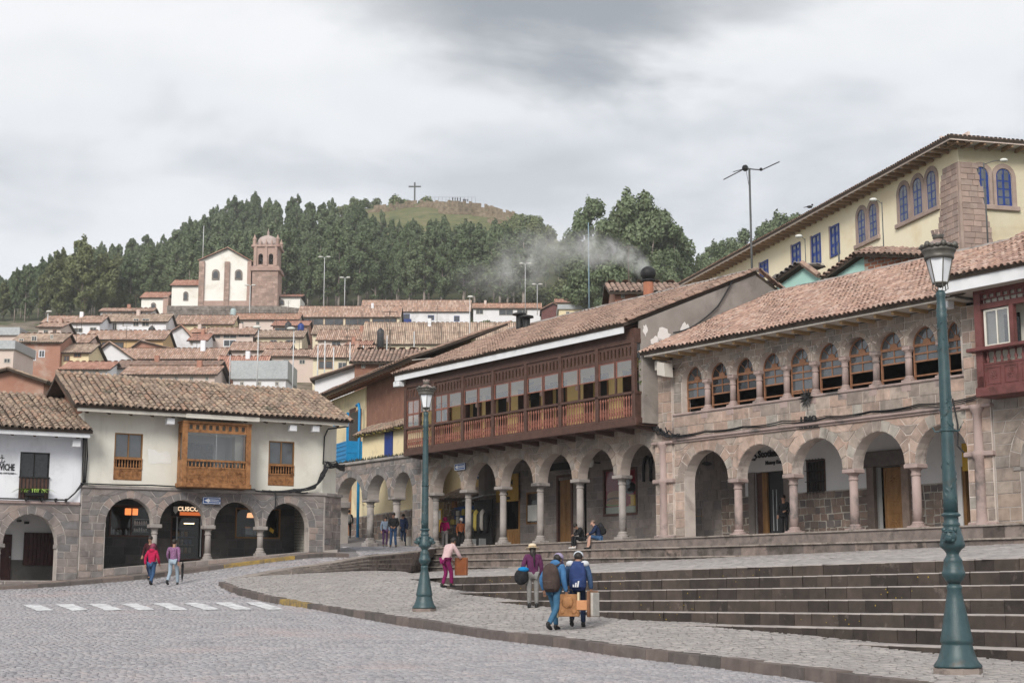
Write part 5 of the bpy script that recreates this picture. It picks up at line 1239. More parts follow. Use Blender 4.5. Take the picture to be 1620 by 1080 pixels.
def build_limo():
    t=fthing('arched_window_house','pink stone house with ten arched upper windows and a red tiled roof','house',FR)
    xs=[(1.72,4.33),(4.81,7.36),(7.79,10.36),(10.82,13.24),(13.69,15.98)]; ops=[op(a,b,2.25,1.25) for a,b in xs]
    wl=MB(); wall_open(wl,1.12,16.0,2.25,3.98,ops,.02,.6,16); wl.box(1.12,1.72,.02,.6,-1.2,2.25); wall=wl.build('arcade_wall',M['mortar_pink'],t)
    st=Stones(M['stone_pink']); mids=[1.2]+[(a[1]+b[0])/2 for a,b in zip(xs,xs[1:])]+[16.0]
    for i,o in enumerate(ops): ring_stones(st,o,.02,.44,11,mids[i]+.012,mids[i+1]-.012)
    spandrel_stones(st,ops,1.14,15.98,3.96,.02,.44,.34,.6); coursing(st,1.14,1.72,-.3,2.25,.02,.36,.5); st.build(wall)
    for x in mids[1:-1]: column(t,x,.31,0.0,2.25,.165,M['column_pink'],.22,capw=.30)
    # end pilasters with half columns
    for xa,xb in ((.02,1.12),(15.98,17.0)):
        p=MB(); p.box(xa,xb,-.06,.6,-1.2,7.42); pi=p.build('pilaster',M['mortar_pink'],t); sp=Stones(M['stone_pink'],120)
        coursing(sp,xa+.01,xb-.01,-.3,7.4,-.06,.44,.42); sp.build(pi)
        m=MB(); c=(xa+xb)/2; m.lathe([(.24,-.3),(.26,.05),(.20,.12),(.185,.3),(.17,2.2),(.25,2.3),(.25,2.42),(.16,2.5),(.15,3.7),(.24,3.85),(.28,4.0)],12,c,-.10); m.build('half_column',M['column_pink'],pi,True)
        m=MB(); m.bbox(xa-.08,xb+.08,-.2,.2,2.28,2.45,.03); m.bbox(xa-.1,xb+.1,-.22,.2,3.9,4.02,.03); m.bbox(xa-.06,xb+.06,-.18,.2,-.25,.12,.04); m.build('moulding',M['column_pink'],pi)
    co=MB(); co.bbox(1.12,16.0,-.14,.5,3.98,4.1,.03); co.bbox(1.12,16.0,-.07,.5,3.9,3.98,.02); co.build('cornice',M['column_pink'],t)
    # breast wall
    bw=MB(); bw.box(1.12,15.98,.03,.5,4.1,5.06); bwo=bw.build('breast_wall',M['mortar_pink'],t); sb=Stones(M['stone_pink'],120); coursing(sb,1.14,15.96,4.12,5.0,.03,.44,.75,bev=.012); sb.build(bwo)
    sl=MB(); sl.bbox(1.12,15.98,-.05,.5,5.04,5.13,.02); sl.build('sill',M['column_pink'],t)
    # arched windows
    cs=[2.27]+[3.76+1.487*i for i in range(9)]
    cx=[3.02+1.487*i for i in range(9)]
    wops=[]
    for i in range(10):
        a=1.66 if i==0 else cx[i-1]+.13; b=cx[i]-.13 if i<9 else 15.85
        wops.append(op(a,b,6.42,.63))
    uw=MB(); wall_open(uw,1.12,15.98,6.42,7.5,wops,.03,.5,14); uw.box(1.12,1.66,.03,.5,5.13,6.42); uw.box(15.85,15.98,.03,.5,5.13,6.42); u=uw.build('upper_wall',M['mortar_pink'],t)
    su=Stones(M['stone_mid'],200); md=[1.3]+cx+[15.98]
    for i,o in enumerate(wops): ring_stones(su,o,.03,.2,7,md[i]+.01,md[i+1]-.01)
    spandrel_stones(su,wops,1.14,15.96,7.48,.03,.2,.26,.5); coursing(su,1.14,1.64,5.15,6.42,.03,.4,.5); su.build(u)
    for x in cx: column(t,x,.22,5.13,6.42,.125,M['column_pink'],.2,capw=.17,nm='window_column')
    opens=[5.75,5.78,5.78,5.80,5.42,5.78,5.78,5.9,5.85,5.95]
    for i,o in enumerate(wops): fan_window(t,o,.36,5.16,M['frame_brown'],M['glass_sky'] if i not in (1,2) else M['glass_dark'],True,opens[i],1,rails=(5.34,opens[i],6.12) if opens[i]>5.6 else (5.34,5.42,5.85,6.12))
    rm=MB(); rm.box(1.2,15.9,3.6,3.7,4.1,7.6); rm.box(1.2,15.9,.5,3.6,4.2,4.3); rm.box(1.2,15.9,.5,3.6,7.5,7.6); rm.box(1.1,1.2,.5,3.6,4.1,7.6); rm.box(15.9,16.0,.6,3.6,4.1,7.6); rm.build('dining_room',M['dark'],t)
    eave(t,.5,16.5,.03,-.98,7.66,M['soffit'],M['rafter_pale'],M['soffit'],.12,.8,slope=-.0,rl=.11)
    tile_roof(t,(.3,-1.1,7.72),(16.9,-1.1,7.70),(.36,6.6,11.1),(17.2,6.6,11.1),M['tile_red'],.225,.33,.095,near=(16,-8,8),seg=5)
    ridge_cap(t,(.4,6.6,11.13),(17.2,6.6,11.13),M['column_grey'],.12)
    bk=MB(); bk.box(.3,17.0,6.4,6.6,0,10.9); bk.build('rear_wall',M['grey_plaster'],t)
    m=MB(); m.bbox(.55,.85,-.5,-.1,7.0,7.4,.02); m.build('junction_box',M['soffit'],t)
    m=MB(); m.hexa([(1.0,-.75,6.75),(1.5,-.75,6.62),(1.5,-.3,6.62),(1.0,-.3,6.75),(1.0,-.75,7.3),(1.45,-.75,7.2),(1.45,-.3,7.2),(1.0,-.3,7.3)]); m.build('floodlight',M['soffit'],t); m=MB(); m.tube([(1.2,-.3,7.0),(1.2,.03,7.05)],.04,5); m.build('lamp_arm',M['iron'],t)
    floodlight(t,16.0,-.7,7.5)
    # restaurant emblem and name
    ex,ez=L2(1275,629,-.1); st_=thing('star_emblem','black iron starburst over the LIMO lettering on pink stone','sign',FR.w(ex,-.06,ez),FR.a)
    m=MB()
    for k in range(12):
        a=k/12*6.283; l=.42 if k%2==0 else .36; w_=.05
        m.add([(math.cos(a+1.57)*w_*.6,.0,math.sin(a+1.57)*w_*.6),(math.cos(a)*l*.55+math.cos(a+1.57)*w_,-.02,math.sin(a)*l*.55+math.sin(a+1.57)*w_),(math.cos(a)*l,-.06,math.sin(a)*l),(math.cos(a)*l*.55-math.cos(a+1.57)*w_,-.02,math.sin(a)*l*.55-math.sin(a+1.57)*w_),(math.cos(a)*l*.5,-.07,math.sin(a)*l*.5)],[(0,1,4),(1,2,4),(2,3,4),(3,0,4),(0,3,2,1)])
    m.ball((0,-.03,0),.09,8,5); m.build('star',M['iron'],st_); text('LIMO',st_,(-.36,0,-.85),.42,M['iron'],sx=.85,ext=.03)
    text('COCINA PERUANA',st_,(-.42,0,-1.12),.12,M['iron'],sx=.95,bold=.006,ext=.02)
    m=MB(); m.tube([(-.0,.03,-.3),(0,.03,-.62)],.012,4); m.build('stem',M['iron'],st_)
    # cables slung along the cornice
    cb=thing('cable_bundle','bundle of black cables slung along the cornice of the pink stone house','cable',FR.o,FR.a)
    for k in range(5):
        dz=random.uniform(-.04,.07); n=7; pts=[(-.3,-.2,4.75+dz),(.4,-.25,4.6+dz*2),(1.1,-.22,4.18+dz)]+[(1.1+(15.2)*i/n,-.2+.02*k,4.2+dz+random.uniform(-.02,.03)) for i in range(1,n+1)]+[(17,-.3,4.45+dz),(20,-.25,4.6+dz)]
        cable_run(cb,pts,random.uniform(.014,.026),sag=.06)
    for k in range(6):
        a=random.uniform(-.3,1.2); cable_run(cb,[(a,-.24,4.35+random.uniform(0,.35)),(a+.4,-.32,4.3+random.uniform(-.1,.3)),(a+.9,-.24,4.25)],.03,sag=.1)
    cable_run(cb,[(15.6,-.22,4.3),(15.75,-.2,3.4),(15.7,-.2,2.7),(15.95,-.2,2.45)],.03)
    # drop cable on the plaster gable
    cg=thing('gable_cable','thin dark cable hanging down the flaking grey gable wall','cable',FR.o,FR.a); cable_run(cg,[(.36,4.4,11.6),(.36,3.4,10.2),(.36,2.0,9.2),(.45,.7,8.75)],.035,sag=.05)
    # arcade inside
    fl=MB(); fl.box(.0,17.8,-.72,3.6,-1.2,-.006); fl.build('arcade_floor',M['stepstone'],t)
    ce=MB(); ce.box(1.12,17,.6,3.4,3.84,3.92); ce.build('arcade_ceiling',M['dim_white'],t)
    def X(px,y=3.2): return L2(px,800,y)[0]
    D=[op(X(1096),X(1113),2.9,0),op(X(1196),X(1243),2.75,0),op(X(1278),X(1308),3.05,0,1.72),op(X(1388),X(1432),2.55,0),op(X(1527),X(1552),2.3,0)]
    xs0=X(1142)
    iw=MB(); wall_open(iw,-1.6,16.6,-.1,3.9,D,3.2,3.5); ia=iw.build('inner_wall',M['dim_white'],t)
    s1=Stones(M['stone_in'],120); coursing(s1,-1.6,xs0,.02,3.88,3.2,.42,.5,holes=[(D[0]['xl'],D[0]['xr'],-1,2.9)],proud=.02,bev=.012); 
    s2=Stones(M['rubble'],240); hs=[(o['xl']-(.34 if i in (1,3) else 0),o['xr']+(.34 if i in (1,3) else 0),-1 if o['zb'] is None else o['zb'],9) for i,o in enumerate(D)]
    edges=[]; x=xs0+.02
    for o,h in zip(D[1:],hs[1:]):
        if o['zb'] is not None: continue
        edges.append((x,h[0])); x=h[1]
    edges.append((x,16.5))
    for a,b in edges:
        if b-a<.1: continue
        MB().box(a,b,3.16,3.2,0,1.78).build('rubble_bedding',M['rubble_mortar'],ia)
        coursing(s2,a,b,.02,1.75,3.16,.27,.36,irregular=.03,proud=None,bev=.03)
    s1.build(ia); s2.build(ia,'rubble_stone')
    rm=MB(); rm.box(-1.6,16.6,4.8,4.85,-.1,3.9); rm.box(-1.6,16.6,3.5,4.8,3.8,3.85); rm.build('shop_interior',M['dark'],t)
    # bank doorway
    o=D[1]; [MB().box(a_,a_+.34,3.1,3.3,0,2.75).build('stone_jamb',M['stone_in'],t) for a_ in (o['xl']-.34,o['xr'])]
    m=MB(); m.box(o['xl'],o['xl']+.35,3.3,3.36,0,2.72); m.build('bank_door_leaf',M['darkwood'],t); m=MB(); m.box(o['xl']+.35,o['xl']+.62,3.24,3.34,0,2.72); m.build('door_post',M['oak_door'],t)
    m=MB(); m.box(o['xl']+.62,o['xr'],3.4,3.44,0,2.72); dg=m.build('glass_door',mat('tinted_door_glass',[(.05,.052,.055)],2,.1,spec=.6),t)
    for dx in (.85,1.05): m=MB(); m.tube([(o['xl']+dx,3.36,.3),(o['xl']+dx,3.36,2.0)],.022,6); m.build('handle',M['metal'],dg)
    bx,bz=L2(1199,719,3.17); text('Scotiabank',ia,(bx,3.17,bz),.40,M['black_paint'],bold=.018,sx=.95); text('Money Exchange',ia,(bx+.42,3.17,bz-.38),.21,M['black_paint'],bold=.01)
    m=MB(); m.tube([(bx-.08,3.17,bz+.16),(bx-.25,3.17,bz+.2),(bx-.33,3.17,bz+.08),(bx-.2,3.17,bz),(bx-.08,3.17,bz-.1),(bx-.2,3.17,bz-.2),(bx-.36,3.17,bz-.17)],.05,6); m.build('bank_emblem',M['black_paint'],ia)
    # barred window
    o=D[2]; w=rect_window(t,o['xl'],o['xr'],1.72,3.05,3.22,M['darkwood'],M['glass_dark'],.06,1,1,name='barred_window')
    for k in range(6): m=MB(); xx=o['xl']+(o['xr']-o['xl'])*(k+.5)/6; m.tube([(xx,3.1,1.66),(xx,3.1,3.1)],.014,4); m.build('bar',M['iron'],w)
    for k in range(4): m=MB(); zz=1.75+1.3*k/3; m.tube([(o['xl']-.03,3.1,zz),(o['xr']+.03,3.1,zz)],.014,4); m.build('bar',M['iron'],w)
    # carved door in a heavy stone surround
    o=D[3]; m=MB(); m.box(o['xl']-.34,o['xl'],3.02,3.3,0,2.55); m.box(o['xr'],o['xr']+.34,3.02,3.3,0,2.55); m.bbox(o['xl']-.6,o['xr']+.55,3.0,3.3,2.55,3.15,.04); m.build('stone_surround',M['rubble'],t)
    m=MB(); m.box(o['xl']+.32,o['xr']-.02,3.25,3.33,.0,2.5); xa,xb=o['xl']+.32,o['xr']-.02
    for k in range(3):
        zc=(.42,1.22,2.05)[k]; rosette(m,(xa+xb)/2,zc,3.25,((xb-xa)/2-.07,.33 if k else .36))
    m.build('carved_door',M['oak_door'],t)
    # yellow sign and doorway at the end, poster door at the start
    o=D[4]; sg=MB(); xa,za=L2(1524,745,2.9); sg.bbox(xa,xa+1.2,2.85,2.95,za,za+1.0,.01); s_=sg.build('yellow_sign',M['sign_yellow'],t); m=MB(); m.tube([(xa+.35,2.84,za+.4),(xa+.45,2.84,za+.55),(xa+.55,2.84,za+.42),(xa+.66,2.84,za+.58),(xa+.8,2.84,za+.5)],.03,5); m.build('sign_emblem',M['black_paint'],s_)
    m=MB(); m.box(o['xl']-.2,o['xl'],3.05,3.2,0,2.3); m.build('white_jamb',M['dim_white'],t); m=MB(); m.box(o['xl'],o['xl']+.14,3.1,3.3,0,2.3); m.build('door_frame',M['oak_door'],t)
    o=D[0]; w=rect_window(t,o['xl'],o['xr'],.05,2.9,3.25,M['iron'],M['glass_low'],.05,1,1,name='poster_door')
    for k,(c,z0,z1,u0,u1) in enumerate((('sign_yellow',.85,1.35,.15,.95),('paper',1.4,2.0,.45,.95),('deepblue',1.2,2.2,.06,.4),('paper',.25,.5,.6,.9),('blue',1.9,2.3,.1,.5))):
        m=MB(); xa=o['xl']+(o['xr']-o['xl'])*u0; xb=o['xl']+(o['xr']-o['xl'])*u1; m.box(xa,xb,3.2+k*.004,3.203+k*.004,z0,z1); m.build('sticker',M[c],w)
    for k in range(3): m=MB(); m.ball((o['xl']+.18+k*.17,3.7,2.52+.04*(k%2)),.035,6,4); m.build('bulb',emit('warm_bulb',(1,.8,.5),6),w)
    fx,fz=L2(1118,733,1.6); m=MB(); m.lathe([(.05,.1),(.22,.02),(.22,-.04),(.1,-.08)],12,fx,1.6,fz); m.tube([(fx,1.6,fz+.1),(fx,1.6,3.84)],.015,4); m.build('ceiling_lamp',M['iron'],t)
    return t
def build_right():
    t=fthing('maroon_balcony_house','stone house with carved maroon balcony and broad white fascia at the right edge','house',FR)
    ops=[op(18.0,20.4,1.85,1.5)]
    wl=MB(); wall_open(wl,17.02,26,1.85,4.35,ops,0.0,.6,14); wl.box(17.02,18.0,0,.6,-1.2,1.85); wl.box(20.4,26,0,.6,-1.2,1.85); wall=wl.build('arcade_wall',M['mortar_grey'],t)
    st=Stones(M['stone_mid']); coursing(st,17.04,17.98,-.3,1.85,0,.42,.55); ring_stones(st,ops[0],0,.42,11); spandrel_stones(st,ops,17.04,21.5,4.3,0,.42,.4,.6); coursing(st,20.42,23,-.3,1.85,0,.42,.6); st.build(wall)
    m=MB(); m.bbox(17.75,18.02,-.06,.55,1.72,1.86,.02); m.bbox(17.02,26,-.08,.5,4.25,4.36,.02); m.build('impost',M['column_grey'],t)
    m=MB(); m.box(16.95,26,3.0,3.2,-.1,4.3); m.build('inner_wall',M['mortar_in'],t)
    m=MB(); m.box(16.95,26,-.72,3.2,-1.2,-.008); m.build('arcade_floor',M['stepstone'],t)
    u=MB(); u.box(17.02,26,.0,.4,4.36,8.0); u.build('upper_wall',M['cream_wall'],t)
    yb=-.95; x0=17.2
    b=MB(); b.bbox(x0-.02,26,yb-.1,0,4.12,4.42,.02); b.box(x0,x0+.26,yb,yb+.24,4.42,7.6); b.bbox(x0-.25,26,yb-.2,yb+.3,5.62,5.74,.02); b.box(x0,26,yb+.02,yb+.2,7.02,7.2); b.box(x0,26,yb,yb+.22,7.55,7.75); b.box(x0,26,yb+.04,yb+.16,5.16,5.22)
    b.box(x0,x0+.1,yb+.24,0,4.42,5.62); b.box(x0-.22,x0+.16,yb+.3,0,5.62,5.72); b.box(x0,x0+.1,yb+.24,0,7.02,7.6); b.hexa([(x0-.02,yb,4.42),(x0+.3,yb,4.42),(x0+.3,yb+.2,4.42),(x0-.02,yb+.2,4.42),(x0+.06,yb,4.8),(x0+.26,yb,4.8),(x0+.26,yb+.2,4.8),(x0+.06,yb+.2,4.8)])
    bal=b.build('balcony',M['maroon'],t)
    p=MB(); p.box(x0+.26,26,yb+.06,yb+.14,4.42,5.16)
    for k in range(12): rosette(p,x0+.62+k*.66,4.8,yb+.06,(.26,.28))
    p.build('carved_panel',M['maroon'],bal)
    balusters('baluster',bal,x0+.26,x0+6.2,22,yb+.1,5.22,5.62,.06,M['maroon'])
    bk=MB(); bk.box(x0+.26,26,yb+.3,yb+.32,5.2,5.62); bk.box(x0+.26,26,yb+.18,yb+.2,7.2,7.55); bk.build('pale_backing',M['cream_wall'],bal)
    fz=MB(); n=24; fo=[op(x0+.3+i*.27,x0+.48+i*.27,7.5,0,7.38) for i in range(n)]+[]
    wall_open(fz,x0+.26,x0+6.9,7.34,7.55,fo,yb+.06,yb+.12); fz.build('pierced_frieze',M['maroon'],bal)
    balusters('frieze_bar',bal,x0+.26,x0+6.2,24,yb+.1,7.2,7.34,.035,M['maroon'])
    cw=MB(); frame_rect(cw,x0+.3,x0+1.3,5.76,7.0,yb+.1,yb+.16,.07); cw.box(x0+.78,x0+.82,yb+.1,yb+.16,5.8,6.95); w=cw.build('casement',M['cream_wall'],bal)
    g=MB(); g.poly([(x0+.37,yb+.13,5.83),(x0+1.23,yb+.13,5.83),(x0+1.23,yb+.13,6.93),(x0+.37,yb+.13,6.93)]); g.build('pane',M['glass'],w)
    ps=MB(); ps.box(x0+1.34,x0+1.5,yb+.02,yb+.2,5.74,7.02); ps.build('balcony_post',M['maroon'],bal)
    dr=MB(); dr.box(x0+.5,x0+1.1,-.05,.02,5.0,6.9); dr.build('door',M['glass_dark'],t)
    f=MB(); f.box(16.3,26,-1.62,-1.55,7.62,8.06); f.box(16.3,16.36,-1.55,.0,7.62,8.06); f.build('fascia',M['fascia'],t)
    s=MB(); s.box(16.36,26,-1.55,.0,7.66,7.72); s.build('soffit',M['soffit'],t)
    tile_roof(t,(16.2,-1.72,8.12),(26,-1.72,8.12),(16.6,6.2,11.75),(26,6.2,11.75),M['tile_red'],.24,.34,.10,near=(17,-8,8),limit=260,seg=5)
    bk=MB(); bk.box(17,26,6.0,6.3,0,11.5); bk.build('rear_wall',M['grey_plaster'],t)
    return t
MID=build_mid(); LIMO=build_limo(); RIGHT=build_right()
# ================================================================ low arcade and yellow houses at the mouth of the street
FB=Frame((P(578,690,92)[0],92,0),R(-67))
def build_small_arcade():
    t=fthing('stone_arcade','low dark stone arcade of three arches bridging the two sides of the street','arcade',FR)
    ops=[op(-27.6,-24.72,2.82,1.3),op(-24.2,-21.95,2.82,1.25),op(-21.42,-19.45,2.82,1.25)]
    wl=MB(); wall_open(wl,-28.6,-18.6,2.82,4.8,ops,0,.75,16); wl.box(-19.45,-18.62,0,.75,-.6,2.82); wl.box(-28.6,-27.6,0,.75,-.6,2.82); wall=wl.build('arcade_wall',M['mortar_grey'],t)
    st=Stones(M['stone_grey']); md=[-28.2,-24.46,-21.68,-19.0]
    for i,o in enumerate(ops): ring_stones(st,o,0,.4,9,md[i]+.01,md[i+1]-.01)
    spandrel_stones(st,ops,-28.58,-18.64,4.78,0,.4,.36,.5); coursing(st,-19.43,-18.64,0,2.82,0,.4,.42); st.build(wall)
    for x in (-24.46,-21.68): column(t,x,.38,.28,2.82,.2,M['column_grey'],.4,capw=.36)
    m=MB(); m.bbox(-27.75,-27.2,.0,.7,2.45,2.82,.04); m.build('corbel',M['column_grey'],t)
    co=MB(); co.bbox(-28.65,-18.62,-.14,.8,4.8,4.95,.03); co.build('cornice',M['column_grey'],t)
    m=MB()
    for k in range(420):
        x=random.uniform(-28.5,-18.7); c=Vector((x,random.uniform(-.1,.5),4.95)); h=random.uniform(.05,.22); a=Vector((random.uniform(-.08,.08),random.uniform(-.08,.08),h)); b=Vector((.05,0,0)); m.poly([c-b,c+b,c+a+b*.4,c+a-b*.4])
    m.build('moss',mat('dark_moss',[(.03,.033,.022),(.06,.06,.035)],6,.95),t,kind='stuff')
    # signboard with the two round no-parking roundels
    x,z=FR.loc(516.5,758,-.1); s=thing('no_parking_sign','tall white sign with two red roundels on the street corner','sign',FR.w(x,-.12,z),FR.a)
    m=MB(); m.bbox(-.34,.34,-.02,.02,-.72,.72,.008); m.build('plate',M['sign_white'],s)
    for zz in (.42,-.12):
        m=MB(); m.lathe([(.20,0),(.20,.02),(.145,.02),(.145,0)],16,cap=False); m.build('roundel',M['sign_red'],s,loc=(0,-.03,zz),rot=(math.pi/2,0,0))
        m=MB(); m.box(-.06,.06,-.035,-.03,zz-.08,zz+.08); m.build('symbol',M['black_paint'],s)
    m=MB(); 
    for k in range(3): m.box(-.26,.26,-.026,-.021,-.44-k*.1,-.39-k*.1)
    m.build('small_print',M['sign_blue'],s)
    # low yellow parapet wall above, with its tile coping and blue shutter
    p=fthing('parapet_wall','low yellow parapet wall with blue shutter and mossy tile coping above the arcade','wall',FR)
    q=lambda px,py:FR.loc(px,py,.9)
    a=q(574,676); b=q(652,650)
    m=MB(); m.hexa([(a[0],.9,4.8),(-18.6,.9,4.8),(-18.6,1.2,4.8),(a[0],1.2,4.8),(a[0],.9,6.55),(-18.6,.9,6.75),(-18.6,1.2,6.75),(a[0],1.2,6.55)]); m.build('wall',M['pale_yellow'],p)
    tile_roof(p,(a[0]-.2,.45,6.5),(-18.6,.45,6.7),(a[0]-.2,1.5,7.05),(-18.6,1.5,7.25),M['tile_old'],.25,.33,.1,limit=120,near=(-20,0,6.5))
    m=MB()
    for k in range(160):
        x=random.uniform(a[0],-18.6); c=Vector((x,.46,6.5+(x-a[0]+2)*.02)); r=random.uniform(.06,.13); m.ball((c.x,c.y+random.uniform(-.02,.2),c.z-random.uniform(0,.12)),(r,r*.7,r*.6),5,3)
    m.build('moss',mat('yellow_moss',[(.20,.17,.05),(.34,.28,.10)],8,.95),p,kind='stuff')
    u=q(616,700); m=MB(); m.box(u[0]-.45,u[0]+.4,.84,.89,5.0,6.5); m.build('shutter',M['deepblue'],p)
    m=MB(); m.box(u[0]-.45,u[0]+.4,.8,.84,4.95,5.02); m.build('sill',M['deepblue'],p)
def build_yellow_corner():
    t=fthing('blue_balcony_house','yellow house with bright blue corner balcony and bare adobe side wall','house',FB)
    q=lambda px,py,y=0:FB.loc(px,py,y)
    xl=q(500,690)[0]-2; xm=q(579,640)[0]; xr=q(652,640)[0]; ze=q(578,597,-1.1)[1]; zg=float(G(FB.o.x,FB.o.y))-1
    m=MB(); m.box(xl,xm,0,.4,zg,ze-.1); m.build('front_wall',M['pale_yellow'],t)
    m=MB(); m.box(xm,xr+.2,.03,.43,8.7,ze+.1); m.build('adobe_wall',M['mudbrick'],t); m=MB(); m.box(xm,xr+.2,.0,.4,zg,8.7); m.build('lower_wall',M['pale_yellow'],t)
    m=MB(); m.box(xm-.35,xm+.05,-.06,.3,zg+3,ze-.1); m.build('pilaster',M['pale_yellow'],t)
    m=MB(); m.box(xl,xr+.2,-.05,0,zg,zg+2.3); lw=m.build('stone_dado',M['rubble_mortar'],t); st=Stones(M['rubble'],140); coursing(st,xm-7,xr+.2,zg+.8,zg+2.25,-.05,.36,.45,irregular=.04,bev=.03); st.build(lw)
    eave(t,xl,xr+3,0,-1.1,ze,M['rafter'],M['frame_brown'],M['soffit'],.12,.55,slope=.15)
    tile_roof(t,(xl,-1.2,ze+.05),(xr+3,-1.2,ze+.05),(xl,4.5,ze+2.3),(xr+3,4.5,ze+2.3),M['tile_mid'],.25,.36,.1,limit=150,near=(xm,-2,ze))
    m=MB(); m.box(xl,xr-2,4.3,4.6,zg,ze+2.2); m.build('rear_wall',M['pale_yellow'],t)
    # balcony
    y=-1.0; a=q(526,715,y); b=q(548,715,y); zb=q(548,729,y)[1]; zt=q(548,697,y)[1]; zp=q(548,655,y)[1]
    m=MB(); frame_rect(m,a[0],b[0],zb,zt,y,y+.08,.09); m.box(a[0]+.02,b[0]-.02,y+.02,y+.06,zb+.05,zt-.05)
    for k in range(4): m.box(a[0]+.05,b[0]-.05,y-.015,y+.02,zb+.18+k*(zt-zb-.2)/4,zb+.26+k*(zt-zb-.2)/4)
    m.box(b[0]-.08,b[0],y+.08,0,zb,zt); m.box(b[0]-.0,b[0]+.02,y+.05,-.02,zb+.5,zb+.62); m.box(a[0],b[0],y+.02,0,zb,zb+.1); bal=m.build('balcony',M['blue'],t)
    for x in (a[0]+.05,b[0]-.05): m=MB(); m.box(x-.07,x+.07,y,y+.13,zt,zp+.1); m.build('balcony_post',M['blue'],bal)
    m=MB(); m.box(a[0]+.2,b[0]-.2,-.05,.02,zb+.2,zp+.4); d=m.build('balcony_door',M['frame_brown'],t); m=MB(); m.box(a[0]+.7,b[0]-.6,-.08,-.05,zb+.3,zp+.3); m.build('pane',M['glass_dark'],d)
    w0=q(553,680)[0]; m=MB(); m.box(w0+.1,w0+1.3,-.06,.02,zb+.8,zp+.6); m.build('window_frame',M['darkwood'],t)
    m=MB(); m.tube([(b[0]+.3,-.5,zp+.5),(b[0]+.75,-.5,zp+.55),(b[0]+.95,-.5,zp+.2),(b[0]+.95,-.5,zg+1)],.09,8); m.build('drain_pipe',M['blue'],t,True)
    # doorway below, wall lantern and window seen through the arches
    x,z=q(550,770,-.08); m=MB(); m.box(x-.55,x+.6,-.1,.0,zg+.8,z+.0); m.build('doorway',M['frame_brown'],t)
    x,z=q(597,690,-.06); m=MB(); m.box(x-.3,x+.3,-.08,.0,z-.1-2.6,z-1.3); m.build('small_window',M['deepblue'],t)
    c=thing('corner_cables','tangle of black cables draped down the street corner of the cream house','cable',FL.o,FL.a)
    for k in range(9):
        j=lambda s=.12:random.uniform(-s,s)
        cable_run(c,[(5.5+k*.3,-.12,5.78+j(.04)),(7.2,-.16,5.82+j(.06)),(8.2,-.2,6.0+j(.1)),(8.55+j(.1),-.2,6.5+j()),(8.75+j(.15),-.15,7.0+j()),(9.3,.1,7.05+j(.15)),(10.2,1.2,7.0+j(.15))],random.uniform(.016,.032),sag=.05)
    cable_run(c,[(8.62,-.06,7.0),(8.66,-.06,8.2),(8.8,-.1,8.55),(9.9,.2,8.75)],.035)
    cable_run(c,[(6.4,-.14,5.78),(6.42,-.14,5.2),(6.38,-.14,4.95)],.03)
    c2=thing('corner_cable_drop','thin cables running down the joint between white and cream houses','cable',FL.o,FL.a)
    for k in range(3): cable_run(c2,[(-1.85+k*.05,-.06,8.0),(-1.84+k*.09,-.06,6.9),(-1.8+k*.05,-.06,5.85),(-2.1,-.1,5.4),(-2.4,-.12,5.12),(-5.5,-.12,5.1)],.03)
    cable_run(c2,[(-1.9,-.12,5.8),(1,-.12,5.82),(5.5,-.12,5.79)],.03,sag=.02)
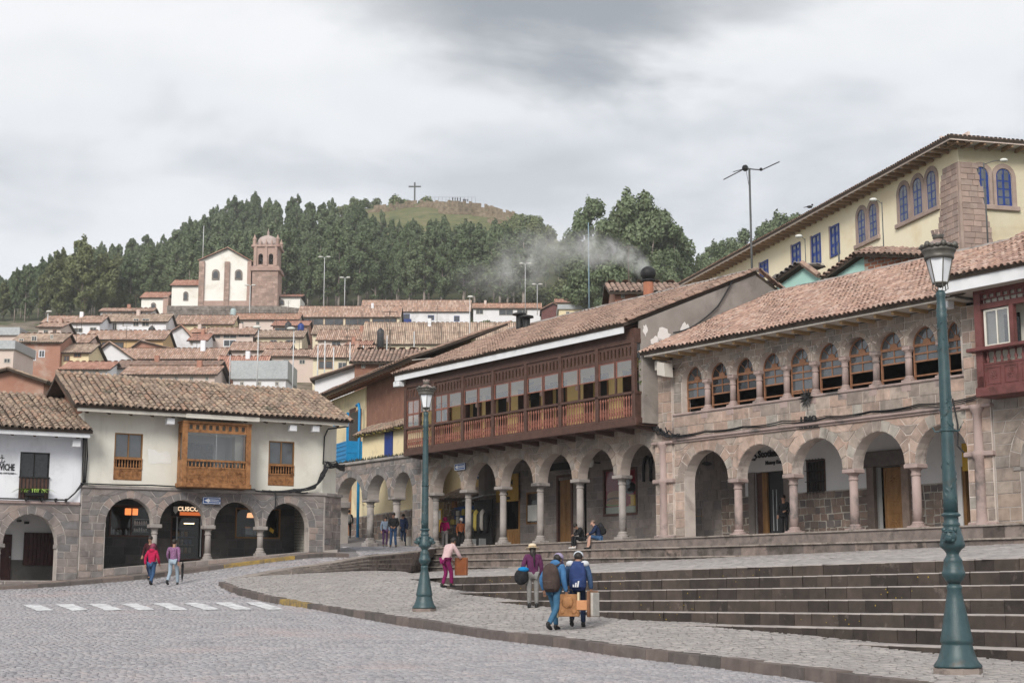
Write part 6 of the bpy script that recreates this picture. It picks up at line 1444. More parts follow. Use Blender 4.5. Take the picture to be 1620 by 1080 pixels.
def build_passage():
    """yellow wall and street kiosk seen through the first two arches of the long house"""
    t=fthing('passage_wall','yellow rear wall with rubble foot behind the first two arches','wall',FR)
    m=MB(); m.box(-44,-20,10,10.3,-.5,8.2); m.build('wall',M['pale_yellow'],t)
    a=FR.loc(752,790,4.6); m=MB()
    ru=Stones(M['rubble'],200); m.box(a[0]-3.0,a[0]+.9,4.5,5.0,0,2.9); w=m.build('rubble_stub',M['rubble_mortar'],t); coursing(ru,a[0]-3.0,a[0]+.9,0.0,3.0,4.5,.33,.42,irregular=.07,bev=.04); ru.build(w,'rubble_stone')
    m=MB(); x=FR.loc(765,760,3.0)[0]; m.bbox(x-.05,x+.5,2.7,3.2,-.1,4.6,.03); m.build('pier',M['mortar_in'],t)
    m=MB(); m.box(-26,-13,3.6,10,-.5,.02); m.build('back_floor',M['stepstone'],t)
    x0=FR.loc(699,820,3.6)[0]; x1=FR.loc(731,820,3.6)[0]
    k=fthing('souvenir_kiosk','blue souvenir kiosk hung with goods under a small tiled canopy behind the columns','kiosk',FR)
    m=MB(); m.box(x0+.5,x1+1.2,4.1,4.4,0,2.4); m.build('back_board',M['sign_blue'],k)
    m=MB(); m.box(x0+.4,x1+1.2,3.5,4.1,0,.9); m.build('counter',M['iron'],k)
    pal=[(.30,.05,.08),(.05,.12,.30),(.45,.42,.38),(.08,.08,.09),(.04,.20,.22),(.35,.15,.05),(.40,.32,.08)]
    gm=mat('souvenir_cloth',[(.85,.85,.85),(1.1,1.1,1.1)],6,.9,palette=pal)
    for i in range(16):
        m=MB(); w_=random.uniform(.22,.4); h=random.uniform(.25,.5); x=x0+.55+(i%5)*.48; z=.95+(i//5)*.47; m.bbox(x,x+w_,3.95-random.uniform(0,.25),4.08,z,z+min(h,.44),.03); m.build('souvenir',gm,k)
    tile_roof(k,(x0+.2,3.2,2.75),(x1+1.4,3.2,2.75),(x0+.2,4.5,3.3),(x1+1.4,4.5,3.3),M['tile_old'],.25,.33,.1,limit=90)
    m=MB(); m.box(x0+.05,x0+.4,3.3,3.36,1.05,2.3); m.build('poster',M['sign_yellow'],k); m=MB(); m.box(x0+.08,x0+.37,3.28,3.3,1.7,2.2); m.build('poster_sheet',M['paper'],k)
    s=FR.loc(756,815,2.3); st=fthing('clothes_stand','dark stall of hanging coats and bags behind the second column','stall',FR)
    m=MB(); m.box(s[0]-.8,s[0]+.8,2.6,2.7,.2,2.5); m.build('back_board',M['iron'],st); m=MB(); m.hexa([(s[0]-1,2.0,2.45),(s[0]+.9,2.0,2.65),(s[0]+.9,2.8,2.75),(s[0]-1,2.8,2.6),(s[0]-1,2.0,2.5),(s[0]+.9,2.0,2.7),(s[0]+.9,2.8,2.8),(s[0]-1,2.8,2.65)]); m.build('awning',M['metal'],st)
    for i in range(5):
        m=MB(); x=s[0]-.6+i*.3; m.lathe([(.10,.3),(.17,.5),(.16,1.2),(.1,1.32),(.02,1.4)],8,x,2.4,.5+.12*(i%2)); m.build('hanging_coat',gm if i in (1,3) else M['iron'],st,True)
    for dx in (-.5,.4): m=MB(); m.box(s[0]+dx,s[0]+dx+.06,2.1,2.5,0,.5); m.build('leg',M['metal'],st)
build_small_arcade(); build_yellow_corner(); build_passage()
# ================================================================ one way sign on the cream house
_x,_z=FL.loc(334,791.5,-.1); _sg=thing('one_way_sign','blue one way arrow sign on the stone arcade of the cream house','sign',FL.w(_x,-.14,_z),FL.a,'blue one way signs'); sign_plate(_sg,.78,.30)
# ================================================================ hill
def lerp1(x,tab):
    if x<=tab[0][0]: return tab[0][1]
    for (a,b),(c,d) in zip(tab,tab[1:]):
        if x<=c: return b+(d-b)*(x-a)/(c-a)
    return tab[-1][1]
NEARP=[(124,6),(150,12),(190,21.5),(205,26),(220,29),(245,34.5),(262,38.5),(285,44),(318,52),(345,57.5),(372,62.5),(384,67),(410,72)]
SKYG=[(-600,520),(0,470),(100,452),(200,436),(300,416),(400,382),(450,362),(500,347),(540,333),(580,325),(620,320),(660,316),(720,317),(770,322),(810,333),(850,350),(890,380),(930,415),(980,440),(1100,455),(1300,450),(1700,430),(2300,420)]
DR=640.
def hill(px,D):
    if D<124.5: return -4
    if D<=410: return EYE+lerp1(D,NEARP)-(3 if px>900 and D<200 else 0)
    zr=(932-lerp1(px,SKYG))/2400*DR; z0=73
    if D<=DR:
        u=(D-410)/(DR-410); e=u*u*(3-2*u)*.35+u*.65; return EYE+z0+(zr-z0)*e
    return EYE+zr-(D-DR)*.12
def pxof(x,y): return 810+2400*x/max(y,1)
def hillxy(x,y): return hill(pxof(x,y),y)
def build_hill():
    pxs=list(range(-700,2301,25)); Ds=[124,125,150,190,220,255,290,320,350,380,410]+[410+230*i/26 for i in range(1,27)]+[660,720,800,950,1200]
    V=[];F=[];mi=[]
    for D in Ds:
        for p in pxs:
            x=(p-810)/2400*D; z=hill(p,D)
            if 545<D<=660 and 540<p<880: z+=.9*math.sin(D*.4)
            z+=mnoise.noise(Vector((x*.03,D*.03,0)))*(1.5 if D>200 else .3); V.append((x,D,z))
    n=len(pxs)
    for i in range(len(Ds)-1):
        for j in range(n-1):
            F.append((i*n+j,i*n+j+1,(i+1)*n+j+1,(i+1)*n+j)); k=1 if Ds[i]>548+25*mnoise.noise(Vector((pxs[j]*.02,3,0))) and 545<pxs[j]<900 else 0; k=2 if Ds[i]<385 else k; mi.append(k)
    me=npmesh('hill',V,np.array(F),[M['terrain'],M['terrain_knoll'],M['town_earth']],True); me.polygons.foreach_set('material_index',mi); link('hill',me,kind='structure')
build_hill()
def build_terraces():
    """dry stone retaining bands contouring the bare hill top"""
    t=thing('terrace_wall','low dry stone terrace bands contouring the grassy hill top','wall',(0,0,0)); rng=random.Random(3)
    for a,b,D in ((560,700,612),(585,830,626),(690,856,600),(745,858,588),(770,862,578),(600,760,634),(800,866,566)):
        mb=MB(); n=int((b-a)/5)
        for i in range(n):
            p0=a+(b-a)*i/n; p1=a+(b-a)*(i+1)/n; h=rng.uniform(3.2,5.6)*(1 if rng.random()>.12 else .35); d0=D+3*math.sin(p0*.06); d1=D+3*math.sin(p1*.06)
            x0=(p0-810)/2400*d0; x1=(p1-810)/2400*d1; z0=hill(p0,d0); z1=hill(p1,d1); mb.hexa([(x0,d0,z0-1.5),(x1,d1,z1-1.5),(x1,d1+2,z1-1.5),(x0,d0+2,z0-1.5),(x0,d0,z0+h*.5),(x1,d1,z1+h*.5),(x1,d1+2,z1+h*.5),(x0,d0+2,z0+h*.5)])
        mb.build('stone_band',M['terrace_stone'],t,kind='stuff')
M['terrace_stone']=mat('brown_terrace_stone',[(.11,.085,.055),(.20,.155,.11),(.28,.225,.165)],.7,.97,.8,3)
build_terraces()
# ---------------------------------------------------------------- far roofs and houses
def rib_roof(parent,E0,E1,R0,R1,m,pitch=.30,name='roof',th=.15,pieces=5):
    E0,E1,R0,R1=map(Vector,(E0,E1,R0,R1)); n=max(2,int((E1-E0).length/pitch)); sl=((R0+R1)-(E0+E1))/2; ex=(E1-E0).normalized(); nr=ex.cross(sl).normalized()
    if nr.z<0: nr=-nr
    mb=MB(); mb.hexa([E0-nr*th,E1-nr*th,R1-nr*th,R0-nr*th,E0,E1,R1,R0]); rf=mb.build(name,M['deck'],parent); ri=MB()
    r=pitch*.43
    for i in range(n):
        u=(i+.5)/n; a=E0.lerp(E1,u); b=R0.lerp(R1,u)
        for k in range(pieces):
            p=a.lerp(b,k/pieces)+nr*random.uniform(.0,.03); q=a.lerp(b,(k+1)/pieces+.02)+nr*random.uniform(-.02,.01)
            v=[];c=[(-1,0),(-.6,.7),(.6,.7),(1,0)]
            for s in (p,q):
                for cx,cz in c: v.append(s+ex*r*cx+nr*r*cz*.9)
            ri.add(v,[(0,1,5,4),(1,2,6,5),(2,3,7,6)])
    ri.build('tile_ribs',m,rf,kind='stuff'); return rf
def hash_(s): return sum((i+1)*ord(c) for i,c in enumerate(s))
def far_house(label,x0,x1,ytop,yeave,ybase,D,wall,tile,wins=(),kind='ridge',depth=8,yaw=0,group='houses on the hillside',over=.5,apex=None,name='hill_house',chim=None,deep=7):
    if tile=='tile_far': tile=('tile_far','tile_warm','tile_far','tile_tan')[hash_(label)%4]
    rr=random.Random(hash_(label)); s0=D/2400; 
    if not wins and kind!='gable' and (ybase-yeave)>8 and (x1-x0)>22:
        nw=max(1,int((x1-x0)/24)); wins=[(x0+(x1-x0)*(i+.5)/nw-3,x0+(x1-x0)*(i+.5)/nw+3,yeave+3,min(ybase-1,yeave+10)) for i in range(nw)]
    c=P((x0+x1)/2,ybase,D); t=thing(name,label,'house',c,R(yaw),group); s=D/2400.
    w=(x1-x0)*s; h=(ybase-yeave)*s; wm=M[wall] if isinstance(wall,str) else wall
    zr=(932-ytop)/2400*(D+(depth/2 if kind!='gable' else 0))+EYE-c.z
    m=MB()
    if kind=='gable':
        ax=((apex-(x0+x1)/2) if apex else 0)*s
        m.prism([(-w/2,-deep),(w/2,-deep),(w/2,h),(ax,zr),(-w/2,h)],0,depth); body=m.build('wall',wm,t); e=.35
        for sx,xx in ((-1,-w/2),(1,w/2)):
            k=(zr-h)/abs(ax-xx); lo=(xx+sx*e,h-k*e)
            pts=[(lo[0],-over,lo[1]+.12),(lo[0],depth,lo[1]+.12),(ax,-over,zr+.12),(ax,depth,zr+.12)]
            rib_roof(t,pts[0],pts[1],pts[2],pts[3],M[tile],.32)
    elif kind=='slab':
        m.box(-w/2,w/2,0,depth,-deep,h); body=m.build('wall',wm,t); m=MB(); m.bbox(-w/2-.3,w/2+.3,-.4,depth,h,zr if zr>h+.1 else h+.3,.04); m.build('roof',M['metal'],t)
    else:
        m.box(-w/2,w/2,0,depth,-deep,h)
        for xx in (-w/2,w/2-.25): m.prismx([(0,h),(depth,h),(depth/2,zr-.05)],xx,xx+.25)
        body=m.build('wall',wm,t)
        rib_roof(t,(-w/2-.4,-over,h-(zr-h)*over/(depth/2)+.1),(w/2+.4,-over,h-(zr-h)*over/(depth/2)+.1),(-w/2-.4,depth/2,zr+.1),(w/2+.4,depth/2,zr+.1),M[tile],.32)
        rib_roof(t,(-w/2-.4,depth+over,h+.1),(w/2+.4,depth+over,h+.1),(-w/2-.4,depth/2+.01,zr+.1),(w/2+.4,depth/2+.01,zr+.1),M[tile],.8,'rear_roof',pieces=1)
    for wi in wins:
        u0,u1,v0,v1=wi[:4]; fm=M[wi[4]] if len(wi)>4 else M['soffit']
        xa=(u0-(x0+x1)/2)*s; xb=(u1-(x0+x1)/2)*s; za=(ybase-v1)*s; zb=(ybase-v0)*s
        f=MB(); frame_rect(f,xa,xb,za,zb,-.06,.05,min(.1,(xb-xa)*.18)); f.box((xa+xb)/2-.03,(xa+xb)/2+.03,-.05,.03,za+.02,zb-.02); fo=f.build('window',fm,t)
        g=MB(); g.poly([(xa,-.02,za),(xb,-.02,za),(xb,-.02,zb),(xa,-.02,zb)]); g.build('pane',M['glass_far'],fo)
    if rr.random()<.45 and kind!='slab':
        m=MB(); ax=rr.uniform(-.35,.35)*w; hh=rr.uniform(1.8,3.4); m.tube([(ax,depth*.45,zr-.5),(ax,depth*.45,zr+hh)],.035,4); m.tube([(ax-.6,depth*.45,zr+hh-.1),(ax+.6,depth*.45,zr+hh-.1)],.025,4); m.tube([(ax-.4,depth*.45,zr+hh-.5),(ax+.4,depth*.45,zr+hh-.5)],.025,4); m.build('aerial',M['metal_dark2'],t)
    if rr.random()<.4 and kind!='slab' and not chim and D>150:
        m=MB(); ax=rr.uniform(-.35,.35)*w; m.bbox(ax-.3,ax+.3,depth*.4,depth*.5,zr-1,zr+.8,.03); m.build('chimney',M[rr.choice(['brick_far','white_far','pinkish'])],t)
    if chim: 
        m=MB(); m.bbox(chim*s-.35,chim*s+.35,depth*.35,depth*.45,zr-1,zr+1.2,.03); m.build('chimney',M['white_wall'],t)
    return t
M['glass_far']=mat('far_window_glass',[(.035,.038,.042),(.09,.095,.10)],.5,.15,spec=.6)
M['pinkish']=mat('pinkish_plaster',[(.58,.47,.42),(.66,.56,.50)],.3,.9)
M['cream_far']=mat('cream_far_plaster',[(.66,.58,.42),(.74,.66,.50)],.2,.9,stain=(.52,.45,.35),stain_scale=.2)
M['white_far']=mat('white_far_plaster',[(.70,.70,.72),(.78,.78,.80)],.2,.9,stain=(.56,.55,.55),stain_scale=.15)
M['ochre_far']=mat('ochre_plaster',[(.50,.34,.17),(.58,.41,.22)],.3,.9)
M['brick_far']=mat('far_brick',[(.34,.17,.12),(.42,.23,.17)],.6,.95,.3,8,stain=(.5,.40,.34),stain_scale=.25)
M['tile_far']=mat('far_clay_tile',[(.85,.85,.85),(1.15,1.15,1.15)],.7,.95,palette=[(.47,.315,.24),(.40,.26,.20),(.54,.38,.30),(.35,.235,.18),(.50,.31,.23),(.57,.42,.34),(.44,.30,.235)])
M['tile_warm']=mat('warm_clay_tile',[(.8,.8,.8),(1.2,1.2,1.2)],.7,.95,palette=[(.52,.29,.20),(.45,.25,.175),(.57,.35,.25),(.40,.22,.16),(.54,.31,.22),(.60,.40,.30)],stain=(.30,.20,.15),stain_scale=.35)
M['tile_tan']=mat('tan_clay_tile',[(.8,.8,.8),(1.2,1.2,1.2)],.7,.95,palette=[(.48,.36,.28),(.40,.29,.225),(.54,.42,.33),(.36,.26,.20),(.50,.37,.28)],stain=(.26,.19,.145),stain_scale=.35)
M['tile_salmon']=mat('salmon_tile',[(.9,.9,.9),(1.1,1.1,1.1)],.7,.95,palette=[(.50,.27,.20),(.46,.25,.185),(.54,.31,.235),(.43,.22,.165)])
M['shed_white']=mat('white_sheet_roof',[(.66,.67,.68),(.74,.75,.76)],.5,.7)
M['wall_far_stone']=mat('far_retaining_stone',[(.10,.085,.075),(.20,.175,.155),(.30,.265,.24)],1.1,.95,.8,4)
M['mast_tank']=mat('black_tank',[(.03,.03,.033),(.05,.05,.055)],2,.5); M['glass_tank']=mat('pale_green_tank',[(.34,.42,.42),(.42,.5,.5)],1,.5); M['metal_dark2']=mat('rusty_thin_pole',[(.10,.08,.065),(.17,.135,.11)],2,.8)
def build_houses():
    H=far_house
    H('long white hillside house with blue shutters and blue balcony below the wood',571,744,474,491,516,372,'white_far','tile_far',[(632,648,496,509,'deepblue'),(677,687,498,506,'deepblue'),(719,728,499,508,'deepblue')])
    b=P(643,516,371); t=thing('blue_balcony','bright blue boxed balcony on the long white hillside house','balcony',b); m=MB(); s=371/2400; m.bbox(-8*s,8*s,-.8,.3,0,11*s,.05); m.build('balcony_front',M['deepblue'],t); m=MB(); m.box(-8*s,8*s,-.9,-.8,10*s,11*s); m.build('rail',M['deepblue'],t)
    H('low house with long dark window band under a tiled roof right of the church',471,633,484,500,517,345,'cream_far','tile_far',[(478,511,503,516,'frame_brown'),(513,543,503,516,'frame_brown'),(546,586,503,516,'frame_brown'),(589,629,503,516,'frame_brown')])
    H('pale low house among greenery left of the smoke',748,856,479,487,500,365,'white_far','tile_far',[(752,764,489,497),(789,812,489,499),(818,835,489,497)])
    H('small red painted hut with dark gable roof by the trees',857,893,478,489,505,330,'maroon','tile_salmon',kind='gable')
    H('yellow hut with a red tin roof behind the long house',880,912,472,478,502,345,'yellow_wall','tile_salmon')
    H('pale yellow low wall house above the long tiled roof',884,940,486,489,506,300,'pale_yellow','tile_far',kind='slab')
    H('wide house with ochre walls and long tiled roof, chicken wire fence on top',574,822,511,541,565,255,'cream_far','tile_far',[(607,625,549,560,'frame_brown'),(648,662,549,560,'frame_brown'),(690,706,548,559,'frame_brown')])
    H('pinkish house with small roof under the dark window band',502,582,523,537,552,262,'pinkish','tile_far',[(524,539,539,547)])
    H('narrow tiled roof strip house below the dark window band',494,600,515,528,534,285,'cream_far','tile_far')
    H('cream house with three windows beside metal poles',494,586,549,564,606,215,'cream_far','tile_far',[(503,526,570,583,'frame_brown'),(534,548,572,584),(556,574,570,590,'frame_brown')])
    H('small cream house with twin windows left of the metal poles',405,478,524,533,548,262,'cream_far','tile_far',[(427,438,537,543),(452,468,537,543)])
    H('house with orange sheet roof and green glasshouse in front',431,486,508,515,527,292,'brick_far','tile_salmon',[(434,480,518,525)])
    H('long tiled house at the foot of the church wall',369,472,496,505,515,318,'pinkish','tile_far')
    H('yellow house with broad eave left of the church wall',276,368,499,512,523,288,'pale_yellow','tile_far',[(314,326,516,521)])
    H('white gable end house without windows',253,304,515,535,556,258,'white_far','tile_far',kind='gable',apex=286)
    H('two storey pinkish house with white garage door',327,400,519,528,556,262,'pinkish','tile_far',[(330,348,529,535),(352,374,528,535),(353,373,537,548,'white_wall'),(376,396,527,533)])
    H('white lean house with pink tin roof and one window',299,326,529,538,552,256,'white_far','tile_salmon',[(301,305,540,546)])
    H('house with wide tiled roof and pink wall above the salmon roof',363,455,543,554,568,238,'pinkish','tile_far',[(384,399,560,565)])
    H('salmon tiled brick house in front of the metal poles',340,416,566,587,607,208,'brick_far','tile_salmon')
    H('long white house with three windows under a tiled roof',166,352,553,567,580,222,'white_far','tile_far',[(198,213,569,577),(263,278,569,577),(320,335,568,576)],chim=55)
    H('dark tiled long roof in front of the long white house',180,342,573,582,590,200,'white_far','tile_mid')
    H('tiled lean roof just above the cream house ridge',193,340,582,592,606,185,'pinkish','tile_far')
    H('white shed with pale sheet roof behind the cream house',368,452,579,600,618,190,'white_far','tile_far',kind='slab')
    H('white gable house left of the long white house',141,208,542,566,592,215,'white_far','tile_far',[(147,153,563,570),(178,187,572,580),(194,200,568,572)],kind='gable',apex=172)
    H('dark brick gable house behind the white gable',205,275,540,553,560,240,'brick_far','tile_mid',kind='gable',apex=222)
    H('ochre house with dark side and broad tiled roof',132,258,524,536,562,245,'ochre_far','tile_far',[(136,140,545,551),(160,195,541,552,'darkwood')])
    H('long white house with large windows climbing the slope',153,263,497,508,530,268,'white_far','tile_far',[(159,167,514,527,'frame_brown'),(177,184,510,522),(193,195,508,516),(210,219,503,516),(224,236,503,516)])
    H('narrow upper storey with clerestory windows on the long white house',158,240,487,492,506,276,'white_far','tile_far',[(163,172,497,503),(178,188,495,501),(190,208,494,500),(212,226,492,498)],depth=5)
    H('white house with orange gable and windows behind the brick house',66,158,500,510,530,262,'white_far','tile_far',[(116,131,518,526),(142,153,517,525),(98,107,513,521)])
    H('brick house of two storeys with pale windows at the far left',18,94,529,540,585,205,'brick_far','tile_far',[(27,35,534,544),(47,56,530,543),(77,82,528,535),(22,32,558,570,'white_wall'),(34,45,556,570,'white_wall'),(47,56,555,570,'white_wall'),(60,70,553,565,'white_wall')])
    H('pinkish lower wing of the brick house',90,136,531,542,567,212,'pinkish','tile_far',[(97,107,531+8,550),(121,129,546,552)])
    H('yellow house with brown shutters below the brick house',92,140,546,557,577,206,'pale_yellow','tile_far',[(100,110,562,572,'frame_brown'),(116,128,555,565,'frame_brown')])
    H('white low wall house with red tin roof in front of the ochre house',96,170,575,584,602,195,'white_far','tile_salmon',[(127,134,587,593),(150,156,582,594)])
    H('small grey flat roofed house at the left edge',-30,28,525,530,560,215,'pinkish','tile_far',[(6,16,563-25,552)],kind='slab')
    H('pale house with metal roof at the left edge',-40,20,547,552,590,190,'pinkish','tile_far',[(5,16,566,574)],kind='slab')
    H('small cream cube house with two windows left of the metal poles',500,540,556,562,600,222,'cream_far','tile_far',[(506,514,568,577,'frame_brown'),(524,533,569,578,'frame_brown')],kind='slab')
    H('pinkish low house with three dark windows below the twin window house',415,497,555,563,585,225,'pinkish','tile_far',[(424,433,568,575),(447,457,568,575),(473,483,568,576)])
    H('tiny white house with red tin roof above the metal poles',548,585,541,546,558,248,'white_far','tile_salmon',[(556,562,548,554),(570,577,548,554)])
    H('white rear wall house with one door above the adobe wall',588,660,563,570,600,170,'white_far','tile_far',[(600,607,575,584,'frame_brown'),(630,640,574,581)])
    H('cream stepped house at the foot of the wide ochre house',660,745,556,562,590,200,'cream_far','tile_mid',[(676,686,567,575,'frame_brown'),(708,720,567,575,'frame_brown')])
    H('brown adobe shed under the yellow broad eaved house',300,345,520,526,545,275,'brick_far','tile_far',[(310,318,530,537),(328,335,530,537)])
    H('white low house with long row of small windows left of the church foot',196,262,530,538,556,255,'white_far','tile_far',[(203,210,543,549),(219,226,543,549),(236,243,543,549),(250,257,543,549)])
    H('small pale house with dark door near the left lamp post',60,96,511,517,536,250,'pinkish','tile_far',[(68,76,521,529),(83,89,521,531,'frame_brown')])
    for k,(px,py,D,c) in enumerate(((456,520,283,'mast_tank'),(476,522,283,'deepblue'),(369,497,316,'glass_tank'),(240,528,262,'mast_tank'),(602,532,253,'mast_tank'),(150,520,266,'deepblue'))):
        b=P(px,py,D); t=thing('water_tank',('dark water tank on the orange sheet roof','blue water tank beside the green glasshouse','pale round water tank at the church foot','dark water tank over the small white windows','dark water tank on the wide ochre house','blue water tank on the long white house')[k],'water tank',b); m=MB(); m.lathe([(.55,-2.5),(.6,0),(.62,.9),(.45,1.15),(.2,1.3),(0,1.32)],12); m.build('tank',M[c],t,True); m=MB(); m.lathe([(.22,1.28),(.24,1.42),(0,1.45)],10); m.build('lid',M['iron'],t)
    # chicken wire frame on the wide roof
    f=thing('wire_frame','thin pole frame with wires standing over the wide ochre house roof','fence',P(700,541,252)); s=252/2400
    for k in range(9): m=MB(); x=(-118+k*29)*s; m.box(x-.05,x+.05,-.05,.05,-1,3.2); m.build('post',M['metal_dark2'],f)
    for z in (1.6,3.15): m=MB(); m.box(-118*s,114*s,-.025,.025,z,z+.05); m.build('rail',M['metal_dark2'],f)
    H('near brick gable house with old tiled roof behind the white restaurant',-60,68,587,604,640,95,'brick_far','tile_old',kind='gable',apex=12,depth=10,group='houses just behind the arcades')
    H('white gable house between cream house and adobe wall',497,582,575,600,640,120,'white_far','tile_mid',kind='gable',apex=578,group='houses just behind the arcades')
    H('grey roofed low house behind the adobe wall',560,700,556,572,600,118,'mudbrick','tile_mid',group='houses just behind the arcades')
    H('small tiled roof with red ridge behind the chimney ball',972,1075,448,462,480,92,'brick_far','tile_mid',group='houses just behind the arcades')
build_houses()
def build_church():
    D=384; s=D/2400; c=P(358,482,D); t=thing('church','white hillside church with pink stone bell tower and tiled annexes','church',c)
    X=lambda px:(px-358)*s; Z=lambda py:(482-py)*s
    pk=mat('church_pink_stone',[(.37,.255,.21),(.46,.33,.28)],.5,.95,.3,5,stain=(.28,.18,.15),stain_scale=.25); wh=mat('church_white',[(.78,.76,.70),(.86,.84,.79)],.2,.9,stain=(.70,.66,.58),stain_scale=.15)
    m=MB(); m.prism([(X(314),-4),(X(396),-4),(X(396),Z(411)),(X(358),Z(390)),(X(314),Z(409))],0,24); m.build('nave_wall',wh,t)
    for a,b in ((313,321.5),(354,362),(391,397)):
        m=MB(); m.box(X(a),X(b),-.7,.2,-1,Z(411 if a!=354 else 412)); m.build('buttress',pk,t)
    for e in ((X(311),Z(410)),(X(399),Z(412))):
        rib_roof(t,(e[0],-.8,e[1]),(e[0],24,e[1]),(X(358),-.8,Z(388.5)),(X(358),24,Z(388.5)),M['tile_salmon'],.45)
    for a in (339.5,376.5):
        o=op(X(a-4.5),X(a+4.5),Z(431),.75*1.0); m=MB(); pts=[(X(a-6),Z(441)),(X(a+6),Z(441)),(X(a+6),Z(430))]+[(X(a)+6*s*math.cos(k/8*math.pi),Z(430)+6*s*math.sin(k/8*math.pi)) for k in range(1,8)]+[(X(a-6),Z(430))]
        m.prism(pts,-.25,.1); w=m.build('window_surround',M['wall_far_stone'],t)
        m=MB(); m.prism([(X(a)+(x-X(a))*.62,Z(434)+(z-Z(434))*.68) for x,z in pts],-.32,-.2); m.build('pane',M['glass_far'],w)
    m=MB(); m.box(X(313),X(398),-.5,.1,-.8,Z(476)); m.build('base_course',pk,t)
    def annex(x0,x1,yt,ye,yb,dy,win):
        m=MB(); m.box(X(x0),X(x1),dy,dy+9,Z(yb)-3,Z(ye)); m.build('annex_wall',wh,t)
        rib_roof(t,(X(x0)-.5,dy-.6,Z(ye)),(X(x1)+.5,dy-.6,Z(ye)),(X(x0)-.5,dy+5,Z(yt)+.4),(X(x1)+.5,dy+5,Z(yt)+.4),M['tile_salmon'],.45)
        rib_roof(t,(X(x0)-.5,dy+9.6,Z(ye)),(X(x1)+.5,dy+9.6,Z(ye)),(X(x0)-.5,dy+5.01,Z(yt)+.4),(X(x1)+.5,dy+5.01,Z(yt)+.4),M['tile_salmon'],1.2,'rear_roof',pieces=1)
        for a,y0,y1 in win:
            m=MB(); pts=[(X(a-4),Z(y1)),(X(a+4),Z(y1)),(X(a+4),Z(y0+4))]+[(X(a)+4*s*math.cos(k/6*math.pi),Z(y0+4)+4*s*math.sin(k/6*math.pi)) for k in range(1,6)]+[(X(a-4),Z(y0+4))]; m.prism(pts,dy-.2,dy+.1); w=m.build('window_surround',M['wall_far_stone'],t)
            m=MB(); m.prism([(X(a)+(x-X(a))*.62,Z(y1-4)+(z-Z(y1-4))*.68) for x,z in pts],dy-.26,dy-.15); m.build('pane',M['glass_far'],w)
    annex(268,313,437,450,481,1,[(291,459,474)]); annex(218,258,456,469,490,2,[(238,476,490)]); annex(443,475,460,467,484,2,[(445.5,471,480)])
    m=MB(); m.box(X(254),X(262),1.5,10,Z(488)-3,Z(466)); m.build('buttress',pk,t)
    M['tower_ashlar']=mat('tower_ashlar',[(.85,.85,.85),(1.1,1.1,1.1)],.8,.95,.3,6,palette=[(.40,.285,.235),(.35,.245,.205),(.45,.325,.275),(.38,.265,.22),(.31,.225,.19)],stain=(.25,.18,.155),stain_scale=.3)
    # tower
    m=MB(); x0,x1=X(399.5),X(441); d=(x1-x0); m.box(x0,x1,-1,d-1,-4,Z(427)); m.build('tower_shaft',pk,t)
    st=Stones(M['tower_ashlar'],0); coursing(st,x0+.05,x1-.05,-3.5,Z(428.5),-1,.62,1.05,proud=.05,bev=.05); coursing(st,X(313),X(321.5),-.8,Z(411),-.7,.7,.75,proud=.05,bev=.05); coursing(st,X(354),X(362),-.8,Z(412.5),-.7,.7,.75,proud=.05,bev=.05); st.build(t)
    m=MB(); m.bbox(x0-.5,x1+.5,-1.5,d-.5,Z(428),Z(423.5),.12); m.bbox(x0-.3,x1+.3,-1.3,d-.7,Z(423.6),Z(420),.1); m.build('cornice',pk,t); m=MB(); m.bbox(x0-.4,x1+.4,-1.4,d-.6,Z(388.5),Z(385),.1); m.build('cornice',pk,t)
    ops=[op(X(408.5),X(416),Z(403),.6,Z(417)),op(X(425),X(432.5),Z(403),.6,Z(417))]
    m=MB(); wall_open(m,x0+.2,x1-.2,Z(420),Z(388.5),ops,-1,-.1,10); bf=m.build('belfry_wall',pk,t); m=MB(); m.box(x0+.2,x0+1,-.1,d-1.2,Z(420),Z(388.5)); m.box(x1-1,x1-.2,-.1,d-1.2,Z(420),Z(388.5)); m.box(x0+.2,x1-.2,d-2,d-1.2,Z(420),Z(388.5)); m.box(x0+1,x1-1,-.1,d-2,Z(391),Z(389)); m.build('belfry_side',pk,t)
    for px in (404,421,437): m=MB(); m.box(X(px)-.3,X(px)+.3,-1.35,-1,Z(420),Z(388.5)); m.build('belfry_pilaster',pk,t)
    for o in ops: m=MB(); c_=(o['xl']+o['xr'])/2; m.lathe([(.45,0),(.32,.3),(.25,.75),(.08,.95)],10,c_,0.3,Z(412)); m.tube([(c_,.3,Z(412)+.9),(c_,.3,Z(400))],.06,4); m.build('bell',M['iron'],t,True)
    cx,cy=(x0+x1)/2,d/2-1
    m=MB(); m.lathe([(d*.46,Z(385)),(d*.46,Z(379)),(d*.42,Z(379)),(d*.40,Z(374)),(d*.32,Z(369)),(d*.17,Z(366)),(.3,Z(365)),(.25,Z(361)),(.4,Z(359.5)),(.12,Z(357)),(.05,Z(353))],16,cx,cy); m.build('dome',mat('dome_stone',[(.36,.28,.25),(.46,.38,.35)],.6,.95,.3,5),t,True)
    for sx in (-1,1):
        for sy in (-1,1): m=MB(); m.lathe([(.5,0),(.45,1.4),(.6,1.5),(.3,2.1),(.05,2.9)],6,cx+sx*d*.45,cy+sy*d*.45,Z(385)); m.build('pinnacle',pk,t)
    for px in (412,421,430): m=MB(); m.lathe([(.22,0),(.2,.8),(.05,1.5)],5,X(px),-1.1,Z(385)); m.build('small_finial',pk,t)
    # retaining wall below
    w=thing('retaining_wall','rough rubble retaining wall under the hillside church','wall',P(365,503,372)); s2=372/2400
    m=MB(); m.prism([(-103*s2,-4),(112*s2,-4),(112*s2,16*s2),(70*s2,20*s2),(-103*s2,20*s2)],0,6); wb=m.build('wall',M['wall_far_stone'],w)
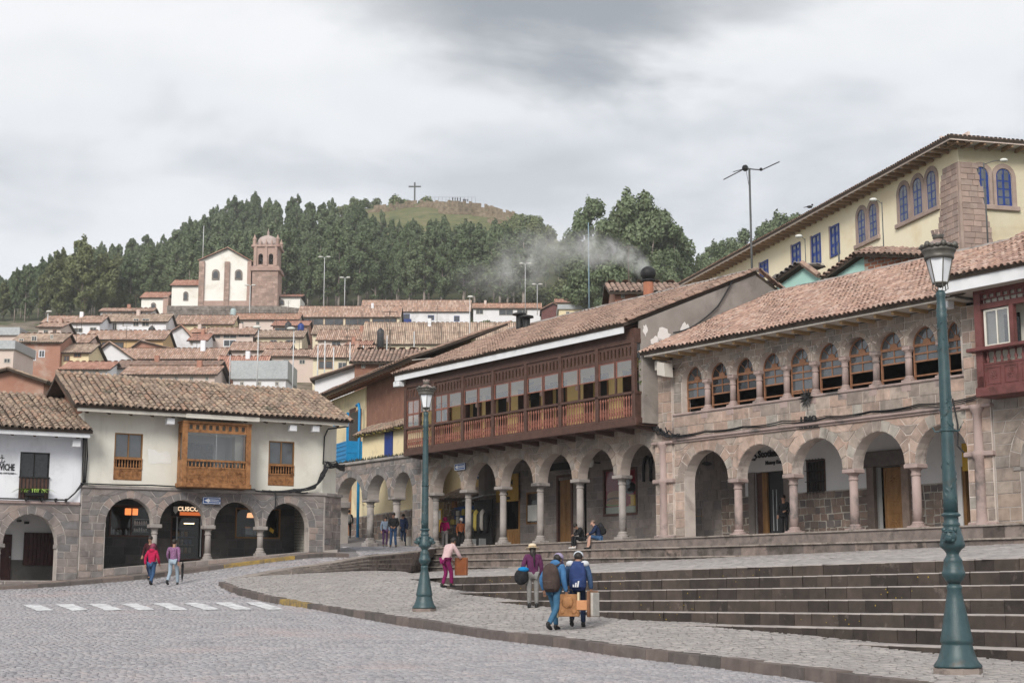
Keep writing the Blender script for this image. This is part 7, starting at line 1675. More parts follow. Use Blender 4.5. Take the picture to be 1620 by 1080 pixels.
    st=Stones(M['wall_far_stone'],220); coursing(st,-103*s2,108*s2,0,15.5*s2,0,.6,1.0,irregular=.12,proud=.12,bev=.15); st.build(wb)
build_church()
# ================================================================ yellow building on the hill at the right
FY=Frame((27.98,92,0),math.atan2(-2400,611)); FY2=Frame((27.98,92,0),FY.a+math.pi/2)
def arch_blue(t,fr,x0,x1,z0,z1,nm='arched_window',two=True):
    """deep blue arched casement with stone surround, in plane y=0 of frame fr (t sits on the same frame)"""
    c=(x0+x1)/2; a=(x1-x0)/2; zs=z1-a
    def outl(g): return [(c-a-g,z0-g*.0)]+[(c+a+g,z0)]+[(c+(a+g)*math.cos(k/10*math.pi),zs+(a+g)*math.sin(k/10*math.pi)) for k in range(11)]
    m=MB()
    o=outl(.30); i=outl(0); n=len(o)
    for k in range(1,n-1):
        m.hexa([(o[k][0],-.07,o[k][1]),(o[k+1][0],-.07,o[k+1][1]),(o[k+1][0],.1,o[k+1][1]),(o[k][0],.1,o[k][1]),(i[k][0],-.07,i[k][1]),(i[k+1][0],-.07,i[k+1][1]),(i[k+1][0],.1,i[k+1][1]),(i[k][0],.1,i[k][1])])
    m.hexa([(o[0][0],-.07,z0),(i[0][0],-.07,z0),(i[0][0],.1,z0),(o[0][0],.1,z0),(o[0][0],-.07,zs),(i[0][0],-.07,zs),(i[0][0],.1,zs),(o[0][0],.1,zs)])
    s=m.build('stone_surround',M['pink_pale'],t)
    m=MB(); m.prism(outl(-.02),.05,.1); w=m.build(nm,M['deepblue'],t)
    m=MB(); m.prism(outl(-.02),-.005,.05)
    nz=4
    for u in (0,1):
        for v in range(nz):
            xa=c-a+.12+u*(a-.08); xb=xa+a-.24; za=z0+.1+v*(zs-z0+.2)/nz; zb=za+(zs-z0+.2)/nz-.09
            g=MB(); g.poly([(xa,-.012,za),(xb,-.012,za),(xb,-.012,zb),(xa,-.012,zb)]); g.build('pane',M['glass_pale'],w)
    g=MB()
    for u in (0,1):
        ts=[k/8 for k in range(5)] if u else [k/8 for k in range(4,9)]
        pts=[(c+(a-.16)*math.cos(math.pi*q),zs+.18+(a-.28)*math.sin(math.pi*q)) for q in ts]; cc=(c+.05 if u else c-.05,zs+.18); pts=[(min(x,c-.05) if not u else max(x,c+.05),z) for x,z in pts]
        g=MB(); g.poly([(x,-.012,z) for x,z in pts]+[(cc[0],-.012,cc[1])]); g.build('pane',M['glass_pale'],w)
    m.build('casement_frame',M['deepblue'],w)
    return w
M['pink_pale']=mat('pale_pink_stone',[(.30,.225,.19),(.40,.31,.27)],1.5,.95,.4,20)
M['stone_hill']=mat('pale_brown_ashlar',[(.85,.85,.85),(1.1,1.1,1.1)],2,.93,.4,25,palette=[(.37,.27,.23),(.33,.245,.21),(.41,.305,.26),(.35,.27,.235),(.31,.23,.20)])
M['glass_pale']=mat('pale_window_glass',[(.05,.055,.065),(.13,.145,.165)],.8,.08,spec=.8)
M['yellow_hill']=mat('warm_yellow_plaster',[(.86,.76,.54),(.89,.81,.62)],.3,.9,stain=(.80,.68,.47),stain_scale=.25)
def build_yellow_hill():
    t=fthing('yellow_building','long yellow building with blue arched windows and stone corner on the right hill','house',FY)
    zb,zt=14,29.0
    m=MB(); m.box(-62,0,0,9,zb,zt); 
    m.build('left_wall',M['yellow_hill'],t)
    r=fthing('yellow_wing',"yellow end wing with paired blue arched windows under the hip roof",'house',FY2)
    m=MB(); m.box(.02,16,0,8,zb,zt); m.build('wall',M['yellow_hill'],r)
    # battered stone corner
    def batter(par,sgn,fr):
        m=MB(); top=1.0; bot=2.6
        z0,z1=19,28.0
        if sgn<0: m.hexa([(-3.1,-.25,z0),(.2,-.25,z0),(.2,.3,z0),(-3.1,.3,z0),(-1.75,-.12,z1),(.12,-.12,z1),(.12,.3,z1),(-1.75,.3,z1)])
        else: m.hexa([(-.2,-.25,z0),(2.7,-.25,z0),(2.7,.3,z0),(-.2,.3,z0),(-.12,-.12,z1),(1.1,-.12,z1),(1.1,.3,z1),(-.12,.3,z1)])
        b=m.build('stone_corner',M['pink_pale'],par); st=Stones(M['stone_hill'],300); n=24
        for i in range(n):
            za=z0+(z1-z0)*i/n; zc=z0+(z1-z0)*(i+1)/n; u=i/n; yf=-.25+.13*(u+.5/n)
            w=(3.1-1.35*u) if sgn<0 else (2.7-1.6*u); x=0; w+=random.uniform(-.15,.15)
            while x<w-.05:
                e=min(w,x+random.uniform(.45,.85)); 
                if w-e<.25: e=w
                xa,xb=(-e,-x) if sgn<0 else (x,e)
                st.add([(xa,za),(xb,za),(xb,zc),(xa,zc)],yf-.02,.03,.02); x=e
        st.build(b)
    batter(t,-1,FY); batter(r,1,FY2)
    for x0,x1,z0,z1 in ((-3.95,-2.75,25.85,28.35),(-5.75,-4.55,25.85,28.35),(-7.6,-6.4,25.85,28.35),(-11.9,-10.75,25.75,28.15),(-13.6,-12.45,25.75,28.15)): arch_blue(t,FY,x0,x1,z0,z1)
    m=MB(); m.bbox(-8.1,-2.4,-.18,.1,25.55,25.85,.03); m.bbox(-14.1,-10.4,-.18,.1,25.45,25.75,.03); m.build('window_sill',M['pink_pale'],t)
    for x0,x1,z0,z1 in ((-17.9,-16.5,25.7,28.0),(-21.1,-19.6,25.7,28.0),(-24.6,-23.1,26.3,28.1),(-30.8,-29.2,26.7,28.0),(-35.8,-34.2,26.7,28.0)):
        m=MB(); m.box(x0,x1,-.02,.05,z0,z1); frame_rect(m,x0,x1,z0,z1,-.08,-.02,.14); m.box((x0+x1)/2-.05,(x0+x1)/2+.05,-.07,-.02,z0,z1); w=m.build('window',M['deepblue'],t)
        for k in range(3): 
            for u in (0,1):
                g=MB(); xa=x0+.2+u*(x1-x0)/2; g.poly([(xa,-.03,z0+.2+k*(z1-z0)/3),(xa+(x1-x0)/2-.34,-.03,z0+.2+k*(z1-z0)/3),(xa+(x1-x0)/2-.34,-.03,z0+(k+1)*(z1-z0)/3-.05),(xa,-.03,z0+(k+1)*(z1-z0)/3-.05)]); g.build('pane',M['glass_pale'],w)
        m=MB(); m.box(x0-.28,x0,-.05,.1,z0,z1+.1); m.build('stone_jamb',M['pink_pale'],t)
    for x0,x1,z0,z1 in ((.95,2.05,25.35,27.8),(2.55,3.65,25.35,27.8),(2.0,3.8,20.2,22.9),(7.0,8.2,25.35,27.8)): arch_blue(r,FY2,x0,x1,z0,z1)
    m=MB(); m.bbox(.5,4.1,-.2,.1,25.05,25.35,.03); m.build('window_sill',M['pink_pale'],r)
    # eaves with rafter tails and tiled roof
    def eav(par,x0,x1,out):
        m=MB(); m.box(x0,x1,-out,-out+.08,zt+.0,zt+.34); m.box(x0,x1,-.05,.1,zt-.02,zt+.6); m.build('fascia',M['pinkish'],par)
        m=MB(); m.box(x0,x1,-out+.08,.1,zt+.12,zt+.18); m.build('soffit',M['white_far'],par)
        me=MB().box(-.07,.07,-out+.1,.05,-.13,.115).mesh('rafter_tail',M['rafter_ochre']); n=int((x1-x0)/.95)
        for i in range(n): link('rafter_tail',me,par,loc=(x0+(i+.5)*(x1-x0)/n,0,zt))
    M['rafter_ochre']=mat('brown_rafter_tail',[(.30,.19,.12),(.40,.27,.18)],2,.9)
    eav(t,-62,1.3,1.3); eav(r,-1.2,16,1.3)
    rib_roof(t,(-62,-1.4,zt+.25),(1.4,-1.4,zt+.25),(-62,4.6,zt+2.0),(-4.4,4.6,zt+2.0),M['tile_far'],.3)
    rib_roof(r,(-1.4,-1.4,zt+.25),(16,-1.4,zt+.25),(4.4,4.6,zt+2.0),(16,4.6,zt+2.0),M['tile_far'],.3)
    b=thing('pigeon','small dark pigeon perched on the eave of the long yellow building','bird',FY.w(-18.5,-1.35,zt+.5),0)
    m=MB(); m.ball((0,0,.12),(.22,.11,.11),8,6); m.ball((.2,0,.27),(.08,.07,.08),6,5); m.hexa([(-.2,-.05,.1),(-.2,.05,.1),(-.45,.06,.06),(-.45,-.06,.06),(-.2,-.05,.14),(-.2,.05,.14),(-.45,.06,.08),(-.45,-.06,.08)]); m.build('body',M['iron'],b,True)
def build_roofscape():
    # teal and brick sheds above the red roof
    q=lambda px,py,y=9.0:FR.loc(px,py,y)
    t=fthing('brick_shed','small brick shed with crooked tile coping above the red roof','house',FR)
    a=q(1368,432); b=q(1462,412); c=q(1366,397); d=q(1462,405)
    m=MB(); m.hexa([(a[0],9,a[1]-3),(b[0]+1,9,b[1]-3),(b[0]+1,9.3,b[1]-3),(a[0],9.3,a[1]-3),(a[0],9,c[1]),(b[0]+1,9,d[1]-.1),(b[0]+1,9.3,d[1]-.1),(a[0],9.3,c[1])]); w=m.build('wall',M['rubble_mortar'],t)
    st=Stones(M['brick'],300); n=int((c[1]-a[1]+1.0)/.16)
    for i in range(n):
        z=a[1]-1.0+i*.16; x=a[0]+(.2 if i%2 else 0)
        while x<b[0]+.8:
            if z+.15<c[1]+(d[1]-.1-c[1])*(x-a[0])/(b[0]+1-a[0]): st.add([(x,z),(x+.36,z),(x+.36,z+.135),(x,z+.135)],9,.02,.012)
            x+=.385
    st.build(w,'brick')
    tile_roof(t,(a[0]-.3,8.6,c[1]-.15),(b[0]+1,8.6,d[1]-.2),(a[0]-.3,9.7,c[1]+.25),(b[0]+1,9.7,d[1]+.2),M['tile_mid'],.28,.4,.11,limit=80)
    t=fthing('teal_gable_house','pale teal gable with tiled lean roof between brick shed and grey gable wall','house',FR)
    e=q(1312,446); g=q(1369,405)
    m=MB(); m.prism([(e[0],e[1]-3),(a[0],a[1]-3),(a[0],g[1]),(e[0],e[1]+.1)],9.05,9.3); m.build('wall',M['teal'],t)
    tile_roof(t,(e[0]-.3,8.7,e[1]+.15),(a[0],8.7,g[1]+.15),(e[0]-.3,9.6,e[1]+.35),(a[0],9.6,g[1]+.35),M['tile_mid'],.28,.4,.11,limit=60)
    t=fthing('low_teal_house','pale teal gable with grey tiled roof just right of the grey gable wall','house',FR)
    p0=q(1200,462,10);p1=q(1222,458,10);p2=q(1273,418,10);p3=q(1300,436,10)
    m=MB(); m.prism([(p1[0],p1[1]-2),(p3[0],p1[1]-2),(p3[0],p3[1]-.1),(p2[0],p2[1]-.15),(p1[0],p1[1])],10,10.3); m.build('wall',M['teal'],t)
    tile_roof(t,(p1[0]-.2,9.6,p1[1]+.1),(p2[0],9.6,p2[1]+.0),(p1[0]-2.8,13,p1[1]+1.5),(p2[0]-1.5,13,p2[1]+.6),M['column_grey'],.3,.4,.12,limit=60)
    m=MB(); m.tube([(p2[0],9.8,p2[1]+.05),(p3[0],9.8,p3[1])],.14,6); m.build('verge_tiles',M['tile_mid'],t)
    # chimney with ball cowl
    y=8.5; c0=q(1026,468,y); c1=q(1026,446,y); t=thing('chimney','red brick chimney pipe with black ball cowl giving off white smoke','chimney',FR.w(c0[0],y,c0[1]-1),FR.a); h=c1[1]-c0[1]+1
    m=MB(); m.lathe([(.27,0),(.27,h)],12); m.build('pipe',M['brick'],t,True); m=MB(); m.lathe([(.3,h),(.36,h+.05),(.36,h+.12),(.2,h+.14)],12); m.build('collar',M['iron'],t); m=MB(); m.ball((0,0,h+.45),(.42,.42,.38),12,8); m.build('ball_cowl',M['iron'],t,True)
    global SMOKE_AT; SMOKE_AT=FR.w(c0[0],y,c1[1]+.6)
    for px,dz,lab in ((822,0,'taller black flat capped flue on the left end of the long tiled roof'),(833,-.1,'shorter black flat capped flue beside the taller one on the long tiled roof')):
        a=q(px,521,4.6); b=q(px,496+(4 if dz else 0),4.6); t=thing('flue',lab,'chimney',FR.w(a[0],4.6,a[1]-.6),FR.a); h=b[1]-a[1]+.6; m=MB(); m.lathe([(.2,0),(.2,h-.1)],10); m.build('pipe',M['iron'],t,True); m=MB(); m.lathe([(.0,h+.08),(.38,h),(.4,h-.08),(.2,h-.12)],10); m.build('cap',M['iron'],t)
    # television mast
    y=6.1; a=q(1191,480,y); b=q(1191,265,y); t=thing('antenna','tall thin television antenna mast with drooping arms above the grey gable','antenna',FR.w(a[0],y,a[1]-1.5),FR.a); h=b[1]-a[1]+1.5; k=lambda px,py:(q(px,py,y)[0]-a[0],0,q(px,py,y)[1]-a[1]+1.5)
    m=MB(); m.tube([(0,0,0),(0,0,h)],.05,6); m.build('mast',M['metal_dark'],t,True)
    m=MB(); m.tube([k(1145,284),k(1180,266),k(1192,268)],.028,4); m.tube([k(1181,267),k(1205,269),k(1233,256)],.028,4); m.tube([k(1160,272),k(1181,266)],.02,4); m.build('arm',M['metal_dark'],t); m=MB(); p=k(1179,266); m.ball(p,.16,6,5); p=k(1204,268); m.ball(p,.08,6,5); m.build('amplifier',M['iron'],t)
    m=MB(); p0=Vector(k(1180,268)); p1=Vector(k(1189,350)); m.tube([p0,p0.lerp(p1,.4)+Vector((.1,0,0)),p1],.014,4); m.build('feed_wire',M['iron'],t)
def post(label,px,pt,pb,D,heads,r=.09,m='metal_pale',armpx=6,headm='paper'):
    b=P(px,pb,D); s=D/2400; h=(pb-pt)*s; t=thing('lamp_post',label,'street lamp',b,0,'tall lamp posts on the hillside')
    mb=MB(); mb.tube([(0,0,-2),(0,0,h)],[r*1.2,r*.8],6); mb.build('pole',M[m],t,True)
    for sgn in heads:
        mb=MB(); mb.tube([(0,0,h-.1),(sgn*armpx*s*.5,-.1,h+.25*s*6),(sgn*armpx*s,-.2,h+.1)],r*.5,5); a=mb.build('arm',M[m],t); mb=MB(); mb.ball((sgn*armpx*s*1.1,-.25,h+.08),((.55,.3,.18) if D>150 else (.24,.16,.11)),8,5); mb.build('lamp_head',M[headm],a,True)
    return t
M['metal_pale']=mat('pale_galvanised_pole',[(.52,.53,.54),(.60,.61,.62)],2,.6); M['metal_dark']=mat('dull_dark_pole',[(.06,.065,.065),(.10,.105,.105)],2,.6); M['mast_blue']=mat('blue_grey_pole',[(.16,.24,.30),(.22,.31,.37)],2,.6)
def build_posts():
    post('tall double headed lamp post at the wood edge right of the bell tower',512,404,486,350,(-1,1))
    post('shorter double headed lamp post beside the tall one right of the tower',545,438,486,355,(-1,1),armpx=5)
    post('tall double headed lamp post seen through the smoke',831,415,482,355,(-1,1))
    post('short double headed lamp post under the smoke',850,449,485,350,(-1,1),armpx=5)
    post('lamp post with one globe rising over the wide ochre house',743,468,548,250,(1,),r=.08,armpx=1)
    post('white lamp post in front of the church wall',407,517,592,185,(-1,),r=.08,armpx=2)
    post('double lamp post at the foot of the church buttress',394.5,450,505,330,(-1,1),r=.1,armpx=5)
    post('single lamp post in front of the small cream twin window house',463,519,605,180,(-1,),r=.08,armpx=4)
    post('lamp post on the dark roofs at the left edge',75,493,515,255,(1,),armpx=2)
    post('bare white pole rising behind the church nave',321,355,402,400,(),r=.1)
    post('thin pale pole in front of the long white house',363,560,602,190,(),r=.06)
    for k,(px,a,b) in enumerate(((502,545,603),(513,538,603),(527,548,603),(553,540,600),(574,545,600),(655,523,556),(612,530,556))): 
        post(('first','second','third','fourth','fifth','sixth','seventh')[k]+' plain pole counted from the left among the cream houses',px,a,b,205 if k<5 else 245,(),r=.10)
    t=post('tall blue grey mast left of the eucalyptus trees',932,346,490,240,(),r=.11,m='mast_blue'); t['category']='mast'; t['label']='tall blue grey mast left of the right hand eucalyptus trees'
    post('dark lamp post with globe head standing against the long yellow wall',1398,316,392,87,(-1,),r=.035,m='metal_dark',armpx=14)
    post('dark lamp post with bent arm before the yellow end wing',1563,250,388,84,(1,),r=.045,m='metal_dark',armpx=28)
    post('short dark lamp post over the low teal gable',1275,375,425,90,(-1,),r=.03,m='metal_dark',armpx=10)
    post('dark pole between the yellow building windows',1328,382,428,90,(),r=.06,m='metal_dark')
    # cross and people on the knoll
    b=P(656,316,655); s=655/2400; c=thing('hill_cross','large wooden cross standing on the hill top','cross',b); m=MB(); m.box(-.35,.35,-.3,.3,-1,29*s); m.build('upright',M['metal_dark'],c); m=MB(); m.box(-10*s,10*s,-.32,.28,21*s,23*s); m.build('crossbar',M['metal_dark'],c)
    f=thing('hill_railing','thin railing along the top of the grassy hill','fence',P(720,317,652)); s=652/2400
    for k in range(14): m=MB(); x=(-45+k*6)*s; m.box(x-.05,x+.05,-.05,.05,-1,1.5); m.build('post',M['metal_dark'],f)
    m=MB(); m.box(-45*s,33*s,-.03,.03,1.43,1.5); m.build('rail',M['metal_dark'],f)
    for k,px in enumerate((716,720,724,728,733,735,737,740)):
        p=P(px,318.0+.15*k,648); t=thing('person','tiny dark visitor standing at the railing on the hill top','person',p,0,'visitors on the hill top'); m=MB(); h=1.75 if k<4 else 1.2
        m.lathe([(.14,0),(.2,h*.3),(.19,h*.48),(.27,h*.6),(.26,h*.78),(.09,h*.84),(.13,h*.92),(.08,h)],7); m.build('body',M['iron'],t,True)
build_yellow_hill(); build_roofscape(); build_posts()
# ================================================================ trees
def leaf_mat(name,c1,c2,c3):
    m,t,b=new_mat(name); n=pos_noise(t,.12,3,.6); rv=rnd_val(t)
    oi=N(t,'ShaderNodeObjectInfo')
    col=ramp(t,math_n(t,'ADD',math_n(t,'MULTIPLY',rv,.55),math_n(t,'MULTIPLY',oi.outputs['Random'],.45)),[(0,c1),(.5,c2),(1,c3)])
    t.links.new(col,b.inputs['Base Color']); b.inputs['Roughness'].default_value=.6; b.inputs['Specular IOR Level'].default_value=.35; return m
LEAF=leaf_mat('eucalyptus_leaf',(.062,.092,.042),(.105,.142,.068),(.175,.212,.118))
LEAF2=leaf_mat('lighter_leaf',(.075,.09,.035),(.12,.14,.055),(.18,.195,.085))
LEAF3=leaf_mat('green_bush_leaf',(.065,.088,.035),(.115,.145,.058),(.185,.21,.095))
BARK=mat('pale_eucalyptus_bark',[(.20,.165,.14),(.34,.30,.265)],1.5,.9); BARKD=mat('dark_bark',[(.07,.055,.045),(.12,.10,.085)],1.5,.95)
def crown_mesh(name,lobes,m,per=150,size=(.3,.6),droop=.3,rng=None):
    rng=rng or np.random
    V=[];cnt=0
    for (x,y,z,rx,rz) in lobes:
        n=max(20,int(per*(rx*rx*rz)**.55))
        d=rng.normal(0,1,(n,3)); d/=np.linalg.norm(d,axis=1)[:,None]; rad=rng.uniform(.45,1.05,n)[:,None]
        c=np.array([x,y,z])+d*rad*np.array([rx,rx,rz]); s=rng.uniform(size[0],size[1],n)[:,None]
        nv=d+rng.normal(0,.55,(n,3)); nv/=np.linalg.norm(nv,axis=1)[:,None]
        a=np.cross(nv,rng.normal(0,1,(n,3))); a/=np.linalg.norm(a,axis=1)[:,None]+1e-9; b=np.cross(nv,a); b[:,2]-=droop*.3
        q=np.stack([c-a*s*.5,c-b*s*.75,c+a*s*.5,c+b*s*.75],1); V.append(q.reshape(-1,3)); cnt+=n
    V=np.concatenate(V); F=np.arange(cnt*4).reshape(-1,4); return npmesh(name,V,F,m)
def euc(seed,H,W,base,m,trunks=1,bark=None,nl=16,size=(.38,.8),per=95,lean=0,lob=(.26,.5),lz=(1.0,1.9),top_w=.72):
    rng=np.random.RandomState(seed); lobes=[]; tr=MB()
    for tk in range(trunks):
        ox,oy=(rng.uniform(-1,1)*W*.35,rng.uniform(-1,1)*W*.35) if trunks>1 else (0,0); top=H*(1 if tk==0 else rng.uniform(.75,.95)); lx=rng.uniform(-1,1)*(.6+lean)+ox*.6
        pts=[(ox*.25,oy*.25,-1.5),(ox*.5+lx*.3,oy*.5,top*.3),(ox*.9+lx*.7,oy*.9,top*.65),(ox+lx,oy,top*.93)]; r0=H*.0125
        tr.tube(pts,[r0*1.25,r0,r0*.6,r0*.15],6)
        k=max(5,nl//trunks)
        for i in range(k):
            u=base+(1-base)*(i+.5)/k; z=top*u; prof=(math.sin(min(1,(u-base)/(1-base)*1.25+.12)*math.pi*.5)*(1.05-((u-base)/(1-base))**2.2*top_w)); w=W*.5*prof
            a=rng.uniform(0,6.283); d=w*rng.uniform(.35,1.0); x=ox*u+lx*u+math.cos(a)*d; y=oy*u+math.sin(a)*d; rx=max(.45,w*rng.uniform(*lob)); rz=rx*rng.uniform(*lz)
            lobes.append((x,y,z,rx,rz)); 
            if i%2==0: tr.tube([(ox*u+lx*u*.8,oy*u,z-rx*1.6),(x*.6+(ox+lx)*u*.4,y*.6+oy*u*.4,z-rx*.5),(x,y,z)],[r0*.4,r0*.25,r0*.08],4,cap=False)
        lobes.append((ox+lx,oy,top*.97,W*.07+.2,W*.22+.6))
    return tr.mesh('trunk',bark or BARK,True),crown_mesh('crown',lobes,m,per,size,rng=rng)
def bush(seed,R_,H,m,size=(.3,.6),per=110):
    rng=np.random.RandomState(seed); lobes=[(rng.uniform(-.7,.7)*R_,rng.uniform(-.7,.7)*R_,H*rng.uniform(.25,.75),R_*rng.uniform(.35,.6),H*rng.uniform(.2,.36)) for _ in range(9)]; tr=MB()
    for x,y,z,rx,rz in lobes[:5]: tr.tube([(0,0,-.8),(x*.5,y*.5,z*.5),(x,y,z)],[.14,.1,.04],4,cap=False)
    return tr.mesh('trunk',BARKD,True),crown_mesh('crown',lobes,m,per,size,rng=rng)
def build_trees():
    tall=[euc(k,24,8.6,b,LEAF,nl=int(n*2.0),size=(.28,.6),per=230) for k,(b,n) in enumerate(((.20,20),(.25,18),(.15,22),(.30,17),(.22,20),(.18,24),(.34,15),(.12,26)))]
    bare=[euc(20+k,25,8.2,.34,LEAF,nl=34,size=(.28,.6),per=230) for k in range(3)]
    wide=[euc(30+k,19,9.5,.16,[LEAF2,LEAF,LEAF2][k],nl=30,lob=(.3,.55),lz=(.8,1.3),top_w=.55,bark=BARKD,per=200,size=(.28,.6)) for k in range(3)]
    bushes=[bush(40+k,3.2,4.6,[LEAF3,LEAF2,LEAF3][k]) for k in range(3)]
    big=[euc(50+k,26,11,.22,LEAF,trunks=4,nl=44,lob=(.30,.58),lz=(.75,1.25),top_w=.45,size=(.28,.58),per=190,lean=1.0) for k in range(3)]
    rng=random.Random(5)
    def put(kind,px,D,sc,label,group,name,dz=0,sx=1):
        me=rng.choice(kind); x=(px-810)/2400*D; z=hill(px,D)+dz
        t=thing(name,label,'tree' if 'bush' not in name else 'bush',(x,D,z),rng.uniform(0,6.28),group); t.scale=(sc*sx,sc*sx,sc)
        link('trunk',me[0],t); link('crown',me[1],t)
    gp='eucalyptus trees of the hillside wood'; lb='tall narrow dark eucalyptus in the dense wood on the hillside'
    n=0
    for D in (408,424,440,458,478,500,524,550,578,606,634):
        step=27+ (D-400)*.02
        p=-85+rng.uniform(0,step)
        while p<880:
            px=p+rng.uniform(-7,7); p+=step*rng.uniform(.8,1.2)
            ytop=932-(hill(px,D)-EYE+20)/D*2400
            lim=lerp1(px,[(0,438),(60,415),(100,400),(200,385),(260,372),(320,335),(360,308),(430,312),(500,300),(545,318),(600,342),(650,350),(700,348),(800,362),(860,385),(900,415)])
            if D>566 and px>585 : continue
            if D>540 and px>470: continue
            if D<460 and px>830: continue
            sc=rng.uniform(.72,1.05)*(.85 if px<250 else 1.0)
            yt=932-(hill(px,D)-EYE+24*sc)/D*2400
            if yt<lim-14: sc*=max(.35,(932-(lim-8+rng.uniform(0,14))-(hill(px,D)-EYE)*2400/D)/((932-yt)-(hill(px,D)-EYE)*2400/D))
            if sc<.3: continue
            k=tall
            if D<430 and px>440: k=bare
            if px<200 and rng.random()<.45 and D<520: k=wide; sc*=1.05
            put(k,px,D,sc,lb if k is not wide else 'broad bushy tree among the wood at the left of the hillside',gp if k is not wide else 'broad trees at the left of the wood','eucalyptus_tree' if k is not wide else 'broad_tree',sx=rng.uniform(.75,1.3)); n+=1
    # yellow green broad trees at the left
    for px,D,sc in ((118,395,1.15),(155,400,.95),(85,402,1.0)): put(wide[:1]+wide[2:],px,D,sc,'broad yellow green tree in front of the wood at the left','broad trees at the left of the wood','broad_tree')
    # big eucalyptus group on the right
    for px,D,sc in ((942,300,.98),(966,305,1.12),(992,296,1.2),(1018,300,1.14),(1046,305,1.1),(1074,300,.9),(1098,305,.76),(1120,306,.7),(1005,330,1.1),(958,335,1.0),(1060,335,1.0),(980,292,.75),(1035,292,.78)): put(big,px,D,sc,'big spreading eucalyptus in the group behind the smoking chimney',"big eucalyptus trees behind the chimney",'eucalyptus_tree',sx=.92)
    for px,D,sc in ((1128,330,.8),(1150,345,.85),(1172,350,.92),(1196,352,.98),(1220,352,1.03),(1243,350,1.13),(1262,350,1.05),(1285,352,.95)): put(big,px,D,sc,'eucalyptus rising behind the eave of the long yellow building','eucalyptus trees behind the yellow building','eucalyptus_tree')
    # shrubs on the knoll and green slope on its right
    for px,D,sc in ((582,640,.95),(600,645,.6),(622,648,1.35),(637,650,.9),(648,650,.75),(667,650,1.1),(678,650,1.25),(560,636,1.1),(535,630,1.0),(548,628,.9)): put(bushes,px,D,sc*1.35,'dark round shrub beside the cross on the hill top','shrubs by the hill cross','bush',dz=-.5)
    for _ in range(56):
        px=rng.uniform(800,960); D=rng.uniform(400,600)
        yt=932-(hill(px,D)-EYE+5)/D*2400
        put(bushes,px,D,rng.uniform(.9,1.9),'green bush on the open slope right of the wood','bushes on the slope behind the smoke','bush',dz=-.4)
    for _ in range(26):
        px=rng.uniform(600,860); D=rng.uniform(490,560); put(bushes,px,D,rng.uniform(.8,1.6),'green bush on the upper slope below the grassy hill top','bushes below the hill top','bush',dz=-.4)
    for px,D,sc in ((110,300,1.0),(125,300,.9),(148,298,1.1),(165,300,.8),(180,296,.7),(45,200,.6),(58,202,.5),(255,330,.8),(300,372,.9),(345,373,.7),(440,372,.9),(760,350,.8),(785,348,.9),(805,345,.8),(60,250,.5),(350,300,.6)): put(bushes,px,D,sc,'green bush growing between the hillside houses','bushes between the hillside houses','bush')
    return n
NT=build_trees()
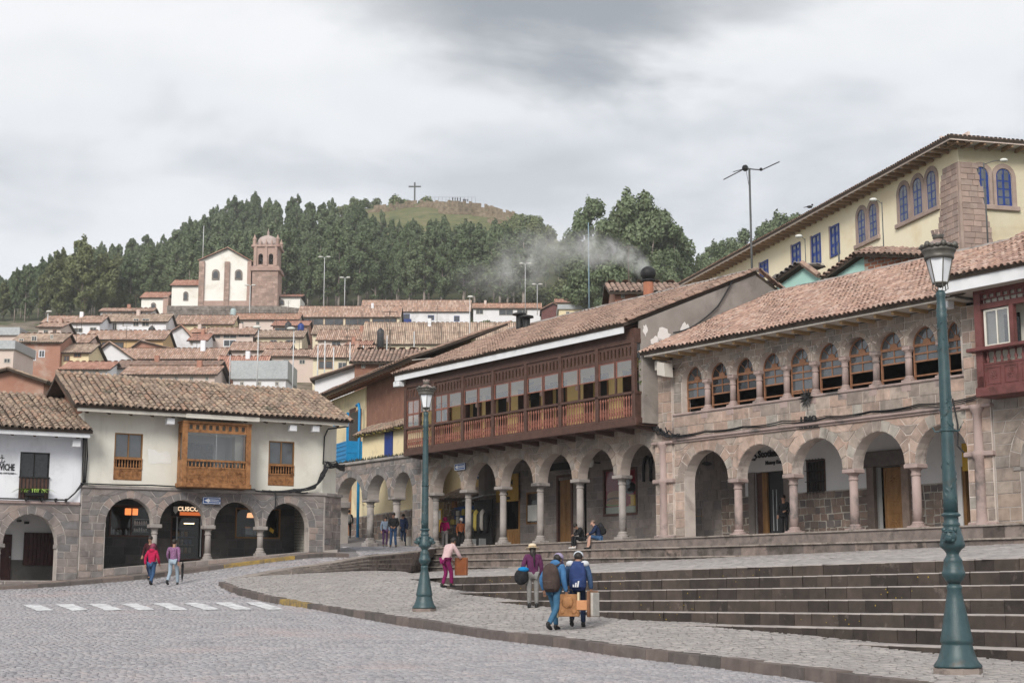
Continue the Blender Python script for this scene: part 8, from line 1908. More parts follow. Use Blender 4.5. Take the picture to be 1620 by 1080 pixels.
# ================================================================ street lamps
def street_lamp(label,base,rz):
    t=thing('street_lamp',label,'street lamp',base,rz,'green cast iron street lamps')
    k=.00908
    Z=lambda y:(1068-y)*k
    m=MB(); m.lathe([(.335,0),(.335,Z(1058)),(.30,Z(1057))],8,ph=R(22.5)); m.build('plinth',M['stepstone'],t)
    m=MB(); m.lathe([(.325,Z(1057)),(.325,Z(1054)),(.27,Z(1046)),(.23,Z(1034)),(.208,Z(1024)),(.205,Z(1022)),(.222,Z(1020)),(.222,Z(1016)),(.205,Z(1008)),(.165,Z(983)),(.118,Z(955)),(.096,Z(941)),(.104,Z(939)),(.104,Z(935)),(.092,Z(934)),(.085,Z(932))],24); b=m.build('base',M['lampgreen'],t,True)
    m=MB(); m.lathe([(.085,Z(932)),(.12,Z(926)),(.158,Z(919)),(.160,Z(914)),(.148,Z(912)),(.125,Z(898)),(.13,Z(896)),(.10,Z(891)),(.086,Z(888)),(.088,Z(885)),(.12,Z(880)),(.168,Z(876)),(.172,Z(872)),(.155,Z(862)),(.118,Z(848)),(.106,Z(845)),(.12,Z(843)),(.12,Z(840)),(.102,Z(838)),(.10,Z(830)),(.134,Z(828)),(.134,Z(826)),(.10,Z(823))],24); m.build('baluster',M['lampgreen'],t,True)
    m=MB(); m.lathe([(.10,Z(823)),(.097,Z(800)),(.086,Z(690)),(.078,Z(590)),(.068,Z(520)),(.08,Z(513)),(.068,Z(510)),(.08,Z(505)),(.066,Z(501)),(.062,Z(486)),(.075,Z(480)),(.05,Z(474))],20); sh=m.build('shaft',M['lampgreen'],t,True)
    m=MB()                                            # raised leaf scrolls and a collar with hooks on the shaft
    for i in range(64):
        a=random.uniform(0,6.283); y=random.choice([random.uniform(735,815),random.uniform(640,705),random.uniform(520,570)]); r=.068+(y-520)/(823-520)*.03+.002
        p=Vector((r*math.cos(a),r*math.sin(a),Z(y))); o=Vector((math.cos(a),math.sin(a),0)); u=Vector((0,0,1)); s_=o.cross(u); an=random.uniform(-.9,.9); d=u*math.cos(an)+s_*math.sin(an); e=d.cross(o); l=random.uniform(.03,.06)
        m.add([p-d*l,p+e*l*.4,p+d*l,p-e*l*.4,p+o*.012],[(0,1,4),(1,2,4),(2,3,4),(3,0,4)])
    m.build('leaf_scrolls',M['lampgreen'],sh,kind='stuff')
    m=MB(); m.lathe([(.088,0),(.105,.008),(.105,.03),(.088,.04)],16,0,0,Z(698)); m.tube([(.09,0,Z(697)),(.17,0,Z(697)),(.20,0,Z(690))],.012,5); m.tube([(-.09,0,Z(697)),(-.17,0,Z(697)),(-.20,0,Z(690))],.012,5); m.build('collar',M['lampgreen'],t)
    # puma heads
    def puma():
        h=MB(); h.ball((0,-.02,0),(.10,.09,.10),12,8); h.ball((0,-.10,-.035),(.055,.055,.045),10,6); h.ball((0,-.145,-.02),(.022,.016,.014),6,5)
        for sx in (-1,1): h.ball((sx*.075,-.0,.09),(.035,.02,.04),7,5); h.ball((sx*.04,-.09,.035),(.018,.014,.012),6,4); h.ball((sx*.035,-.095,.06),(.03,.02,.012),6,4); h.ball((sx*.05,-.07,-.06),(.035,.04,.03),6,4)
        return h.mesh('puma_head',M['lampgreen'],True)
    pm=puma()
    for a in (0,math.pi): link('puma_head',pm,t,loc=(.14*math.sin(a),-.14*math.cos(a),Z(860)),rot=(0,0,a))
    # lantern
    m=MB(); n=6; m.lathe([(.10,Z(463)),(.185,Z(424))],n,cap=False); gl=m.build('lantern_glass',M['lampglass'],t)
    m=MB()
    for i in range(n):
        a=6.283*i/n; m.tube([(.103*math.cos(a),.103*math.sin(a),Z(464)),(.188*math.cos(a),.188*math.sin(a),Z(424))],.009,5); m.tube([(.05*math.cos(a),.05*math.sin(a),Z(476)),(.11*math.cos(a),.11*math.sin(a),Z(472)),(.10*math.cos(a),.10*math.sin(a),Z(463))],.008,4)
    m.lathe([(.0,Z(470)),(.06,Z(467)),(.09,Z(463)),(.108,Z(463)),(.108,Z(461)),(.09,Z(461))],18,cap=False); m.build('lantern_frame',M['lampgrey'],t)
    m=MB(); m.lathe([(.185,Z(424)),(.205,Z(424)),(.215,Z(420)),(.205,Z(418)),(.235,Z(412)),(.245,Z(411)),(.24,Z(408)),(.225,Z(405)),(.20,Z(404))],24); ba=m.build('lantern_band',M['lampgrey'],t,True)
    cm=MB(); cm.ball((.232,0,Z(402)),(.045,.045,.05),6,5); 
    for d in (-.35,.35): cm.ball((.238*math.cos(d),.238*math.sin(d),Z(404.5)),(.05,.05,.03),5,4)
    cme=cm.mesh('cresting',M['lampgrey'],True)
    for i in range(6): link('cresting',cme,ba,rot=(0,0,6.283*i/6))
    m=MB(); m.lathe([(.22,Z(405)),(.21,Z(403)),(.14,Z(397)),(.07,Z(392)),(.06,Z(391))],24); m.build('hood',M['lampcap'],t,True)
    m=MB(); m.lathe([(.06,Z(391.5)),(.08,Z(389)),(.075,Z(387)),(.09,Z(384.5)),(.075,Z(384))],16); cr=m.build('crown_ring',M['lampgrey'],t,True)
    m=MB()
    for i in range(8): a=6.283*i/8; m.hexa([(.065*math.cos(a-.2),.065*math.sin(a-.2),Z(384)),(.065*math.cos(a+.2),.065*math.sin(a+.2),Z(384)),(.085*math.cos(a+.2),.085*math.sin(a+.2),Z(384)),(.085*math.cos(a-.2),.085*math.sin(a-.2),Z(384)),(.075*math.cos(a-.28),.075*math.sin(a-.28),Z(378)),(.075*math.cos(a+.28),.075*math.sin(a+.28),Z(378)),(.10*math.cos(a+.28),.10*math.sin(a+.28),Z(377)),(.10*math.cos(a-.28),.10*math.sin(a-.28),Z(377))])
    m.build('crown_points',M['lampcap'],cr)
    return t
_b=on(S,1516,1066,15,40); street_lamp('green street lamp in front of the broad stairs at the right',(_b.x,_b.y,_b.z-.01),R(-28))
_b=on(S,671,967,30,60); street_lamp('green street lamp by the left corner of the timber balcony',(_b.x,_b.y,_b.z-.01),R(-80))
# ================================================================ people
PEND=[]
def cloth(name,cols,scale=9,bump=.4,**k): return mat(name,cols,scale,.9,bump,30,spec=.15,**k)
SKIN=mat('brown_skin',[(.30,.165,.11),(.36,.205,.14)],6,.55,spec=.3); SKINP=mat('pale_skin',[(.50,.29,.22),(.56,.34,.26)],6,.55,spec=.3); HAIR=mat('black_hair',[(.012,.010,.009),(.03,.024,.02)],14,.5)
def skin_obj(name,vs,es,rs,m,parent,sub=1,extra=None):
    me=bpy.data.meshes.new(name); me.from_pydata([tuple(v) for v in vs],es,[]); o=bpy.data.objects.new(name+'_tmp',me); COL.objects.link(o)
    o.modifiers.new('skin','SKIN'); o.modifiers['skin'].use_smooth_shade=True
    for i,r in enumerate(rs): me.skin_vertices[0].data[i].radius=r if isinstance(r,tuple) else (r,r); me.skin_vertices[0].data[i].use_root=(i==0)
    s=o.modifiers.new('sub','SUBSURF'); s.levels=sub; s.render_levels=sub
    PEND.append((o,name,m,parent,extra))
def finish_skins():
    dg=bpy.context.evaluated_depsgraph_get(); dg.update()
    for o,name,m,parent,extra in PEND:
        me=bpy.data.meshes.new_from_object(o.evaluated_get(dg)); me.name=name; me.materials.clear(); me.materials.append(m)
        if extra is not None:
            b=bpy.data.meshes.new('x'); 
            import bmesh
            bm=bmesh.new(); bm.from_mesh(me); n=len(bm.verts); vv=[bm.verts.new(v) for v in extra.v]
            for f in extra.f:
                try: bm.faces.new([vv[i] for i in f]).smooth=True
                except ValueError: pass
            bm.to_mesh(me); bm.free(); bpy.data.meshes.remove(b)
        link(name,me,parent)
    for o,*_ in PEND: old=o.data; bpy.data.objects.remove(o); bpy.data.meshes.remove(old)
    PEND.clear()
STAND=dict(pel=(0,0,.93),chest=(0,.01,1.28),neck=(0,.02,1.45),head=(0,.05,1.60),
  hl=(-.095,0,.90),kl=(-.10,.02,.49),al=(-.10,-.02,.09),hr=(.095,0,.90),kr=(.10,.02,.49),ar=(.10,-.02,.09),
  sl=(-.185,0,1.40),el=(-.24,-.03,1.12),wl=(-.24,.07,.88),sr=(.185,0,1.40),er=(.24,-.03,1.12),wr=(.24,.07,.88))
def person(label,pos,rz,H=1.68,pose=None,top=None,legs=None,shoe=None,skin=None,hair='short',hairmat=None,bulk=1.0,shorts=False,short_sleeve=False,hood=False,group=None):
    J={k:Vector(v) for k,v in STAND.items()}
    for k,v in (pose or {}).items(): J[k]=Vector(v)
    t=thing('person',label,'person',pos,rz,group); t.scale=(H/1.72,)*3; skin=skin or SKIN
    fwd=Vector((0,1,0)); up=(J['head']-J['neck']).normalized(); f=fwd-up*fwd.dot(up); f.normalize(); hd=J['head']
    # the body: one surface from feet to head, five fingers on each hand
    V=[J['pel'],J['chest'],J['neck'],hd-up*.055+f*.02,hd+up*.06]; Rr=[.095,.10,.055,.078,.088]; E=[(0,1),(1,2),(2,3),(3,4)]
    def add(par,p,r): V.append(Vector(p)); Rr.append(r); E.append((par,len(V)-1)); return len(V)-1
    for s in 'lr':
        h=add(0,J['h'+s],.07); k=add(h,J['k'+s],.052); kk=add(k,J['k'+s].lerp(J['a'+s],.4),.05); a=add(kk,J['a'+s],.036); add(a,J['a'+s]+(J.get('t'+s,Vector((0,.13,-.05)))),.03)
        sh=add(1,J['s'+s],.045); e=add(sh,J['e'+s],.042); w=add(e,J['w'+s],.027)
        d=(J['w'+s]-J['e'+s]).normalized(); sd=d.cross(Vector((0,1,.2))).normalized(); pa=add(w,J['w'+s]+d*.06,.030)
        nrm=d.cross(sd)
        for i,(off,l) in enumerate(((-.028,.06),(-.009,.072),(.010,.068),(.028,.052))):
            b=add(pa,J['w'+s]+d*.095+sd*off,.0095); add(b,J['w'+s]+d*(.095+l*.75)+sd*off*1.1+nrm*.02,.008)
        th=add(w,J['w'+s]+d*.04+sd*.035*(1 if s=='l' else -1)+nrm*.02,.011); add(th,J['w'+s]+d*.085+sd*.05*(1 if s=='l' else -1)+nrm*.03,.009)
    ex=MB(); side=up.cross(f).normalized()
    def bl(c,r): ex.ball(tuple(c),r,6,5)
    bl(hd+f*.105-up*.02,(.016,.022,.02)); 
    for s_ in (-1,1): bl(hd+side*s_*.085-up*.01-f*.01,(.014,.02,.028))
    skin_obj('body',V,E,Rr,skin,t,1,ex)
    m=MB()
    for s_ in (-1,1): m.ball(tuple(hd+f*.088+side*s_*.032+up*.012),(.012,.008,.008),6,4)
    m.build('eyes',M['iron'],t); m=MB(); m.ball(tuple(hd+f*.090-up*.06),(.024,.008,.006),6,4); m.build('mouth',mat('lip',[(.28,.10,.08)],2) if 'lip' not in M else M['lip'],t)
    b=bulk
    # jacket or shirt
    V=[J['pel']+Vector((0,0,.02)),J['pel'].lerp(J['chest'],.5),J['chest'],J['neck']-up*.02]; Rr=[(.155*b,.12*b),(.145*b,.118*b),(.155*b,.125*b),.066]; E=[(0,1),(1,2),(2,3)]
    V.insert(0,J['pel']-Vector((0,0,.07))); Rr.insert(0,(.165*b,.125*b)); E=[(0,1),(1,2),(2,3),(3,4)]
    for s in 'lr':
        sh=len(V); V.append(J['s'+s]); Rr.append(.075*b); E.append((3,sh)); V.append(J['e'+s]); Rr.append(.058*b if not short_sleeve else .062); E.append((sh,sh+1))
        if not short_sleeve: V.append(J['w'+s]); Rr.append(.042*b); E.append((sh+1,sh+2))
    skin_obj('jacket' if b>1.02 else 'shirt',V,E,Rr,top,t)
    if hood: m=MB(); c=J['neck']-f*.07; m.ball(tuple(c),(.13,.09,.09),10,6); m.build('hood',top,t,True)
    # trousers
    V=[J['pel']]; Rr=[(.145,.115)]; E=[]
    for s in 'lr':
        h=len(V); V.append(J['h'+s]); Rr.append(.10); E.append((0,h)); V.append(J['k'+s]); Rr.append(.073); E.append((h,h+1))
        if not shorts: V.append(J['k'+s].lerp(J['a'+s],.45)); Rr.append(.068); V.append(J['a'+s]+Vector((0,0,.0))); Rr.append(.058); E+=[(h+1,h+2),(h+2,h+3)]
    skin_obj('shorts' if shorts else 'trousers',V,E,Rr,legs,t)
    for s in 'lr':
        a=J['a'+s]; tv=J.get('t'+s,Vector((0,.13,-.05))); dd=tv.normalized(); m=MB(); 
        rt=Vector((0,1,0)).rotation_difference(Vector((dd.x,dd.y,dd.z+.33)).normalized()).to_euler()
        m.ball((0,.05,-.045),(.05,.135,.045),10,6); m.ball((0,-.03,-.0),(.048,.055,.06),8,5); m.build('shoe',shoe or M['iron'],t,True,loc=a,rot=rt)
    if hair in ('short','long','bun'):
        m=MB(); c=hd-f*.022+up*.03; m.ball((0,0,0),(.10,.108,.105),12,8)
        if hair=='long': m.ball((0,-.05,-.14),(.085,.05,.16),10,6)
        o=m.build('hair',hairmat or HAIR,t,True,loc=c); o.rotation_euler=Vector((0,0,1)).rotation_difference(up).to_euler()
    return t,hd,up,f
def headwear(t,hd,up,f,kind,m,m2=None):
    mb=MB()
    if kind=='cap':
        mb.lathe([(.112,-.01),(.114,.03),(.10,.075),(.06,.108),(.0,.118)],14); mb.hexa([(-.07,.09,-.012),(.07,.09,-.012),(.055,.20,-.035),(-.055,.20,-.035),(-.07,.09,.004),(.07,.09,.004),(.055,.20,-.02),(-.055,.20,-.02)])
    elif kind=='hat':
        mb.lathe([(.20,-.02),(.205,-.01),(.13,.015),(.112,.02),(.108,.09),(.07,.115),(.0,.12)],18)
        b=MB(); b.lathe([(.117,.018),(.117,.045),(.11,.046)],18,cap=False); 
    elif kind=='hoodup': mb.ball((0,-.01,-.01),(.125,.125,.14),12,8)
    elif kind=='scarf': mb.ball((0,-.015,-.02),(.118,.12,.13),12,8); mb.ball((0,-.05,-.16),(.13,.09,.08),10,6)
    o=mb.build({'cap':'cap','hat':'hat','hoodup':'hood','scarf':'headscarf'}[kind],m,t,True,loc=hd+up*(.045 if kind!='hoodup' else .02)); o.rotation_euler=Vector((0,0,1)).rotation_difference(up).to_euler()
    if kind=='hat': q=b.build('hat_band',m2 or M['iron'],o)
    return o
def wp(t,v):
    """world point of a person's local point"""
    m=Matrix.Translation(t.location)@Euler(t.rotation_euler).to_matrix().to_4x4()@Matrix.Diagonal((*t.scale,1)); return m@Vector(v)
def backpack(label,t,chest,m,sc=1.0,logo=False,tilt=.15,strapm=None):
    b=thing('backpack',label,'backpack',wp(t,(chest[0],chest[1]-.0,chest[2]-.0)),t.rotation_euler.z); b.rotation_euler=(tilt,0,t.rotation_euler.z); b.scale=(sc,)*3
    V=[(0,-.20,-.25),(0,-.21,-.08),(0,-.20,.10),(0,-.17,.22)]; mb=MB()
    prof=[(.13,.09,-.30),(.165,.12,-.22),(.17,.125,-.05),(.155,.11,.12),(.11,.08,.22),(.04,.04,.26)]
    vs=[];fs=[];n=14
    for rx,ry,z in prof:
        for k in range(n):
            a=6.283*k/n; cx=math.copysign(abs(math.cos(a))**.6,math.cos(a)); cy=math.copysign(abs(math.sin(a))**.6,math.sin(a)); vs.append((rx*cx,-.22+ry*cy,z))
    for i in range(len(prof)-1):
        for k in range(n): fs.append((i*n+k,i*n+(k+1)%n,(i+1)*n+(k+1)%n,(i+1)*n+k))
    fs+= [tuple(range(n-1,-1,-1)),tuple(range((len(prof)-1)*n,len(prof)*n))]; mb.add(vs,fs); mb.build('pack_body',m,b,True)
    mb=MB(); mb.bbox(-.11,.11,-.375,-.30,-.25,-.06,.03); mb.build('front_pocket',m,b)
    for s in (-1,1): mb=MB(); mb.tube([(s*.09,-.12,.2),(s*.11,.0,.22),(s*.12,.12,.10),(s*.13,.12,-.05),(s*.14,-.08,-.2)],.02,5); mb.build('strap',strapm or m,b,True)
    if logo:
        for k in range(3): mb=MB(); x=-.055+k*.04; h=.05+.035*k; mb.hexa([(x-.03-.0,-.383,-.22),(x,-.383,-.22),(x,-.376,-.22),(x-.03,-.376,-.22),(x-.05+h*.35,-.383,-.22+h),(x-.02+h*.35,-.383,-.22+h),(x-.02+h*.35,-.376,-.22+h),(x-.05+h*.35,-.376,-.22+h)]); mb.build('stripe_emblem',M['sign_white'],b)
    return b
WALK=dict(hl=(-.095,.02,.90),kl=(-.10,.17,.52),al=(-.10,.24,.10),hr=(.095,-.02,.90),kr=(.10,-.04,.50),ar=(.10,-.30,.17),tr=(0,.11,-.09),el=(-.25,-.12,1.14),wl=(-.24,-.10,.88),er=(.25,.04,1.13),wr=(.24,.20,.93))
WALK2={**{k.replace('l','#').replace('r','l').replace('#','r') if k in('hl','kl','al','hr','kr','ar','tr','el','wl','er','wr') else k:(-v[0],v[1],v[2]) for k,v in WALK.items()}}
SIT=dict(pel=(0,0,.10),chest=(0,.13,.44),neck=(0,.22,.60),head=(0,.30,.72),hl=(-.10,.02,.08),kl=(-.14,.42,.16),al=(-.13,.46,-.27),hr=(.10,.02,.08),kr=(.14,.42,.16),ar=(.13,.48,-.27),sl=(-.18,.15,.55),el=(-.23,.30,.30),wl=(-.05,.46,.26),sr=(.18,.15,.55),er=(.23,.30,.30),wr=(.05,.47,.25))
def build_people():
    jean=cloth('blue_denim',[(.03,.07,.15),(.055,.11,.21)]); pale=cloth('pale_denim',[(.24,.31,.38),(.34,.41,.47)]); blk=cloth('black_cloth',[(.012,.012,.014),(.03,.03,.033)]); navy=cloth('navy_cloth',[(.012,.02,.05),(.025,.04,.085)])
    crim=cloth('crimson_jacket',[(.36,.012,.055),(.46,.02,.08)]); grey=cloth('grey_cloth',[(.16,.155,.15),(.24,.235,.23)]); purp=cloth('purple_cloth',[(.075,.02,.06),(.12,.035,.09)]); wht=cloth('white_cloth',[(.55,.53,.52),(.66,.64,.63)])
    plaid=cloth('purple_check_shirt',[(.14,.07,.14),(.22,.10,.20),(.32,.22,.30)],scale=26)
    # pair walking up the road
    p=on(G,239,927,40,90); t,hd,up,f=person('person in crimson jacket and blue jeans walking up the road, hood down',p,R(-12),1.60,WALK,crim,jean,M['iron'],bulk=1.16,hair='long',hood=True); headwear(t,hd,up,f,'scarf',cloth('wine_scarf',[(.16,.03,.06),(.25,.06,.10)]))
    p=on(G,273,927,40,90); t,hd,up,f=person('person in purple checked shirt and pale jeans carrying a folded umbrella',p,R(-8),1.74,WALK2,plaid,pale,M['iron'])
    u=thing('umbrella','folded black umbrella hanging from the hand of the checked shirt walker','umbrella',wp(t,(.29,.20,.86)),0); m=MB(); m.tube([(0,0,.10),(0,0,.0),(.0,-.02,-.1),(.0,-.03,-.5),(0,-.04,-.74)],[.012,.022,.05,.04,.006],8); m.build('folded_canopy',blk,u,True); m=MB(); m.tube([(0,0,.1),(0,.03,.14),(0,.06,.11)],.012,5); m.build('handle',M['iron'],u)
    p=on(G,236,917,40,90); person('person in dark red jacket half hidden behind the crimson jacket',p,R(170),1.72,WALK,cloth('dark_red_jacket',[(.07,.015,.02),(.03,.012,.015)]),navy,M['iron'])
    # people round the small arcade
    p=on(G,551,851,70,120); t,*_=person('person in black with pale backpack walking under the leftmost small arch',p,R(5),1.70,WALK2,blk,blk,M['iron']); backpack('pale grey backpack worn by the person under the small arch',t,(0,0,1.22),grey,.95)
    p=on(G,560,853,70,120)+Vector((.3,3,0.1)); person('person in dark coat just right of the one with pale backpack',p,R(20),1.68,WALK,navy,blk,M['iron'])
    p=on(G,609,864,60,110); t,hd,up,f=person('person in grey blue jacket and purple trousers, left of the group by the arcade',p,R(200),1.62,None,cloth('slate_jacket',[(.13,.17,.23),(.19,.23,.30)]),cloth('violet_trousers',[(.045,.02,.06),(.07,.035,.09)]),M['iron'],hair='long',bulk=1.06)
    p=on(G,622,866,60,110); person('person in black padded jacket and blue jeans facing the square',p,R(178),1.74,{**STAND,'wl':(-.1,.18,1.0),'wr':(.1,.2,1.02),'al':(-.13,.02,.09),'ar':(.14,.0,.09)},blk,jean,M['iron'],bulk=1.18)
    p=on(G,638,864,60,110); person('person in navy hooded jacket leaning by the stone pier',p,R(150),1.76,{**STAND,'wr':(.1,.18,1.0)},navy,cloth('dark_denim',[(.02,.035,.07),(.035,.055,.10)]),M['iron'],bulk=1.1,hood=True)
    # visitor at the kiosk
    x,z=FR.loc(703.5,858,1.6); t,hd,up,f=person('person in magenta hooded top and white trousers at the souvenir kiosk',FR.w(x,1.6,0),R(-15),1.66,{**STAND,'wr':(.16,.26,1.12)},cloth('magenta_top',[(.50,.01,.14),(.60,.02,.20)]),wht,M['iron'],bulk=1.08); headwear(t,hd,up,f,'hoodup',cloth('magenta_hood',[(.46,.01,.13),(.56,.02,.18)]))
    x,z=FR.loc(729,850,2.4); t,hd,up,f=person('person in orange brown coat and white cap beside the blue kiosk',FR.w(x,2.4,0),R(200),1.6,None,cloth('rust_coat',[(.24,.07,.03),(.33,.11,.05)]),blk,M['iron'],bulk=1.1); headwear(t,hd,up,f,'cap',wht)
    # two sitting on the arcade steps
    x,z=FR.loc(917,862,-.62); t,hd,up,f=person('person in black crouched over on the arcade step between the columns',FR.w(x,-.45,.02),FR.a+math.pi-.25,1.66,{**SIT,'head':(0,.36,.66),'neck':(0,.26,.57)},blk,blk,wht,bulk=1.05)
    m=MB(); m.ball(tuple(hd+Vector((.0,-.02,.02))),(.105,.11,.1),8,6)
    x,z=FR.loc(944,862,-.62); t,hd,up,f=person('bald person in navy jacket and denim shorts sitting on the arcade step',FR.w(x,-.45,.02),FR.a+math.pi-.55,1.82,SIT,navy,jean,M['iron'],SKINP,hair='none',shorts=True,bulk=1.12); backpack('black backpack on the back of the bald seated person',t,(0,.10,.42),blk,.95,tilt=-.35)
    m=MB(); m.ball((0,0,0),(.10,.105,.06),10,6); m.build('hair',cloth('cropped_hair',[(.18,.13,.10),(.24,.18,.15)]),t,True,loc=hd+Vector((0,-.03,.045)))
    # bank guard
    x,z=FR.loc(1243,842,2.9); person('person in black suit with white shirt front standing in the bank doorway',FR.w(x-.12,2.95,0),FR.a+math.pi+.5,1.72,{**STAND,'wl':(-.12,.2,1.05)},blk,blk,M['iron'])
    # woman climbing the first steps with a wooden box
    f2=lambda a,b:T(a,b)-STEP_R
    p=on(f2,706,929,40,70); t,hd,up,f=person('person in pale pink top and magenta trousers bending up the steps with a wooden case',p,R(-52),1.58,dict(pel=(0,-.04,.90),chest=(0,.11,1.21),neck=(0,.20,1.35),head=(0,.28,1.46),hl=(-.09,-.03,.86),kl=(-.10,.06,.46),al=(-.10,-.08,.09),hr=(.09,-.03,.86),kr=(.10,.12,.5),ar=(.10,.14,.10),sl=(-.18,.15,1.32),el=(-.22,.22,1.06),wl=(-.18,.36,.86),sr=(.18,.15,1.32),er=(.22,.34,1.02),wr=(.16,.46,.92)),cloth('pale_pink_top',[(.52,.36,.36),(.60,.44,.44)]),cloth('magenta_trousers',[(.15,.012,.07),(.21,.02,.10)]),M['iron'],bulk=1.12,hair='short')
    c=thing('wooden_case','flat reddish wooden case carried by the person in pale pink','case',wp(t,(.12,.50,.78)),R(-38)); m=MB(); m.bbox(-.22,.22,-.05,.05,-.36,.16,.01); m.build('case_body',mat('reddish_case_wood',[(.20,.065,.025),(.28,.10,.04)],5,.5),c); m=MB(); m.tube([(-.07,0,.16),(-.06,0,.22),(.06,0,.22),(.07,0,.16)],.012,5); m.build('handle',M['iron'],c)
    # woman in purple with straw hat and bag
    p=on(S,843,962,30,60); t,hd,up,f=person('person in purple fleece, grey trousers and cream brimmed hat',p,R(8),1.62,{**STAND,'wl':(-.28,.05,.98),'el':(-.28,-.06,1.14)},purp,grey,M['iron'],bulk=1.2,hair='long'); headwear(t,hd,up,f,'hat',cloth('cream_hat',[(.60,.50,.36),(.68,.58,.44)]),cloth('straw_band',[(.35,.22,.08)]))
    m=MB(); m.tube([(0,-.13,1.52),(.01,-.17,1.35),(.02,-.17,1.12)],[.03,.028,.012],6); m.build('braid',HAIR,t,True)
    b=thing('shoulder_bag','bulging black bag with bright blue flap on the arm of the person in purple','bag',wp(t,(-.33,-.08,1.0)),R(8)); m=MB(); m.ball((0,0,-.14),(.19,.13,.21),12,8); m.build('bag_body',blk,b,True); m=MB(); m.ball((.05,-.02,.05),(.15,.11,.07),10,6); m.build('blue_flap',cloth('bright_blue_cloth',[(.01,.17,.42),(.015,.23,.50)]),b,True); m=MB(); m.tube([(0,.0,.1),(.12,.02,.32),(.25,.06,.42)],.018,5); m.build('strap',blk,b)
    # the two in front carrying a painted case
    p=on(S,876,998,20,50); den=cloth('denim_jacket',[(.04,.12,.26),(.07,.18,.35)])
    W3={**WALK,'kl':(-.10,.20,.53),'al':(-.11,.32,.10),'ar':(.06,-.34,.15),'chest':(0,.08,1.27),'neck':(0,.14,1.43),'head':(0,.21,1.55),'sl':(-.19,.08,1.39),'sr':(.19,.08,1.39),'el':(-.30,-.02,1.12),'wl':(-.30,.10,.88),'er':(.24,.02,1.10),'wr':(.26,.12,.84)}
    t,hd,up,f=person('person in blue denim jacket with brown drawstring backpack and mauve cap',p,R(-30),1.70,W3,den,cloth('bright_denim',[(.035,.10,.18),(.06,.15,.24)]),M['iron'],bulk=1.16,hood=True); headwear(t,hd,up,f,'cap',cloth('mauve_cap',[(.26,.22,.33),(.34,.29,.42)]))
    backpack('brown black drawstring backpack on the denim jacket',t,(.02,.08,1.22),cloth('brown_pack',[(.05,.035,.032),(.085,.062,.055)]),1.08)
    p2=on(S,914,994,20,50); W4={**WALK2,'chest':(0,.10,1.26),'neck':(0,.17,1.42),'head':(0,.25,1.53),'sl':(-.19,.10,1.38),'sr':(.19,.10,1.38),'el':(-.26,.10,1.12),'wl':(-.24,.22,.92),'er':(.27,.0,1.1),'wr':(.30,.06,.84)}
    two=cloth('navy_anorak',[(.03,.06,.13),(.05,.09,.17)]); t2,hd,up,f=person('person in navy and white anorak with logo backpack and pale cap',p2,R(-8),1.74,W4,two,navy,M['iron'],bulk=1.2); headwear(t2,hd,up,f,'cap',cloth('pale_cap',[(.48,.52,.56),(.58,.61,.64)]))
    m=MB(); 
    for s in (-1,1): m.ball((s*.16,.07,1.40),(.10,.115,.075),10,6)
    m.build('white_yoke',cloth('white_yoke',[(.50,.52,.55),(.60,.61,.63)]),t2,True)
    backpack('navy backpack with white three striped triangle on the anorak',t2,(.02,.10,1.20),cloth('navy_pack',[(.025,.045,.13),(.04,.065,.18)]),1.12,logo=True)
    c=thing('painted_case','carved orange brown wooden case carried by the person in denim','case',wp(t,(.34,.10,.62)),R(-12)); m=MB(); m.bbox(-.24,.22,-.06,.06,-.30,.18,.012); m.build('case_body',M['carved'],c)
    m=MB()
    for cx,cz,r in ((-.03,.0,.13),(.11,-.19,.06),(-.15,-.2,.05)): m.ball((cx,-.06,cz),(r,.018,r),10,6)
    m.build('carving',M['carved'],c,True); m=MB(); m.bbox(.17,.40,-.09,-.01,-.16,.05,.01); m.build('side_box',mat('orange_wood',[(.48,.22,.10),(.55,.28,.14)],5,.5),c); m=MB(); m.bbox(-.27,-.24,-.07,.07,-.32,.20,.008); m.bbox(.19,.225,-.085,.075,.0,.22,.008); m.build('light_edge',M['pale_yellow'],c); m=MB(); m.tube([(-.12,0,.2),(-.1,0,.27),(.06,0,.27),(.08,0,.2)],.014,5); m.build('handle',M['iron'],c)
    c=thing('canvas_frame','brown and white framed canvas under the arm of the person in the anorak','canvas',wp(t2,(.38,.02,.62)),R(60)); m=MB(); m.bbox(-.16,.16,-.03,.03,-.36,.16,.006); m.build('canvas',cloth('raw_canvas',[(.42,.40,.36),(.52,.50,.46)]),c); m=MB(); m.bbox(-.24,.24,.035,.08,-.37,.20,.006); m.build('frame_back',M['frame_brown'],c)
    finish_skins()
M['lip']=mat('lip',[(.28,.10,.08)],2)
build_people()
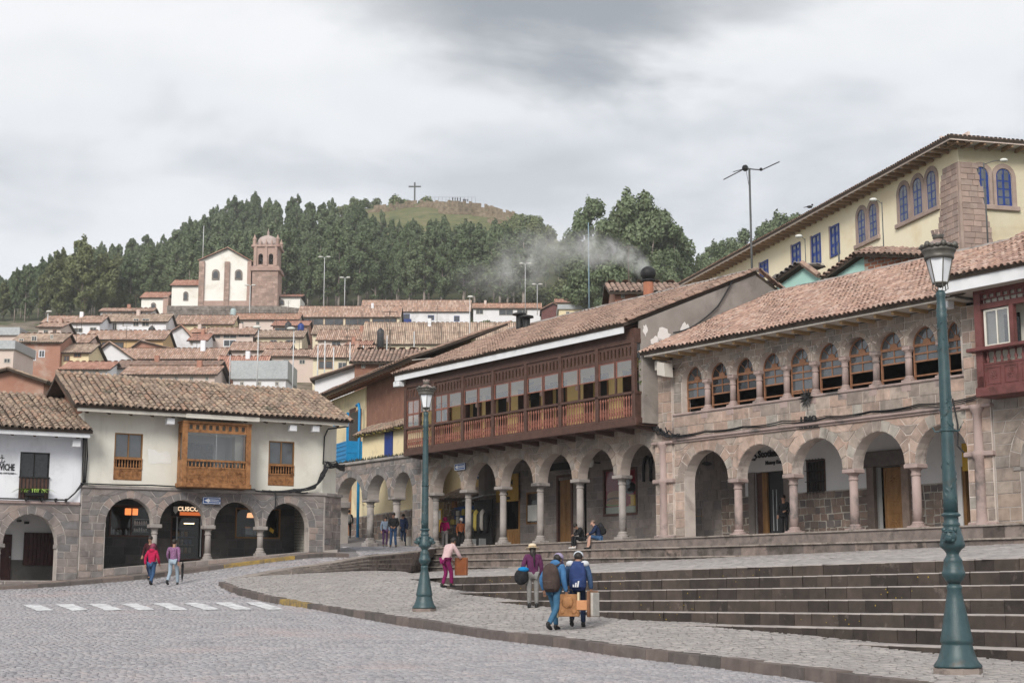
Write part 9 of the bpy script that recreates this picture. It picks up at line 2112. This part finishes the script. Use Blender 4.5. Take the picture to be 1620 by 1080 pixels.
# ================================================================ chimney smoke
def build_smoke():
    m,t,b=new_mat('smoke'); t.nodes.remove(b); o=t.nodes['Material Output']; v=N(t,'ShaderNodeVolumePrincipled'); v.inputs['Color'].default_value=(.98,.985,.99,1); v.inputs['Anisotropy'].default_value=.2
    tc=N(t,'ShaderNodeTexCoord'); ln=N(t,'ShaderNodeVectorMath',operation='LENGTH'); t.links.new(tc.outputs['Object'],ln.inputs[0]); fall=mr(t,ln.outputs['Value'],.15,1,1,0)
    n=pos_noise(t,1.1,6,.65,None,.6); d=math_n(t,'MULTIPLY',fall,mr(t,n,.42,.72,0,1)); at=N(t,'ShaderNodeObjectInfo')
    sp=N(t,'ShaderNodeSeparateColor'); t.links.new(at.outputs['Color'],sp.inputs[0]); t.links.new(math_n(t,'MULTIPLY',d,math_n(t,'MULTIPLY',sp.outputs[0],2.6)),v.inputs['Density']); t.links.new(v.outputs[0],o.inputs['Volume'])
    s=bpy.data.objects.new('smoke',None); COL.objects.link(s); s['kind']='stuff'; s['label']='white smoke drifting left from the ball cowl chimney'
    mb=MB(); mb.ball((0,0,0),1,14,10); me=mb.mesh('smoke_puff',m,True); D0=SMOKE_AT.y
    for px,py,rx,rz,d in ((1019,429,.55,.55,.9),(1008,417,.75,.6,.8),(992,405,.95,.7,.62),(972,398,1.2,.8,.52),(948,400,1.4,1.0,.48),(936,385,1.3,.9,.36),(905,400,1.9,1.2,.15),(870,390,2.2,1.5,.15),(835,408,2.4,1.8,.14),(815,435,2.4,1.5,.10),(770,440,2.6,1.3,.07)):
        p=P(px,py,D0+ (1026-px)*.02); q=link('smoke_puff',me,s,loc=p,scale=(rx,rx,rz)); q.color=(d,d,d,1); q['kind']='stuff'
build_smoke()

# ================================================================ thin upland haze over the town and hill
HAZE=.00017
def build_haze():
    m,t,b=new_mat('haze'); t.nodes.remove(b); o=t.nodes['Material Output']; v=N(t,'ShaderNodeVolumePrincipled')
    v.inputs['Color'].default_value=(.93,.96,1,1); v.inputs['Density'].default_value=HAZE; v.inputs['Anisotropy'].default_value=.0; t.links.new(v.outputs[0],o.inputs['Volume'])
    mb=MB(); mb.box(-900,1100,-120,1300,-6,260); mb.build('haze',m,kind='stuff')
build_haze()
